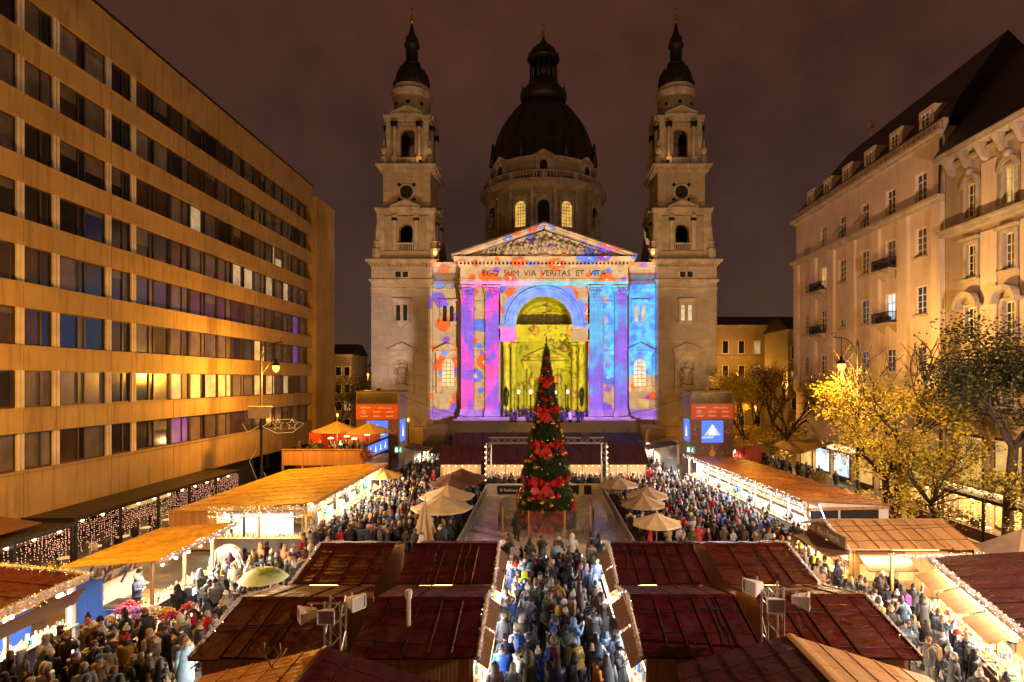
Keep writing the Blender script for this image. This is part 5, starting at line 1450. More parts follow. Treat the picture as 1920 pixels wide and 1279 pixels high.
# ------------------------------------------------------------------ ice rink
rk = thing('ice_rink', 'open ice rink with pale boards in the middle of the market', 'ice rink', (.2, 45.5, 0))
m, t, b = principled('ice')
pos = t.new('ShaderNodeNewGeometry').outputs['Position']
n = t.noise(pos, .7, 5, .6)[0]
t.put(b.inputs['Base Color'], t.mix(t.mapr(n, .35, .7), (.62, .62, .66, 1), (.40, .40, .44, 1))); t.put(b.inputs['Roughness'], t.mapr(n, .4, .6, .12, .4))
bn = t.new('ShaderNodeBump'); bn.inputs['Strength'].default_value = .15; sc_ = t.noise(t.xyz(t.mul(t.sep(pos)[0], 2.2), t.mul(t.sep(pos)[1], .35), t.noise(pos, .5, 2)[0]), 2.6, 6, .75)[0]
t.put(b.inputs['Base Color'], t.mix(t.mapr(t.add(t.mul(sc_, .7), t.mul(n, .5)), .5, .72), (.70, .68, .72, 1), (.34, .33, .37, 1)))
t.put(bn.inputs['Height'], sc_); t.put(b.inputs['Normal'], bn.outputs[0])
MB().box(-5.5, 5.6, -10.4, 10.4, .02, .25).build('ice', 'ice', rk)
MB().box(-5.5, 5.6, -12.6, -10.42, .02, .27).build('boardwalk', 'pine_boards', rk)
planks('rink_board', (.58, .52, .45), 1.2, 'xy', .4, .1, .2)
for k in range(5):
    x0 = -5.6+k*2.25; MB().box(x0+.01, x0+2.24, 10.4, 10.5, .2, 1.45).build('rink_panel', 'rink_board', rk)
for s, x in ((-1, -5.55), (1, 5.65)):
    for k in range(9):
        y0 = -10.4+k*2.32
        r = MB(); r.box(x-.03, x+.03, y0, y0+.06, .2, 1.4); r.box(x-.03, x+.03, y0+.06, y0+2.26, 1.32, 1.4); r.box(x-.02, x+.02, y0+.06, y0+2.26, .25, .55)
        for q in range(12): yy = y0+.15+q*.18; r.box(x-.012, x+.012, yy, yy+.02, .55, 1.32)
        r.build('side_railing', 'truss_metal', rk)
for x0, x1, txt in ((-4.5, -1.5, 'Raiffeisen Bank'), (1.9, 3.4, ''), (3.9, 4.6, '')):
    o = MB().box(x0, x1, 10.36, 10.395, .42, 1.3).build('banner', 'black', rk)
    if txt:
        link('lettering', text_mesh(txt, .36, .01, 'white', 'LEFT'), o, (x0+.62, 10.345, .72), rot=(pi/2, 0, 0))
        MB().obox((x0+.35, 10.34, .85), .34, .012, .06, ry=.8).obox((x0+.35, 10.333, .85), .34, .012, .06, ry=-.8).build('emblem', 'white', o)
    elif x1-x0 > 1: MB().lathe([(.1, 0), (.1, .02)], (0,0,0), 12).build('emblem', 'goods_gold', o, loc=((x0+x1)/2, 10.34, .86)).rotation_euler = (pi/2, 0, 0)
# ------------------------------------------------------------------ christmas tree
TX, TY = .35, 44.6
tree = thing('christmas_tree', 'tall narrow decorated christmas tree with red bows on the rink', 'christmas tree', (TX, TY, .25))
mat('fir_needle', (.022, .05, .02), .7, var=.5, vscale=3); mat('fir_needle_pale', (.045, .085, .03), .7, var=.4, vscale=3)
mat('bauble_red', (.55, .012, .012), .12, .6, var=0); mat('bauble_gold', (.85, .55, .12), .15, .9, var=0); mat('ribbon_red', (.50, .012, .014), .45, var=.35, vscale=6, bump=.4, bscale=9)
prof = [(0.02, 1.9), (0.6, 2.05), (1.2, 2.05), (2.6, 1.9), (3.3, 1.62), (4.4, 1.68), (5.6, 1.38), (6.2, 1.14), (7.4, 1.12), (8.6, .9), (9.4, .82), (10.6, .7), (11.6, .52), (12.6, .36), (13.6, .24), (14.3, .03)]
def tr_r(z):
    for (z0, r0), (z1, r1) in zip(prof[:-1], prof[1:]):
        if z0 <= z <= z1: return r0+(r1-r0)*(z-z0)/(z1-z0)
    return .1
MB().lathe([(.22, 0), (.2, 4), (.12, 10), (.03, 14.2)], (0,0,0), 8).lathe([(r*.72, z) for z, r in prof], (0,0,0), 16).build('trunk', 'fir_needle', tree)
fo = [MB(), MB()]
for k in range(5600):
    z = 14.2*(1-sqrt(rn.random()*.995)) ; z = max(.12, z); r = tr_r(z)
    a = rn.uniform(0, 2*pi); c = Vector((r*.62*cos(a), r*.62*sin(a), z+.12)); tip = Vector((r*1.03*cos(a), r*1.03*sin(a), z-.16+rn.uniform(-.1, .1)))
    f = fo[0 if rn.random() < .7 else 1]; d = tip-c; side = Vector((-sin(a), cos(a), 0))
    for q in range(5):
        p = c+d*(.25+.19*q); w = .24*(1.1-.16*q)
        for s in (-1, 1):
            e = p+side*s*w+d*.3+Vector((0, 0, rn.uniform(-.1, .06)))
            f.face([p, p+d*.16, e])
stuff(fo[0].build('foliage', 'fir_needle', tree)); stuff(fo[1].build('foliage', 'fir_needle_pale', tree))
me_b = {}
for m_ in ('bauble_red', 'bauble_gold'): me_b[m_] = MB().sphere((0, 0, 0), .15, 10, 7).lathe([(.035, .13), (.035, .19)], (0,0,0), 6).mesh('bauble', m_, True)
for k in range(150):
    z = .6+13*(1-sqrt(rn.random())); r = tr_r(z)*1.02+.05; a = rn.uniform(0, 2*pi)
    link('bauble', me_b['bauble_red' if rn.random() < .52 else 'bauble_gold'], tree, (r*cos(a), r*sin(a), z), scale=[(.8+.55*tr_r(z)/2)]*3)
def bow(parent, z, r, w):
    m = MB(); y = -r-.08
    for s in (-1, 1):
        prev = None
        for k in range(9):      # puffed loop
            u = k/8; x = s*w*.62*sin(pi*u)*(1.0 if u < .5 else 1); zz = w*.34*sin(2*pi*u)*.6+w*.12*sin(pi*u); yy = y-.16*w*sin(pi*u)
            cur = [(x, yy, z+zz), (x, yy-.06, z+zz)]
            a = Vector((x, yy-.16*w, z+zz)); b_ = Vector((x, yy+.16*w, z+zz))
            if prev: m.face([prev[0], prev[1], b_, a])
            prev = (a, b_)
        m.face([(0, y-.05, z), (s*w*.62, y-.2, z+w*.34), (s*w*.70, y-.16, z), (s*w*.55, y-.2, z-w*.16)])
        m.face([(0, y-.07, z+.02), (s*w*.14, y-.12, z-.1), (s*w*.42, y-.14, z-w*.62), (s*w*.18, y-.18, z-w*.70)])
        m.face([(0, y-.09, z+.02), (s*w*.06, y-.14, z-.1), (s*w*.16, y-.2, z-w*.82), (-s*w*.02, y-.2, z-w*.74)])
    m.sphere((0, y-.1, z), w*.11, 8, 5)
    return m.build('bow', 'ribbon_red', parent)
for z, w in ((11.3, .85), (8.95, 1.15), (6.35, 1.4), (3.55, 1.75), (1.0, 1.9)):
    r = tr_r(z)
    m = MB(); m.lathe([(r*1.0+.02, z-.22), (r*1.06+.05, z), (r*.98+.02, z+.22)], (0,0,0), 28, cap=False); m.build('ribbon', 'ribbon_red', tree)
    bow(tree, z, r, w)
    if z < 10:
        for a in (2.3, 4.5-pi*0+1.3): b_ = bow(tree, z, r, w*.62); b_.rotation_euler = (0, 0, a)
MB().lathe([(.02, 0), (.07, .12), (.02, .5)], (0, 0, 14.2), 6).build('tree_tip', 'bauble_gold', tree)
tl = MB()
for k in range(110):
    z = .3+13.6*(1-sqrt(rn.random())); r = tr_r(z)*1.0+.03; a = rn.uniform(0, 2*pi); tl.sphere((r*cos(a), r*sin(a), z), .022, 4, 3)
stuff(tl.build('fairy_light', glow('tree_glow', (1, .55, .18), 3.0), tree))
# ring of clear panels round the tree
fn = thing('glass_fence', 'ring of clear panels on timber posts round the christmas tree', 'fence', (TX, TY, .25))
m = bpy.data.materials.new('clear_panel'); m.use_nodes = True; MATS['clear_panel'] = m; t = NT(m.node_tree)
m.node_tree.nodes.clear(); tr_ = t.new('ShaderNodeBsdfTransparent'); gl = t.new('ShaderNodeBsdfGlossy'); df = t.new('ShaderNodeBsdfDiffuse'); mx = t.new('ShaderNodeMixShader'); mx2 = t.new('ShaderNodeMixShader'); out = t.new('ShaderNodeOutputMaterial')
gl.inputs['Roughness'].default_value = .08; df.inputs[0].default_value = (.55, .5, .45, 1); tr_.inputs[0].default_value = (.93, .93, .93, 1); mx2.inputs[0].default_value = .04; mx.inputs[0].default_value = .07
t.l.new(tr_.outputs[0], mx2.inputs[1]); t.l.new(df.outputs[0], mx2.inputs[2]); t.l.new(mx2.outputs[0], mx.inputs[1]); t.l.new(gl.outputs[0], mx.inputs[2]); t.l.new(mx.outputs[0], out.inputs[0])
NP = 9; RF = 3.75
for k in range(NP):
    a = -pi/2+(k+.5)*2*pi/NP; b_ = a+2*pi/NP
    p = (RF*cos(a), RF*sin(a)); q = (RF*cos(b_), RF*sin(b_))
    pm = MB(); pm.box(p[0]-.06, p[0]+.06, p[1]-.06, p[1]+.06, 0, 1.95); pm.tube([(p[0], p[1], .9), (p[0]*.82, p[1]*.82, .02)], .05, 4); pm.build('post', 'pine_boards', fn)
    L = hypot(q[0]-p[0], q[1]-p[1]); g_ = MB(); g_.obox(((p[0]+q[0])/2, (p[1]+q[1])/2, .98), L-.14, .02, 1.85, rz=atan2(q[1]-p[1], q[0]-p[0])); g_.build('panel', 'clear_panel', fn)

# ------------------------------------------------------------------ trusses, loudspeakers and the projector gantries
def lattice(m, a, b, w, step, r=.03):
    a = Vector(a); b = Vector(b); d = (b-a); L = d.length; d.normalize()
    u = d.orthogonal().normalized() if abs(d.z) < .9 else Vector((1, 0, 0)); v = d.cross(u)
    u = Vector((0, 0, 1)) if abs(d.z) < .9 else u; v = d.cross(u)
    C = [(-1, -1), (1, -1), (1, 1), (-1, 1)]
    for i, j in C: o = u*i*w/2+v*j*w/2; m.tube([a+o, b+o], r, 6)
    n = max(1, int(L/step))
    for k in range(n):
        p, q = a+d*L*k/n, a+d*L*(k+1)/n
        for s in range(4):
            o1 = u*C[s][0]*w/2+v*C[s][1]*w/2; c2_ = C[(s+1) % 4]; o2 = u*c2_[0]*w/2+v*c2_[1]*w/2
            m.tube([p+o1, q+o2] if k % 2 else [p+o2, q+o1], r*.5, 4, cap=False)
def truss_tower(x, y, h, label):
    t = thing('truss_tower', label, 'truss tower', (x, y, 0), 0, 'aluminium truss towers between the huts')
    m = MB(); lattice(m, (0, 0, 0), (0, 0, h), .5, .55, .035); stuff(m.build('lattice', 'truss_metal', t))
    MB().tube([(-.85, -.1, h-.12), (.85, -.1, h-.12)], .035, 6).build('cross_bar', 'truss_metal', t)
    return t
mat('speaker_grey', (.75, .74, .73), .5, var=.12); mat('speaker_mesh', (.5, .5, .5), .7, var=.2, vscale=30)
def horn(loc, rz, label):
    t = thing('loudspeaker', label, 'loudspeaker', loc, rz, 'grey horn loudspeakers on the truss towers')
    m = MB(); m.raw([(-.13, .3, -.13), (.13, .3, -.13), (.13, .3, .13), (-.13, .3, .13), (-.32, -.28, -.26), (.32, -.28, -.26), (.32, -.28, .26), (-.32, -.28, .26)], [(0,1,2,3), (0,4,5,1), (1,5,6,2), (2,6,7,3), (3,7,4,0)])
    m.box(-.33, .33, -.36, -.28, -.28, -.24); m.box(-.33, .33, -.36, -.28, .24, .28); m.box(-.34, -.3, -.36, -.28, -.24, .24); m.box(.3, .34, -.36, -.28, -.24, .24)
    m.tube([(0, .1, .12), (0, .1, .35)], .03, 5)
    m.build('horn_body', 'speaker_grey', t); MB().box(-.3, .3, -.31, -.29, -.24, .24).build('grille', 'speaker_mesh', t); t.scale = (.8, .8, .8)
truss_tower(-6.67, 18.6, 4.45, 'aluminium truss tower with loudspeakers between the near left huts')
horn((-7.45, 18.4, 4.05), -1.0, 'grey horn loudspeaker facing left on the left truss tower')
horn((-6.75, 18.2, 4.1), 0.05, 'grey horn loudspeaker facing the viewer on the left truss tower')
horn((-6.05, 18.5, 4.4), 1.0, 'grey horn loudspeaker facing right on the left truss tower')
truss_tower(7.35, 18.35, 5.0, 'aluminium truss tower with loudspeakers between the near right huts')
horn((6.75, 18.2, 5.0), -1.1, 'grey horn loudspeaker facing left on the right truss tower')
horn((7.2, 17.95, 4.55), 0.0, 'grey horn loudspeaker facing the viewer on the right truss tower')
horn((8.15, 18.2, 4.55), 1.1, 'grey horn loudspeaker facing right on the right truss tower')
def gantry(x0, x1, y, z, label, side):
    t = thing('gantry', label, 'gantry', (x0, y, 0), 0, 'light gantries behind the tree')
    w = x1-x0; m = MB(); lattice(m, (0, 0, z), (w, 0, z), .55, .6, .04); lattice(m, (0 if side < 0 else w, 0, 0), (0 if side < 0 else w, 0, z-.28), .5, .6, .035); stuff(m.build('lattice', 'truss_metal', t))
    b = MB()
    for k in range(7): b.sphere((0-.3 if side < 0 else w+.3, -.35, 1.6+k*.55), .07, 6, 4)
    stuff(b.build('light_bulb', 'bulb_warm', t))
    return t
gantry(-5.3, -1.4, 57.5, 5.5, 'lattice gantry with bulbs left of the christmas tree', -1); gantry(2.3, 6.2, 57.5, 5.5, 'lattice gantry carrying the projector right of the christmas tree', 1)
pj = thing('projector', 'black projector on the right hand gantry throwing the picture on the church', 'projector', (PRJ.x, PRJ.y-.55, 5.8))
MB().box(-.35, .35, -.4, .35, 0, .42).build('body', 'black', pj); MB().lathe([(.16, 0), (.16, .1)], (0,0,0), 12).build('lens', 'bulb_white', pj, loc=(0, .35, .25)).rotation_euler = (-pi/2, 0, 0)
# ------------------------------------------------------------------ projection booths with screens
mat('booth_brown', (.12, .05, .045), .5, var=.15); mat('booth_grey', (.42, .38, .36), .6, var=.2); mat('booth_print_gold', (.55, .33, .06), .5, var=.2); mat('booth_print', (.7, .45, .3), .6, var=0)
glow('screen_blue', (.13, .24, .95), 1.15, True); glow('screen_white', (.85, .9, 1), 1.6)
mat('exit_green', (.02, .16, .06), .5, emit=.35, ecol=(.05, .5, .2), var=0)
def booth(x0, x1, y, d, h, label, side):
    cx = (x0+x1)/2; w = (x1-x0)/2
    t = thing('projection_booth', label, 'booth', (cx, y, 0), 0, 'projection booths either side of the square')
    MB().box(-w, w, 0, d, 0, h).build('wall', 'booth_brown', t)
    MB().box(-w-.1, w+.1, -.1, d+.1, h, h+.12).build('roof', 'dark_metal', t)
    gx = -side*w
    b = MB(); b.box(*sorted((gx, gx-side*.03)), .05, d-.05, .1, h-.05); b.build('side_wall', 'booth_grey', t)
    MB().box(*sorted((gx, gx-side*.06)), .8, 3.4, h-1.5, h-.3).build('projection_window', 'pane_blind', t)
    MB().box(-w+.15, w-.15, -.04, -.002, h-1.35, h-.15).build('projection_window', 'pane_brown', t)
    rb = MB().box(-w, w, -.06, -.003, h-3.2, h-1.5).build('sponsor_band', 'booth_red', t)
    pr = MB()
    for r in range(3):
        for k in range(2 if r == 0 else 3):
            u = -w+.5+k*(1.5 if r else 2.2); zz = h-1.85-r*.5
            if (r, k) == (1, 0): continue
            if (r, k) == (0, 1): continue
            L = .9 if r else 1.3
            for q in range(int(L/.11)): pr.box(u+q*.11, u+q*.11+.075, -.075, -.062, zz-.05, zz+.05+rn.choice((0, .05)))
    stuff(pr.build('small_print', 'white', rb))
    link('lettering', text_mesh('Raiffeisen Bank', .27, .005, 'white', 'LEFT'), rb, (.1, -.07, h-1.95), rot=(pi/2, 0, 0))
    em = MB()
    for rx, rz_ in ((.3, .2), (.1, .2), (.22, .09)):
        em.tube([(-w+.9+rx*cos(k*pi/9), -.07, h-2.35+(.07 if rz_ < .1 else 0)+rz_*sin(k*pi/9)) for k in range(19)], .022, 4)
    em.build('emblem', 'white', rb)
    def screen(mx, nm):
        return mx.build(nm, 'screen_blue', t)
    sc = MB().box(-1.25, 1.25, -.08, -.02, h-5.9, h-3.35).build('screen', 'screen_blue', t)
    tm = MB(); 
    tm.face([(0, -.09, h-3.75), (-.42, -.09, h-5.05), (.4, -.09, h-5.05)])
    for k in range(7):
        for s in (-1, 1): tm.face([(s*(.08+k*.12), -.088, h-3.85-.17*k), (s*(.14+k*.12), -.088, h-3.9-.17*k), (s*(.14+k*.13), -.088, h-5.05), (s*(.09+k*.13), -.088, h-5.05)])
    tm.build('screen_picture', 'screen_white', sc)
    link('screen_lettering', text_mesh('ADVENT', .36, .005, 'screen_white'), sc, (-.55, -.085, h-5.42), rot=(pi/2, 0, .0))
    s2 = MB().box(*sorted((gx-side*.03, gx-side*.07)), .7, 3.2, h-5.9, h-3.3).build('side_screen', 'screen_blue', t)
    MB().face([(gx-side*.08, 1.95, h-3.7), (gx-side*.08, 1.4, h-5.3), (gx-side*.08, 2.5, h-5.3)]) if False else None
    q = MB(); q.face([(gx-side*.08, 1.95, h-3.8), (gx-side*.08, 1.5, h-5.3), (gx-side*.08, 2.4, h-5.3)]); q.build('screen_picture', 'screen_white', s2)
    dots = MB()
    for k in range(46):
        u = rn.uniform(-w+.2, w-.2); z = rn.uniform(.5, h-3.4)
        if abs(u) < 1.4 and z > h-6: continue
        r = rn.uniform(.03, .08); dots.obox((u, -.01, z), r, .012, r, ry=.78)
    stuff(dots.build('printed_snow', 'goods_white', t))
    an_ = MB(); an_.prism_y([(-.75, h-8.3), (.75, h-8.3), (.2, h-7.2), (-.2, h-7.2)], -.03, -.002); an_.prism_y([(-.45, h-7.2), (.45, h-7.2), (0, h-6.5)], -.035, -.002); an_.prism_y([(-.12, h-6.5), (.12, h-6.5), (.08, h-6.25), (-.08, h-6.25)], -.035, -.002)
    an_.build('printed_tree', 'booth_print_gold', t)
    lr = MB(); lr.tube([(1.85+.3*cos(k*pi/8), -.02, h-4.6+.2*sin(k*pi/8)) for k in range(17)], .03, 4); lr.build('printed_wreath', 'booth_print', t)
    ex = thing('exit_sign', 'green and white running man exit sign on the %s projection booth corner' % ('left' if side < 0 else 'right'), 'sign', (cx+gx-side*.1, y-.25, h-7.1), -side*.5)
    MB().box(-.5, .5, -.03, .03, 0, .8).build('sign_panel', 'exit_green', ex)
    sgm = MB(); sgm.box(-.42, -.12, -.05, -.031, .15, .65); sgm.sphere((.2, -.04, .6), .06, 6, 4); sgm.tube([(.2, -.04, .52), (.15, -.04, .34), (.28, -.04, .22), (.24, -.04, .08)], .035, 4); sgm.tube([(.15, -.04, .34), (.05, -.04, .22), (-.02, -.04, .2)], .03, 4); sgm.tube([(.06, -.04, .42), (.2, -.04, .48), (.33, -.04, .4)], .025, 4)
    sgm.build('running_figure', 'screen_white', ex)
    cab = MB(); cab.tube([(gx-side*.1, .3, h-.4), (gx-side*3.0, 6, h-2.2), (gx-side*6.0, 16, h-4.0)], .03, 4); cab.build('cable', 'black', t)
    return t
booth(-21.6, -16.7, 67.0, 4.4, 10.15, 'red and brown projection booth with a blue screen on the left', -1)
booth(17.25, 22.1, 66.5, 4.4, 10.2, 'red and brown projection booth with a blue screen on the right', 1)
# ------------------------------------------------------------------ raised bar terrace on the left
dk = thing('terrace_deck', 'raised timber bar terrace with a boarded front behind the long yellow roof', 'terrace', (-22.3, 58.2, 0))
MB().box(-4, 4.2, 0, 7.5, 2.9, 3.05).build('deck', 'pine_boards', dk)
for k in range(5): x = -3.9+k*2.0; MB().box(x-.08, x+.08, .02, .18, 0, 4.45).build('post', 'pine_boards', dk)
for k in range(4): x = -3.8+k*2.0; MB().box(x, x+1.84, .04, .12, 3.05, 4.4).build('front_panel', 'pine_boards', dk)
MB().box(-4, 4.2, -.05, .2, 4.45, 4.53).build('handrail', 'pine_boards', dk)
for k in range(3): MB().box(-3.4+k*2.6, -1.9+k*2.6, 2.2, 3.0, 3.8, 3.87).tube([(-2.65+k*2.6, 2.6, 3.05), (-2.65+k*2.6, 2.6, 3.8)], .05, 6).build('table', 'pine_boards', dk)
MB().box(-3.9, 4.1, 6.6, 6.7, 3.05, 5.6).build('bar_back', 'booth_red', dk)
lb = MB()
for x, y, z in ((2.2, 3.5, 5.2), (3.2, 4.8, 5.5), (-.5, 4.0, 5.2), (.9, 5.0, 5.3)): lb.lathe([(.3, 0), (.28, .08), (.02, .16)], (x, y, z), 10)
lb.build('lamp_disc', 'bulb_warm', dk)
lamp('terrace_light', 'POINT', (1, 3.6, 5.0), 500, (1, .55, .18), .3, parent=dk)
bd = thing('led_board', 'slanting blue led board with four white tree symbols on the terrace side', 'led board', (-17.95, 58.4, 0), 0)
m = MB(); m.raw([(0, 0, 3.3), (.55, 7.4, 3.55), (.55, 7.4, 5.15), (0, 0, 4.9), (-.12, 0, 3.3), (.43, 7.4, 3.55), (.43, 7.4, 5.15), (-.12, 0, 4.9)], [(0,1,2,3), (7,6,5,4), (0,4,5,1), (1,5,6,2), (2,6,7,3), (3,7,4,0)]); m.build('frame', 'dark_metal', bd)
def bp(a, b, o=.02): return (a*.55+o, a*7.4, 3.3+a*.25+b*1.6)
m = MB(); m.face([bp(.1, .14), bp(.92, .14), bp(.92, .88), bp(.1, .88)]); m.build('screen', 'screen_blue', bd)
m = MB()
for k in range(4): c = .2+k*.2; m.face([bp(c-.035, .3, .03), bp(c+.035, .3, .03), bp(c+.01, .72, .03), bp(c, .74, .03)])
m.build('screen_picture', 'screen_white', bd)
MB().box(-.3, .5, 0, 7.3, 0, 3.2).build('support_wall', 'booth_grey', bd)
# ------------------------------------------------------------------ parasols
def parasol(x, y, z0, h, r, m, label, n=8, pole=True, closed=False, group='market parasols'):
    t = thing('parasol', label, 'parasol', (x, y, z0), rn.uniform(0, .6), group)
    c = MB()
    if closed:
        rr = []
        for k in range(16): a = k*pi/8; rr.append((a, 1 if k % 2 else .55))
        rings = [(.05, h+.9), (.22, h+.3), (.5, h-.7), (.85, h-1.75)]
        vs = [(q*r*f*cos(a), q*r*f*sin(a), z) for q, z in rings for a, f in rr]
        c.raw(vs, [(j*16+i, j*16+(i+1) % 16, (j+1)*16+(i+1) % 16, (j+1)*16+i) for j in range(3) for i in range(16)])
    else:
        hh = r*.38
        vs = [(0, 0, h+hh)]
        for q, dz in ((.33, .62), (.66, .29), (1.0, 0)):
            for k in range(2*n):
                a = k*pi/n; f = 1 if k % 2 == 0 else cos(pi/n)*.985; vs.append((r*q*f*cos(a), r*q*f*sin(a), h+hh*dz-(0 if k % 2 == 0 else .05*q)))
        N = 2*n
        c.raw(vs, [(0, 1+k, 1+(k+1) % N) for k in range(N)]+[(1+j*N+k, 1+(j+1)*N+k, 1+(j+1)*N+(k+1) % N, 1+j*N+(k+1) % N) for j in range(2) for k in range(N)])
        vl = []
        for k in range(N):
            a, b_ = vs[1+2*N+k], vs[1+2*N+(k+1) % N]
            c.raw([a, b_, (b_[0], b_[1], b_[2]-.14), (a[0], a[1], a[2]-.14)], [(0, 3, 2, 1)])
    c.build('canopy', m, t)
    p = MB(); p.tube([(0, 0, 0), (0, 0, h+r*.36)], .035, 6); p.lathe([(.4, 0), (.4, .08), (.06, .1)], (0,0,0), 10); p.build('pole', 'truss_metal', t)
    rb = MB()
    if not closed:
        for k in range(n): a = k*2*pi/n; rb.tube([(0, 0, h+r*.3), (r*.95*cos(a), r*.95*sin(a), h-.04)], .015, 4)
        rb.build('rib', 'dark_boards', t)
    MB().lathe([(.05, 0), (.06, .08), (.01, .2)], (0, 0, h+r*.37 if not closed else h+.88), 6).build('finial', 'pine_boards', t)
def atp(px, py, z): Y = 1080*(CAM_H-z)/(py-713); return ((px-1016)*Y/1080, Y)
for px, py, z, h, r, m, lab in ((829, 950, 2.3, 2.3, 2.25, 'cream_cloth', 'large cream parasol nearest the left rink railing'), (839, 929, 2.3, 2.3, 2.2, 'cream_cloth', 'cream parasol just behind the large one left of the rink'),
        (866, 896, 2.6, 2.6, 2.3, 'brown_cloth', 'dark brown parasol before the maroon huts left of the rink'), (846, 906, 2.4, 2.4, 2.0, 'brown_cloth', 'second dark brown parasol at the far left of the rink'),
        (720, 891, 2.7, 2.7, 1.7, 'ochre_cloth', 'small ochre parasol at the end of the long yellow roofed stall'), (1160, 908, 2.4, 2.4, 1.75, 'tan_cloth', 'tan parasol at the back corner right of the rink'),
        (1213, 928, 2.4, 2.4, 1.75, 'tan_cloth', 'tan parasol behind its twin right of the rink'), (1206, 944, 2.4, 2.4, 1.7, 'tan_cloth', 'tan parasol beside the right rink railing'), (1231, 979, 2.4, 2.4, 1.6, 'cream_cloth', 'pale parasol nearest the viewer right of the rink'),
        (1240, 813, 3.0, 3.0, 2.9, 'ochre_cloth', 'wide yellow lit parasol roof beside the right stairs'), (790, 842, 2.6, 2.6, 1.4, 'ochre_cloth', 'yellow parasol beside the left booth')):
    x, y = atp(px, py, z); parasol(x, y, 0, h, r, m, lab)
parasol(*atp(797, 1014, 1.0), 0, 2.7, 1.15, 'cream_cloth', 'closed cream parasol left of the rink', closed=True)
parasol(-22.4, 63, 3.05, 3.0, 2.6, 'ochre_cloth', 'orange lit parasol on the bar terrace near the office block', group='parasols on the bar terrace'); parasol(-18.9, 63, 3.05, 2.9, 2.5, 'ochre_cloth', 'orange lit parasol on the bar terrace in front of the blue screen', group='parasols on the bar terrace')
# ------------------------------------------------------------------ restaurant pavilions along the houses
def pavilion(x0, x1, y0, y1, z, label, lx, dense, group='restaurant pavilions along the houses', power=200):
    """lx: x of the open side towards the square"""
    t = thing('pavilion', label, 'pavilion', ((x0+x1)/2, (y0+y1)/2, 0), 0, group)
    w, l = (x1-x0)/2, (y1-y0)/2; s = 1 if lx > (x0+x1)/2 else -1
    n = 26
    for k in range(n): a = -l+2*l*k/n; MB().box(-w, w, a+.02, a+2*l/n-.02, z-.05+s*0, z).build('roof_slat', 'roof_black', t)
    fr = MB(); fr.box(-w-.02, w+.02, -l-.1, -l-.005, z-.2, z+.04); fr.box(-w-.02, w+.02, l+.005, l+.1, z-.2, z+.04); fr.box(*sorted((s*(w+.02), s*(w+.12))), -l-.1, l+.1, z-.2, z+.04); fr.build('fascia', 'dark_metal', t)
    m_ = max(3, int(2*l/3.4))
    for k in range(m_+1): y = -l+.1+k*(2*l-.2)/m_; MB().box(s*w-.07, s*w+.07, y-.07, y+.07, 0, z-.2).build('post', 'dark_metal', t)
    b = MB()
    def strand(x, y):
        L = rn.uniform(1.2, 2.3)
        for q in range(int(L/.13)): b.obox((x+rn.uniform(-.03, .03), y+rn.uniform(-.03, .03), z-.3-q*.13+rn.uniform(-.03, .03)), .03, .03, .03, rz=.7) if rn.random() < .8 else None
    for k in range(int(2*l/dense)): strand(s*(w-.05), -l+.2+k*dense)
    for k in range(int(2*w/dense)): strand(-w+.1+k*dense, -l+.05)
    stuff(b.build('fairy_light', 'fairy_pink' if s > 0 else 'fairy_warm', t))
    r = MB()
    for k in range(int(2*l/1.6)): r.sphere((s*(w-.15), -l+.8+k*1.6, z-.32), .1, 8, 5)
    stuff(r.build('light_bulb', 'bulb_warm', t))
    low = MB(); low.box(*sorted((s*w-.04, s*w+.04)), -l, l, .1, .95); low.build('low_wall', 'dark_boards', t)
    for k in range(int(2*l/2.4)):
        y = -l+1.2+k*2.4; q = MB(); q.lathe([(.4, .74), (.4, .78)], (0, y, 0), 12); q.tube([(0, y, 0), (0, y, .74)], .04, 6); q.build('table', 'goods_white', t)
    lamp('pavilion_light', 'AREA', (0, 0, z-.3), power, (1, .55, .2), (w*1.6, l*1.8), parent=t)
    return t
pavilion(-30.3, -27.3, 33.6, 52.0, 3.45, 'dark roofed restaurant pavilion behind a curtain of fairy lights under the office block', -27.3, .2, power=500)
pavilion(-30.3, -27.0, 22.0, 33.2, 3.3, 'nearer dark restaurant pavilion with fairy light curtain at the left edge', -27.0, .25, power=300)
pavilion(30.9, 33.8, 36.0, 48.7, 3.2, 'black slatted restaurant pavilion with warm bulbs under the corner house', 30.9, .5, power=1100)
MB2 = thing('roof_awning', 'dark rust awning above the fairy light pavilion at the left edge', 'awning', (-29.4, 29.0, 3.6)); m = MB(); m.raw([(-1.8, -4, .5), (1.6, -4, 0), (1.6, 3, 0), (-1.8, 3, .5), (-1.8, -4, .45), (1.6, -4, -.06), (1.6, 3, -.06), (-1.8, 3, .45)], [(0,1,2,3), (7,6,5,4), (0,4,5,1), (1,5,6,2), (2,6,7,3), (3,7,4,0)]); m.build('awning_cloth', 'brown_cloth', MB2)
cw = thing('shop_awning', 'broad orange awning at the foot of the beige apartment house', 'awning', (31.6, 71, 0)); m = MB(); m.raw([(2.3, -4.5, 4.3), (2.3, 4.5, 4.3), (-1.8, 4.5, 3.0), (-1.8, -4.5, 3.0), (2.3, -4.5, 4.24), (2.3, 4.5, 4.24), (-1.8, 4.5, 2.94), (-1.8, -4.5, 2.94)], [(0,1,2,3), (7,6,5,4), (0,4,5,1), (1,5,6,2), (2,6,7,3), (3,7,4,0)]); m.build('awning_cloth', 'ochre_cloth', cw)
MB().tube([(-1.7, -4.4, 0), (-1.7, -4.4, 2.95)], .05, 6).tube([(-1.7, 4.4, 0), (-1.7, 4.4, 2.95)], .05, 6).build('post', 'iron', cw)
lamp('awning_light', 'AREA', (0, 0, 2.9), 400, WARMW, (3, 7), parent=cw)
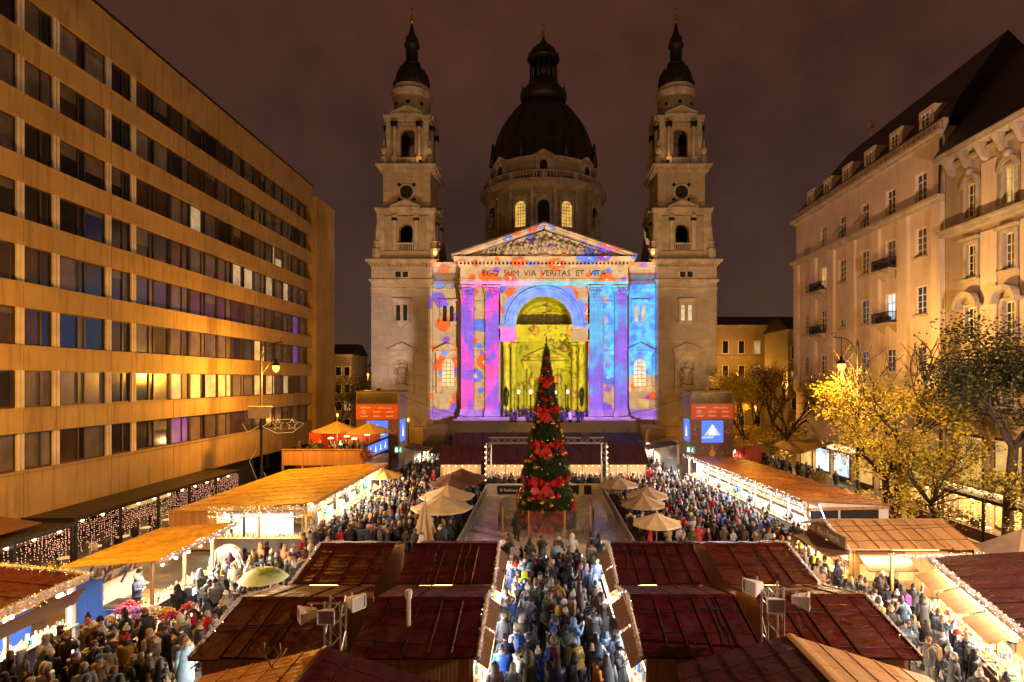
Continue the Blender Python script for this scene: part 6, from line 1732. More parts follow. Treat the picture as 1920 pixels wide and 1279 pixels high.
lamp('shop_light', 'AREA', (33.2, 50, 3.2), 1300, (1, .62, .25), (1.2, 24)).rotation_euler = (0, .9, 0)
tr2 = thing('tent', 'pale pyramid tent among the shrubs on the right', 'tent', (27.2, 32.6, 0)); MB().lathe([(2.4, 1.6), (0.02, 3.1)], (0,0,0), 4, pi/4, cap=False).build('canopy', 'tan_cloth', tr2); MB().tube([(-1.6, -1.6, 0), (-1.6, -1.6, 1.65)], .05, 5).tube([(1.6, -1.6, 0), (1.6, -1.6, 1.65)], .05, 5).tube([(1.6, 1.6, 0), (1.6, 1.6, 1.65)], .05, 5).tube([(-1.6, 1.6, 0), (-1.6, 1.6, 1.65)], .05, 5).build('pole', 'iron', tr2)
# ------------------------------------------------------------------ trees
mat('bark', (.07, .05, .035), .9, var=.5, vscale=4, bump=.5, bscale=12)
mat('leaf_yellow', (.66, .54, .04), .7, var=.4, vscale=2.5); mat('leaf_gold', (.52, .36, .03), .7, var=.4, vscale=2.5); mat('leaf_green', (.13, .15, .03), .7, var=.5, vscale=2); mat('leaf_dark', (.022, .034, .014), .75, var=.5, vscale=2); mat('leaf_brown', (.16, .08, .025), .8, var=.4, vscale=2)
def tree_(name, x, y, h, r, z0, leaves, label, n=4000, size=.17, lean=(0, 0), levels=4, seed=1, flat=1.0, group='street trees', keep=1.0, cat='tree', low=0):
    rt = random.Random(seed)
    t = thing(name, label, cat, (x, y, 0), 0, group)
    tk = MB(); tips = []
    def grow(p, d, L, rad, lev):
        segs = 3; pts = [p]; dd = d
        for k in range(segs):
            dd = (dd+Vector((rt.gauss(0, .16), rt.gauss(0, .16), rt.gauss(.05, .1)))).normalized(); pts.append(pts[-1]+dd*L/segs)
        tk.tube(pts, [rad*(1-.12*k) for k in range(segs+1)], 6 if lev > 2 else 4, cap=False)
        if lev <= 2: tips.extend(pts[1:])
        if lev == 0: return
        for k in range(3 if lev > 1 else 3):
            a = rt.uniform(0, 2*pi); s = rt.uniform(.5, .95)
            nd = (dd+Vector((cos(a)*s, sin(a)*s, rt.uniform(-.1, .5)*flat))).normalized()
            grow(pts[-1] if k else pts[-2], nd, L*rt.uniform(.62, .85), rad*.58, lev-1)
    top = Vector((lean[0], lean[1], z0)); mid = top*.5+Vector((rt.uniform(-.15, .15), 0, 0))
    rad = h*.017+.04
    tk.tube([(0, 0, 0), mid, top], [rad*1.25, rad*1.05, rad*.9], 8, cap=False)
    for k in range(4):
        a = k*pi/2+rt.uniform(-.4, .4); grow(top, Vector((cos(a)*.75, sin(a)*.75, .8)).normalized(), (h-z0)*.36, rad*.62, levels-1)
    # fit the branches to the wanted size
    tk.build('trunk', 'bark', t, True)
    mx = max((q.x-lean[0])**2+(q.y-lean[1])**2 for q in tips)**.5; mz = max(q.z for q in tips)
    tips = [q for q in tips if q.z < h*keep]
    fs = {m: MB() for m in leaves}; ks = list(leaves)
    lobes = [(Vector((rt.uniform(-r, r)*.7, rt.uniform(-r, r)*.7, rt.uniform(1.4, z0+2.2))), rt.uniform(.6, 1.1)*r*.24) for _ in range(low)]
    for lb_, _q in lobes: tk2 = MB(); st_ = top*min(1, lb_.z*.75/z0); tk2.tube([st_, st_.lerp(lb_, .5)+Vector((0, 0, .25)), lb_], [.06, .04, .015], 4, cap=False); tk2.build('branch', 'bark', t)
    lobes += [(rt.choice(tips), rt.uniform(.5, 1.1)*r*.26) for _ in range(46)]
    for k in range(n):
        q = rt.choice(tips)
        if rt.random() < .86: lb_, lr_ = rt.choice(lobes); q = lb_+Vector((rt.gauss(0, 1), rt.gauss(0, 1), rt.gauss(0, .6)))*lr_*.42
        m = rt.choices(ks, [leaves[i] for i in ks])[0]
        c = q+Vector((rt.gauss(0, 1), rt.gauss(0, 1), rt.gauss(0, .8)))*r*.09
        d = Vector((rt.gauss(0, 1), rt.gauss(0, 1), rt.gauss(-.3, .7))).normalized()*size*rt.uniform(.6, 1.2); e = d.orthogonal().normalized()*size*.32
        fs[m].face([c, c+d*.5+e, c+d, c+d*.5-e])
    for m, f in fs.items():
        if f.v: stuff(f.build('crown', m, t))
    return t
tree_('street_tree', 27.6, 45.6, 14.0, 5.0, 3.8, {'leaf_yellow': 5, 'leaf_gold': 2}, 'yellow leaved tree round the orange street lamp with bare upper twigs', 9500, .27, (-.6, -.3), 4, 4, keep=.9, low=22)
tree_('street_tree', 29.3, 47.6, 16.5, 5.0, 6, {'leaf_gold': 4, 'leaf_yellow': 2, 'leaf_brown': 2}, 'sparse golden tree with bare branches against the beige house', 3600, .22, (.4, 0), 4, 12, keep=.62)
tree_('street_tree', 29.0, 41.5, 9.0, 3.4, 2.6, {'leaf_yellow': 3, 'leaf_gold': 3, 'leaf_green': 2}, 'leaning yellow green tree beside the black slatted pavilion', 5600, .22, (-1.0, 0), 4, 8, keep=.95, low=12)
tree_('street_tree', 31.2, 38.6, 16.0, 7.0, 7.0, {'leaf_dark': 6, 'leaf_green': 2}, 'large dark green tree hiding the corner house at the right edge', 9000, .28, (0, -.5), 4, 21, .5)
tree_('street_tree', 30.2, 33.4, 8.0, 3.8, 2.6, {'leaf_green': 3, 'leaf_gold': 3, 'leaf_yellow': 1}, 'low yellow green tree by the pale tent at the right edge', 5200, .19, (0, 0), 4, 5, .7, low=12)
tree_('street_tree', 27.9, 79, 14, 4.5, 3.4, {'leaf_yellow': 4, 'leaf_gold': 3}, 'glowing yellow tree just right of the right projection booth', 12000, .32, (0, 0), 4, 31, low=16)
tree_('street_tree', 31.9, 75, 15, 4.5, 4, {'leaf_brown': 4, 'leaf_gold': 2}, 'brownish half bare tree before the grey side street', 6500, .27, (0, 0), 4, 15, low=10)
tree_('street_tree', 36, 90, 15, 5, 5.5, {'leaf_brown': 4, 'leaf_gold': 2}, 'brown leaved tree in the mouth of the side street', 2400, .24, (0, 0), 4, 16)
tree_('street_tree', -34, 97, 14, 5, 4.0, {'leaf_dark': 5, 'leaf_brown': 2}, 'dark tree behind the end of the office block', 3000, .28, (0, 0), 4, 17)
tree_('street_tree', -30.5, 103, 12, 4, 3.5, {'leaf_dark': 4, 'leaf_brown': 3}, 'dark twiggy tree left of the church corner', 2200, .26, (0, 0), 4, 18)
def shrub(x, y, z, w, d, h, leaves, n, label, size=.1, lights=None, name='shrub'):
    t = thing(name, label, 'shrub', (x, y, z), 0, 'planted shrubs along the terraces')
    st = MB(); fs = {m: MB() for m in leaves}; ks = list(leaves); bl = MB()
    for k in range(14):
        a = rn.uniform(-w, w)*.8; b = rn.uniform(-d, d)*.8; st.tube([(a*.6, b*.6, 0), (a, b, h*.5), (a*1.1+rn.uniform(-.1, .1), b*1.1, h*.9)], .018, 4)
    for k in range(n):
        u = Vector((rn.gauss(0, .5), rn.gauss(0, .5), rn.gauss(0, .45)))
        if u.length > 1: u.normalize()
        c = Vector((u.x*w, u.y*d, h*.55+u.z*h*.5)); dd = Vector((rn.gauss(0, 1), rn.gauss(0, 1), rn.gauss(0, 1))).normalized()*size; e = dd.orthogonal().normalized()*size*.35
        fs[rn.choice(ks)].face([c, c+dd*.5+e, c+dd, c+dd*.5-e])
        if lights and k % 9 == 0: bl.sphere(c+dd, .022, 4, 3)
    st.build('stem', 'bark', t)
    for m, f in fs.items(): stuff(f.build('foliage', m, t))
    if bl.v: stuff(bl.build('fairy_light', lights, t))
shrub(-25.6, 28.6, 0, 1.1, 2.6, 2.0, ['leaf_green', 'leaf_gold'], 3200, 'leafy hedge with tiny lights before the fairy light pavilion', .13, 'fairy_warm')
shrub(-24.2, 26.4, 0, .9, .9, 1.4, ['leaf_green', 'leaf_yellow'], 1500, 'low green bush with yellow lights at the left edge', .12, 'fairy_warm')
shrub(27.0, 56, 0, 1.0, 1.2, 2.6, ['leaf_green', 'leaf_gold'], 1800, 'leafy bush between the cafe tables and the rust roof', .16)
shrub(26.2, 50.5, 0, .9, 1.0, 2.2, ['leaf_green', 'leaf_yellow'], 1500, 'yellow green bush behind the end of the rust roof', .16)
shrub(-17.5, 57.6, 3.3, .7, .4, 1.3, ['leaf_green', 'goods_red'], 900, 'red dotted plant on the terrace beside the led board', .12)
# ------------------------------------------------------------------ people
rp = random.Random(77)
PS = 1.15   # the huts and stalls are laid out a little large; people match them
objcolor('coat_cloth', .8); objcolor('coat_padded', .45); objcolor('knit', .95, fuzz=60); objcolor('skin', .55); objcolor('hair_mat', .6, fuzz=40); objcolor('trouser_cloth', .85); objcolor('crowd_cloth', .8, attr=True)
mat('eye_dark', (.02, .015, .012), .3, var=0); mat('lip', (.35, .10, .08), .5, var=0)

def skin_body(arms, stride):
    """continuous body grown on a joint skeleton; faces +y"""
    J = {'pel': (0, 0, .93, .13, .10), 'sp': (0, -.01, 1.12, .125, .09), 'ch': (0, -.01, 1.30, .155, .10), 'nk': (0, -.005, 1.455, .052, .055), 'hd0': (0, .012, 1.53, .070, .075), 'hd1': (0, .015, 1.61, .083, .098), 'hd2': (0, .008, 1.685, .062, .075)}
    E = [('pel', 'sp'), ('sp', 'ch'), ('ch', 'nk'), ('nk', 'hd0'), ('hd0', 'hd1'), ('hd1', 'hd2')]
    for s, nm in ((-1, 'L'), (1, 'R')):
        el, wr, hn = arms[0 if s < 0 else 1]
        J['sh'+nm] = (s*.175, -.01, 1.385, .06, .06); J['el'+nm] = (s*el[0], el[1], el[2], .045, .045); J['wr'+nm] = (s*wr[0], wr[1], wr[2], .032, .028); J['hn'+nm] = (s*hn[0], hn[1], hn[2], .038, .022)
        E += [('ch', 'sh'+nm), ('sh'+nm, 'el'+nm), ('el'+nm, 'wr'+nm), ('wr'+nm, 'hn'+nm)]
        st = stride*s
        J['hp'+nm] = (s*.095, 0, .87, .088, .09); J['kn'+nm] = (s*.1, st*.5+.03*abs(stride), .49, .06, .06); J['an'+nm] = (s*.1, st-.02, .085, .042, .045); J['to'+nm] = (s*.115, st+.13, .04, .042, .032)
        E += [('pel', 'hp'+nm), ('hp'+nm, 'kn'+nm), ('kn'+nm, 'an'+nm), ('an'+nm, 'to'+nm)]
    keys = list(J); me = bpy.data.meshes.new('person')
    me.from_pydata([J[k][:3] for k in keys], [(keys.index(a), keys.index(b)) for a, b in E], [])
    o = bpy.data.objects.new('tmp', me); COL.objects.link(o)
    sk = o.modifiers.new('skin', 'SKIN'); sk.use_smooth_shade = True
    o.modifiers.new('sub', 'SUBSURF').levels = 1
    for i, k in enumerate(keys):
        me.skin_vertices[0].data[i].radius = J[k][3:5]; me.skin_vertices[0].data[i].use_root = (k == 'pel')
    dg = bpy.context.evaluated_depsgraph_get(); dg.update()
    ev = bpy.data.meshes.new_from_object(o.evaluated_get(dg))
    m = MB(); m.raw([tuple(v.co) for v in ev.vertices], [tuple(p.vertices) for p in ev.polygons])
    bpy.data.objects.remove(o); bpy.data.meshes.remove(ev)
    # nose, ears, eyes, mouth
    m.raw([(-.014, .108, 1.585), (.014, .108, 1.585), (0, .134, 1.588), (0, .104, 1.63)], [(0, 1, 2), (0, 2, 3), (1, 3, 2)])
    for s in (-1, 1): m.sphere((s*.088, .005, 1.605), .024, 5, 4, 1.3)
    # fingers: five on each hand, bent a little, thumb out from the side of the palm
    for s, nm in ((-1, 'L'), (1, 'R')):
        h = Vector(J['hn'+nm][:3]); w = Vector(J['wr'+nm][:3]); d = (h-w).normalized()
        side = d.cross(Vector((0, 1, 0)) if abs(d.y) < .8 else Vector((1, 0, 0))).normalized(); fwd = side.cross(d).normalized()
        for k, L in enumerate((.075, .085, .08, .062)):
            a = h-d*.01+fwd*(.03-.02*k); m.tube([a, a+d*L*.55, a+d*L*.9+side*.02], [.0095, .009, .007], 4)
        a = w+d*.03+fwd*.02; m.tube([a, a+fwd*.045+d*.02, a+fwd*.055+d*.05], [.012, .01, .008], 4)
    m.mat(1)
    for s in (-1, 1): m.sphere((s*.033, .104, 1.622), .0125, 5, 4)
    m.mat(2); m.obox((0, .107, 1.556), .045, .012, .012)
    m.k = 0
    return m.mesh('person', ['skin', 'eye_dark', 'lip'], True)
ARMS = {
    'down': (((.235, -.02, 1.13), (.25, .05, .90), (.25, .08, .82)),)*2,
    'pocket': (((.26, -.08, 1.14), (.21, .1, .98), (.18, .14, .93)),)*2,
    'phone': (((.23, .1, 1.2), (.1, .28, 1.38), (.07, .32, 1.45)),)*2,
    'raise': (((.235, -.02, 1.13), (.25, .05, .90), (.25, .08, .82)), ((.24, .16, 1.42), (.18, .3, 1.68), (.16, .33, 1.76))),
    'hold': (((.25, .02, 1.15), (.12, .24, 1.13), (.05, .28, 1.15)),)*2,
}
BODY = {(a, st): skin_body(ARMS[a], .16 if st else 0.03) for a in ARMS for st in (0, 1)}
def ellring(m, rings, n=12, cap0=True, cap1=True):
    b = len(m.v)
    for (cx, cy, z, rx, ry) in rings:
        for i in range(n): a = 2*pi*i/n; m.v.append((cx+rx*cos(a), cy+ry*sin(a), z))
    R_ = len(rings)
    for j in range(R_-1):
        for i in range(n): m.f.append((b+j*n+i, b+j*n+(i+1) % n, b+(j+1)*n+(i+1) % n, b+(j+1)*n+i)); m.mi.append(m.k)
    if cap0: m.f.append(tuple(b+i for i in range(n-1, -1, -1))); m.mi.append(m.k)
    if cap1: m.f.append(tuple(b+(R_-1)*n+i for i in range(n))); m.mi.append(m.k)
def coat_mesh(arms, kind, lo=False):
    m = MB(); n = 8 if lo else 14
    hem = {'long': .48, 'padded': .78, 'jacket': .82, 'parka': .66}[kind]
    fat = 1.14 if kind == 'padded' else 1.0
    base = [(hem, .235, .185), (hem+.02, .24, .19), (.95 if hem < .9 else hem+.1, .215, .17), (1.1, .205, .160), (1.24, .225, .165), (1.36, .225, .15), (1.42, .165, .12), (1.47, .085, .088), (1.50, .08, .085)]
    rings = []
    for (z0, a0, b0), (z1, a1, b1) in zip(base[:-1], base[1:]):
        k = 1 if lo else (3 if z1-z0 > .1 else 1)
        for q in range(k):
            f = q/k; bulge = (1.05 if q % 2 else .985) if kind == 'padded' else 1
            rings.append((0, -.005, z0+(z1-z0)*f, (a0+(a1-a0)*f)*fat*bulge, (b0+(b1-b0)*f)*fat*bulge))
    rings.append((0, 0, *base[-1][0:1], base[-1][1], base[-1][2]))
    ellring(m, rings, n, True, False)
    for s in (0, 1):
        el, wr, hn = ARMS[arms][s]; sg = -1 if s == 0 else 1
        sh = Vector((sg*.17, -.01, 1.37)); e = Vector((sg*el[0], el[1], el[2])); w = Vector((sg*wr[0], wr[1], wr[2]))
        m1 = sh.lerp(e, .5)
        pts = [Vector((sg*.09, -.01, 1.38)), sh+Vector((sg*.02, 0, .005)), m1, e, e.lerp(w, .5), e.lerp(w, .97)]
        rr = [.085, .088, .075, .068, .06, .052]
        m.tube(pts, [r*(fat if kind == 'padded' else 1) for r in rr], 6 if lo else 9)
    if not lo:
        if kind == 'parka': ellring(m, [(0, -.06, 1.42, .14, .11), (0, -.10, 1.47, .15, .11), (0, -.1, 1.53, .13, .08), (0, -.08, 1.55, .06, .04)], 10)
        else: ellring(m, [(0, 0, 1.46, .10, .10), (0, -.01, 1.53, .098, .10)], 10, False, False)
    return m
COAT = {}
def coat(a, k):
    if (a, k) not in COAT: COAT[(a, k)] = coat_mesh(a, k).mesh('coat', 'coat_padded' if k == 'padded' else 'coat_cloth', True)
    return COAT[(a, k)]
def legs_mesh(stride, lo=False):
    m = MB(); n = 5 if lo else 9
    st0 = .16 if stride else .03
    for s in (-1, 1):
        st = st0*s
        m.tube([(s*.07, 0, .98), (s*.095, 0, .84), (s*.1, st*.5+.03*st0, .49), (s*.1, st-.02, .1)], [.11, .105, .08, .065], n)
        if not lo: m.mat(1); m.obox((s*.112, st+.05, .05), .1, .28, .1); m.obox((s*.112, st+.05, .012), .105, .29, .024); m.mat(0)
    return m
LEGS = {s: legs_mesh(s).mesh('trousers', ['trouser_cloth', 'black'], True) for s in (0, 1)}
def headgear():
    H = {}
    m = MB(); ellring(m, [(0, .0, 1.60, .098, .112), (0, .0, 1.63, .102, .115), (0, 0, 1.64, .096, .108), (0, -.005, 1.70, .085, .095), (0, -.01, 1.745, .05, .055), (0, -.01, 1.76, .012, .012)], 14, False); H['beanie'] = m
    m2 = MB(); m2.merge(m); m2.sphere((0, -.01, 1.79), .048, 8, 6); H['bobble hat'] = m2
    m = MB(); ellring(m, [(0, .0, 1.585, .088, .10), (0, -.01, 1.64, .096, .108), (0, -.008, 1.70, .08, .092), (0, -.006, 1.735, .045, .05), (0, -.005, 1.745, .01, .01)], 14, False); m.v = [(x, min(y, .078) if z < 1.66 else y, z) for x, y, z in m.v]; H['short hair'] = m
    m = MB(); ellring(m, [(0, -.05, 1.36, .12, .055), (0, -.05, 1.46, .125, .07), (0, -.03, 1.57, .11, .085), (0, -.012, 1.65, .10, .106), (0, -.008, 1.71, .08, .09), (0, -.006, 1.75, .03, .03)], 14); m.v = [(x, min(y, .035) if z < 1.62 else y, z) for x, y, z in m.v]; H['long hair'] = m
    m = MB(); ellring(m, [(0, -.03, 1.42, .13, .12), (0, -.03, 1.52, .135, .125), (0, -.02, 1.63, .128, .13), (0, -.03, 1.72, .09, .10), (0, -.04, 1.77, .03, .04)], 14, False); m.v = [(x, min(y, .045) if z < 1.66 else min(y, .075), z) for x, y, z in m.v]; H['raised hood'] = m
    m3 = MB(); m3.merge(m); m3.tube([(.12*cos(a), .045+.02*sin(a), 1.58+.14*sin(a)) for a in [k*pi/6-.9 for k in range(11)]], .035, 6); H['furry hood'] = m3
    m = MB(); ellring(m, [(0, 0, 1.655, .098, .11), (0, 0, 1.70, .094, .105), (0, -.005, 1.735, .06, .07), (0, 0, 1.742, .01, .01)], 12, False); m.obox((0, .13, 1.665), .13, .11, .014, rx=-.15); H['peaked cap'] = m
    m = MB(); m.lathe([(.11, 1.62), (.112, 1.66), (.10, 1.67), (.09, 1.74), (.05, 1.8)], (0,0,0), 12, cap=False); m.tube([(0, 0, 1.78), (0, -.06, 1.86), (.0, -.13, 1.80), (0, -.16, 1.70)], [.06, .045, .03, .02], 8); m.sphere((0, -.165, 1.67), .035, 6, 4); H['pointed hat'] = m
    return H
HG = headgear(); HGM = {k: m.mesh('hair' if 'hair' in k else 'hood' if 'hood' in k else 'hat', 'hair_mat' if 'hair' in k else 'knit' if k in ('beanie', 'bobble hat', 'pointed hat') else 'coat_cloth', True) for k, m in HG.items()}
m = MB(); m.lathe([(.085, 1.44), (.115, 1.46), (.12, 1.50), (.105, 1.535), (.08, 1.53)], (0,0,0), 12, cap=False); m.tube([(.05, .1, 1.47), (.07, .19, 1.36), (.06, .2, 1.18)], [.04, .04, .035], 6); SCARF = m.mesh('scarf', 'knit', True)
m = MB(); m.obox((0, -.25, 1.2), .29, .16, .40); m.obox((0, -.34, 1.14), .22, .05, .2); m.lathe([(.13, 0), (.11, .05), (.03, .07)], (0, -.25, 1.4), 8, sy=.5)
for s in (-1, 1): m.tube([(s*.1, -.18, 1.4), (s*.12, -.02, 1.49), (s*.125, .15, 1.36), (s*.13, .12, 1.1), (s*.13, -.18, 1.02)], .018, 4)
PACK = m.mesh('backpack', 'coat_cloth')

DARK = {'black': (.010, .010, .012), 'navy': (.014, .02, .06), 'charcoal': (.035, .035, .038), 'dark grey': (.07, .07, .075), 'dark brown': (.055, .03, .02), 'olive': (.07, .065, .03), 'dark green': (.015, .05, .03), 'plum': (.06, .015, .04), 'slate blue': (.07, .10, .17)}
LIGHT = {'beige': (.36, .28, .19), 'cream': (.62, .55, .44), 'white': (.75, .73, .70), 'red': (.5, .02, .02), 'bright blue': (.03, .12, .55), 'light blue': (.22, .36, .55), 'mustard': (.5, .30, .03), 'pink': (.6, .22, .28), 'purple': (.22, .06, .32), 'teal': (.03, .22, .25), 'lime yellow': (.5, .6, .03), 'camel': (.35, .2, .09), 'pale grey': (.33, .34, .36), 'orange': (.6, .17, .02), 'burgundy': (.16, .015, .025)}
ALLC = {**DARK, **LIGHT}
HAIR = {'black': (.01, .008, .007), 'brown': (.05, .025, .012), 'fair': (.35, .22, .09), 'grey': (.3, .29, .28), 'auburn': (.14, .04, .015)}
SKIN = [(.55, .34, .25), (.62, .40, .30), (.48, .29, .20), (.40, .23, .15)]
KINDN = {'long': 'long coat', 'padded': 'padded jacket', 'jacket': 'short jacket', 'parka': 'hooded parka'}
DW = {'black': 6, 'navy': 5, 'charcoal': 5, 'dark grey': 4, 'slate blue': 3, 'dark brown': 3, 'olive': 2, 'dark green': .7, 'plum': .6}
LW = {'white': 2, 'beige': 2.4, 'cream': 2, 'light blue': 1.3, 'bright blue': 1, 'red': 1.6, 'pale grey': 3, 'camel': 2.4, 'mustard': .7, 'pink': .5, 'teal': .5, 'purple': .3, 'lime yellow': .06, 'orange': .25, 'burgundy': 1.6}
def pick(w): return rp.choices(list(w), list(w.values()))[0]
used_look = set(); used_label = set()
def look(coatc=None):
    for _ in range(400):
        c = coatc or (pick(DW) if rp.random() < .76 else pick(LW))
        k = rp.choices(['long', 'padded', 'jacket', 'parka'], [2, 3, 3, 2])[0]
        h = rp.choices(list(HG), [5, 4, 4, 4, 2.5, 1.2, 1, .12])[0]
        if 'hair' in h: hc = rp.choice(list(HAIR))
        elif 'hood' in h: hc = c
        elif h == 'pointed hat': hc = 'red'
        else: hc = pick({**DW, **LW}) if rp.random() < .6 else rp.choice(['black', 'white', 'cream', 'charcoal', 'beige'])
        extra = rp.choices(['', 'scarf', 'backpack'], [6, 2, 1.3])[0]
        key = (c, k, h, hc, extra)
        if (c, k, h, hc) not in used_look and h != 'raised hood' or key not in used_look:
            used_look.add((c, k, h, hc)); used_look.add(key); break
    return c, k, h, hc, extra
def art(w): return ('an ' if w[0] in 'aeiou' else 'a ')+w
def person(x, y, z, rz, arms, stride, scale, where, lk=None, full=True):
    c, k, h, hc, extra = lk or look()
    head = (hc+' '+h) if 'hood' not in h else h
    lab = 'person in %s %s with %s%s%s' % (art(c), KINDN[k], head if 'hair' in h else art(head), ' and '+extra if extra else '', ' '+where)
    if len(lab.split()) > 16: lab = 'person in %s %s, %s%s' % (art(c), KINDN[k], head, ' '+where)
    if lab in used_label: lab = lab.replace('person in', 'person standing in' if not stride else 'person walking in')
    used_label.add(lab)
    scale = scale*PS if full is True else scale
    o = link('person', BODY[(arms, stride)], None, (x, y, z), rz, scale=(scale,)*3)
    o.color = (*rp.choice(SKIN), 1); o.rotation_euler = (rp.gauss(0, .05), rp.gauss(0, .045), rz)
    tag(o, ' '.join(lab.split()[:16]), 'person', 'people in the market crowd')
    ct = link('coat', coat(arms, k), o); ct.color = (*ALLC[c], 1)
    lg = link('trousers', LEGS[stride], o); lg.color = (*rp.choice([(.012, .014, .02), (.02, .03, .06), (.03, .03, .03), (.10, .08, .06)]), 1)
    hg = link(HGM[h].name.split('.')[0], HGM[h], o); hg.color = (*(HAIR[hc] if 'hair' in h else ALLC[hc]), 1)
    if h not in ('short hair', 'long hair', 'raised hood', 'furry hood') and rp.random() < .4:
        hr = link('hair', HGM['long hair'], o); hr.color = (*rp.choice(list(HAIR.values())), 1); hr.scale = (.93, .93, .985)
    if extra: e = link(extra, SCARF if extra == 'scarf' else PACK, o); e.color = (*ALLC[pick({**DW, **LW})], 1)
    return o, lab
# ---- where people stand
def right_edge(y): return 17.5-(y-40)*.096
HUTBOX = [(-11.3, -6.8, 17.9, 24.9), (-6.5, -1.9, 17.9, 24.9), (3.0, 7.3, 17.9, 24.9), (7.6, 12.2, 17.9, 24.9), (-11.0, -6.9, 24.6, 31.6), (-6.4, -1.9, 24.6, 31.6), (3.1, 7.4, 24.6, 31.6), (7.8, 12.1, 24.6, 31.6), (-10.2, -2.6, 12, 17.4), (4, 12.1, 12, 18), (15.8, 22.9, 29.7, 35.6), (-22.5, -17.6, 26.3, 33.2)]
TALL = [(a+.15, b-.15, c+.15, d-.15, 3.15) for a, b, c, d in HUTBOX]+[(-26, -15.6, 37.6, 57.3, 3.0), (-18.5, -16.3, 34.4, 36.6, 2.7)]
def hidden(x, y, z):
    """is the line from the lens to this head cut by a roof"""
    for a, b, c, d, h in TALL:
        t0, t1 = 0.0, .985
        for p, lo, hi in ((x, a, b), (y, c, d), (None, 0, h)):
            if p is None: s, e = CAM_H, z
            else: s, e = 0.0, p
            dd = e-s
            if abs(dd) < 1e-9:
                if not lo <= s <= hi: t0 = 2
                continue
            u, v = sorted(((lo-s)/dd, (hi-s)/dd)); t0 = max(t0, u); t1 = min(t1, v)
        if t0 < t1: return True
    return False
regions = [  # x0,x1,y0,y1, spacing, z, place, facing spread
    ((-1.75, 2.9, 19.4, 32.0), .52, 0, 'in the centre aisle', .7),
    ((-19.0, -11.7, 18.0, 34.0), .55, 0, 'in the left front aisle', 2.4),
    ((12.4, 17.6, 17.6, 34.0), .56, 0, 'in the right front aisle', 2.4),
    ((-11.5, 12.5, 31.7, 34.6), .55, 0, 'in front of the rink', .5),
    ((-15.0, -6.2, 34.6, 57.5), .52, 0, 'in the left crowd', 1.0),
    ((6.3, 17.5, 34.6, 57.5), .52, 0, 'in the right crowd', 1.0),
    ((-15.8, -11.3, 57.5, 77.0), .72, 0, 'far left', 1.2), ((11.6, 15.6, 57.5, 77.0), .72, 0, 'far right', 1.2),
    ((-9.5, 9.5, 57.0, 59.4), .7, 0, 'behind the rink', 1.6),
    ((-13, 13.5, 79.0, 82.5), 1.0, 0, 'on the stairs', 1.6),
]
POLES = [(o.location.x, o.location.y) for o in bpy.data.objects if o.name.startswith(('parasol', 'street_lamp', 'truss_tower'))]
stand = []
grid = {}
def free(x, y, sp):
    gx_, gy_ = int(x), int(y)
    for i in (-1, 0, 1):
        for j in (-1, 0, 1):
            for (a, b) in grid.get((gx_+i, gy_+j), ()):
                if (a-x)**2+(b-y)**2 < sp*sp: return False
    return True
def ok(x, y):
    for a, b, c, d in HUTBOX:
        if a-.25 < x < b+.25 and c-.1 < y < d+.1: return False
    if x < -15.3 and 23.9 < y < 26.8: return False
    if x < -17.1 and y > 26.4: return False
    if x < -16.1 and 33.9 < y < 37: return False
    if x < -14.9 and 35 < y < 58: return False
    if x > right_edge(y)-.6 and y > 36: return False
    if 12 < x and y < 29.5 and x > 18.9-(27.4-y)*.288-1.3: return False
    if x > 15.6 and y > 28.5 and y < 36: return False
    if -5.95 < x < 6.05 and 34.7 < y < 56.2: return False
    for a, b in POLES:
        if (a-x)**2+(b-y)**2 < .2: return False
    return True
for (x0, x1, y0, y1), sp, z, where, sprd in regions:
    n = int((x1-x0)*(y1-y0)*14)
    for k in range(n):
        x, y = rp.uniform(x0, x1), rp.uniform(y0, y1)
        if not ok(x, y) or not free(x, y, sp*rp.uniform(.95, 1.5)): continue
        grid.setdefault((int(x), int(y)), []).append((x, y))
        zz = .27 if 'front of the rink' in where and y > 32.95 and -5.5 < x < 5.6 else 0
        if where == 'on the stairs': zz = max(0, 5.8-.235*(int((BY-3.4-y)/.42)+1)); zz = max(zz, 0)
        stand.append((x, y, zz, where, sprd))
vis = [s for s in stand if not hidden(s[0], s[1], s[2]+1.6) and abs((s[0]/s[1]*1080+1016)-960) < 985]
vis.sort(key=lambda s: hypot(s[0], s[1]))
NEAR = 268
near, far = vis[:NEAR], vis[NEAR:]
phones = MB().box(-.04, .04, -.006, .006, -.075, .075).mesh('phone', 'black')
psc = MB().box(-.035, .035, -.0085, -.0065, -.068, .068).mesh('screen', glow('phone_glow', (.65, .8, 1), 3))
def where_of(x, y, w):
    if w == 'in the centre aisle': return w if y > 27 else 'in the near centre aisle'
    if w == 'in the left front aisle': return 'by the flower stall' if x < -14 and y < 28 else w
    if w == 'in the right front aisle': return 'by the heaped counter' if x > 14.5 and y < 26 else w
    return w
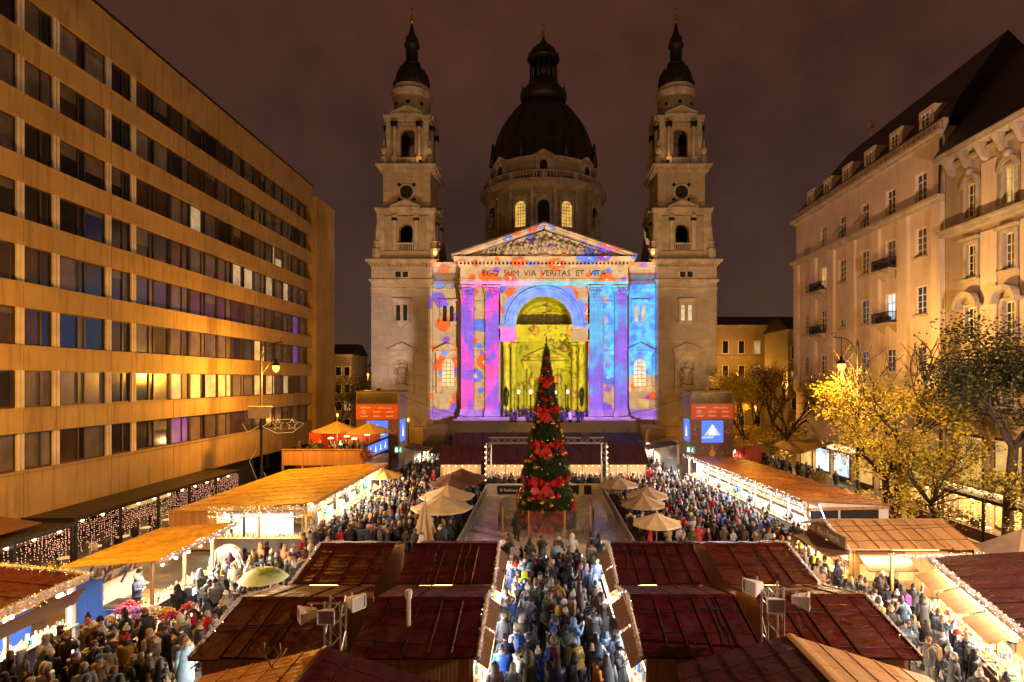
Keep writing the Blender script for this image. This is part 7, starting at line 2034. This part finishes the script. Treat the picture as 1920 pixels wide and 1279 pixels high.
for i, (x, y, z, w, sprd) in enumerate(near):
    arms = rp.choices(['down', 'pocket', 'phone', 'raise', 'hold'], [3.4, 3.4, 1.5, .9, 2.6])[0]
    stride = 1 if rp.random() < .3 else 0
    rz = rp.gauss(0, sprd*.6) if rp.random() < .64 else rp.uniform(0, 2*pi)
    sc_ = PS*(rp.uniform(.93, 1.07) if rp.random() < .87 else rp.uniform(.64, .82))
    o, lab = person(x, y, z, rz, arms, stride, sc_, where_of(x, y, w), full=False)
    if arms in ('phone', 'raise') and i % 2 == 0:
        lp = (0, .34, 1.5) if arms == 'phone' else (.16, .36, 1.86)
        v = Matrix.Translation((x, y, z)) @ Matrix.Rotation(rz, 4, 'Z') @ (Vector(lp)*sc_)
        ph = thing('phone', 'lit phone held by the '+' '.join(lab.split()[:11]), 'phone', v, rz, 'phones held up in the crowd')
        link('phone_body', phones, ph); link('screen', psc, ph)
# placed figures
person(-1.75, 40.25, .25, .25, 'down', 0, 1.0, 'alone on the rink', ('black', 'long', 'raised hood', 'black', ''))
person(-19.6, 28.0, .25, -1.2, 'hold', 0, 1.04, 'working behind the blue stall counter', ('dark grey', 'jacket', 'beanie', 'black', ''))
person(-19.2, 27.4, .25, -1.4, 'hold', 0, 1.0, 'working at the blue stall grill', ('navy', 'jacket', 'beanie', 'cream', ''))
person(-16.3, 33.4, .0, -.6, 'hold', 0, 1.04, 'beside the white bread oven', ('camel', 'long', 'raised hood', 'camel', ''))
person(-1.35, 29.9, 0, .1, 'down', 0, 1.0, 'at the left of the centre aisle', ('slate blue', 'padded', 'pointed hat', 'red', ''))
person(-.75, 28.6, 0, 0, 'down', 0, 1.02, 'at the left of the centre aisle', ('lime yellow', 'parka', 'raised hood', 'lime yellow', 'backpack'))
person(17.3, 28.6, 0, 2.2, 'pocket', 0, 1.05, 'at the near end of the orange plank stall', ('black', 'jacket', 'short hair', 'black', ''))
person(16.9, 28.9, 0, 2.6, 'hold', 0, .98, 'beside the orange plank stall', ('teal', 'long', 'bobble hat', 'mustard', ''))
for k, (x, y) in enumerate(((-24.6, 61), (-22.2, 60.4), (-20.4, 61.2))):
    person(x, y, 3.05, rp.uniform(0, 6), 'hold', 0, 1, 'on the bar terrace', (('black', 'jacket', 'short hair', 'brown', ''), ('burgundy', 'padded', 'long hair', 'black', ''), ('camel', 'jacket', 'long hair', 'fair', ''))[k])
for k in range(6):
    y = 42+k*2.7; person(-16.9, y, .06, -1.57+rp.uniform(-.4, .4), 'hold', 0, 1, 'serving in the long yellow roofed stall')
for k in range(6):
    y = 43+k*3.2; person(right_edge(y)+1.35, y, .06, 1.57+rp.uniform(-.4, .4), 'hold', 0, 1, 'serving in the long rust roofed stall')
for k in range(3): person(17.8-k*.35+1.6, 25.6-k*2.2, .06, 1.4, 'hold', 0, 1, 'serving behind the heaped right counter')
um = thing('umbrella', 'pale green umbrella with leaf print held up over the left front aisle', 'umbrella', (-13.3, 27.5, 0), .4)
mat('umbrella_green', (.50, .60, .34), .5, var=.1); mat('umbrella_leaf', (.22, .42, .05), .6, var=.2)
c = MB(); n = 16
vs = [(0, 0, 2.55)]+[(r*(1 if k % 2 == 0 else .96)*cos(k*pi/8), r*(1 if k % 2 == 0 else .96)*sin(k*pi/8), z) for r, z in ((.45, 2.48), (.85, 2.3), (1.15, 2.03)) for k in range(16)]
c.raw(vs, [(0, 1+k, 1+(k+1) % 16) for k in range(16)]+[(1+j*16+k, 1+(j+1)*16+k, 1+(j+1)*16+(k+1) % 16, 1+j*16+(k+1) % 16) for j in range(2) for k in range(16)]); c.build('canopy', 'umbrella_green', um, True)
l = MB()
for (ax, ay) in ((.1, -.45), (.5, -.2), (-.3, .3)):
    for k in range(5): a = k*1.25+ax; d = Vector((cos(a), sin(a), 0)); e = Vector((-sin(a), cos(a), 0)); c0 = Vector((ax, ay, 0)); f = lambda v: (v.x, v.y, 2.575-.42*((v.x**2+v.y**2)/1.32)); l.face([f(c0), f(c0+d*.2+e*.09), f(c0+d*.4), f(c0+d*.2-e*.09)])
l.build('leaf_print', 'umbrella_leaf', um)
rbm = MB(); rbm.tube([(0, 0, .95), (0, 0, 2.62)], .014, 5)
for k in range(8): a = k*pi/4; rbm.tube([(0, 0, 2.5), (1.1*cos(a), 1.1*sin(a), 2.02)], .008, 3)
rbm.build('shaft', 'iron', um)

# ---- everyone farther off: one mass
cm = MB(); cols_ = []
lowcoat = {(a, k): coat_mesh(a, k, True) for a in ('down', 'pocket', 'hold') for k in ('long', 'padded', 'jacket')}
lowleg = legs_mesh(0, True)
lowhead = MB().sphere((0, .01, 1.60), .105, 7, 5, 1.2); lowhat = MB(); ellring(lowhat, [(0, 0, 1.60, .115, .122), (0, 0, 1.70, .095, .1), (0, 0, 1.76, .03, .03)], 7, False); lowhair = MB(); ellring(lowhair, [(0, -.04, 1.45, .11, .07), (0, -.02, 1.62, .115, .105), (0, -.01, 1.74, .05, .05)], 7)
def crowd_one(x, y, z, rz, s):
    M = Matrix.Translation((x, y, z)) @ Matrix.Rotation(rz, 4, 'Z') @ Matrix.Scale(s*PS, 4)
    c = DARK[pick(DW)] if rp.random() < .8 else LIGHT[pick(LW)]
    hatc = rp.choice(list(DARK.values())*2+[LIGHT['white'], LIGHT['cream'], LIGHT['beige'], LIGHT['red'], LIGHT['mustard'], LIGHT['camel'], LIGHT['burgundy'], LIGHT['pink']]) if rp.random() < .62 else rp.choice(list(HAIR.values()))
    for part, col in ((lowcoat[rp.choice(list(lowcoat))], c), (lowleg, (.02, .02, .03)), (lowhead, rp.choice(SKIN)), (lowhat if rp.random() < .6 else lowhair, hatc)):
        b = len(cm.v); cm.merge(part, M); cols_.extend([col]*(len(cm.v)-b))
for (x, y, z, w, sprd) in far:
    crowd_one(x, y, z, rp.gauss(0, sprd*.6) if rp.random() < .7 else rp.uniform(0, 6.28), rp.uniform(.9, 1.06))
for k in range(26): crowd_one(rp.uniform(-25.8, -18.8), rp.uniform(59.2, 64.2), 3.05, rp.uniform(0, 6.28), 1)
for k in range(60): crowd_one(rp.uniform(23.5, 31), rp.uniform(60, 80), 0, rp.uniform(0, 6.28), 1)
for k in range(16): crowd_one(rp.uniform(-29.8, -27.8), rp.uniform(23, 51), -.3, rp.uniform(0, 6.28), 1)
for k in range(10): crowd_one(rp.uniform(31.4, 33.4), rp.uniform(37, 48), -.3, rp.uniform(0, 6.28), 1)
for k in range(22): crowd_one(rp.uniform(BX-5, BX+6), rp.uniform(BY-5.2, BY-3.4), 5.0, rp.uniform(0, 6.28), 1)
me = cm.mesh('crowd', 'crowd_cloth', True)
at_ = me.color_attributes.new('dye', 'FLOAT_COLOR', 'POINT'); flat_ = [c for v in cols_ for c in (*v, 1)]; at_.data.foreach_set('color', flat_)
cr_ = link('crowd', me); stuff(cr_); cr_['label'] = 'dense crowd of market visitors in winter coats'
print('people near', len(near), 'far', len(far), 'standing', len(stand), 'script kB')
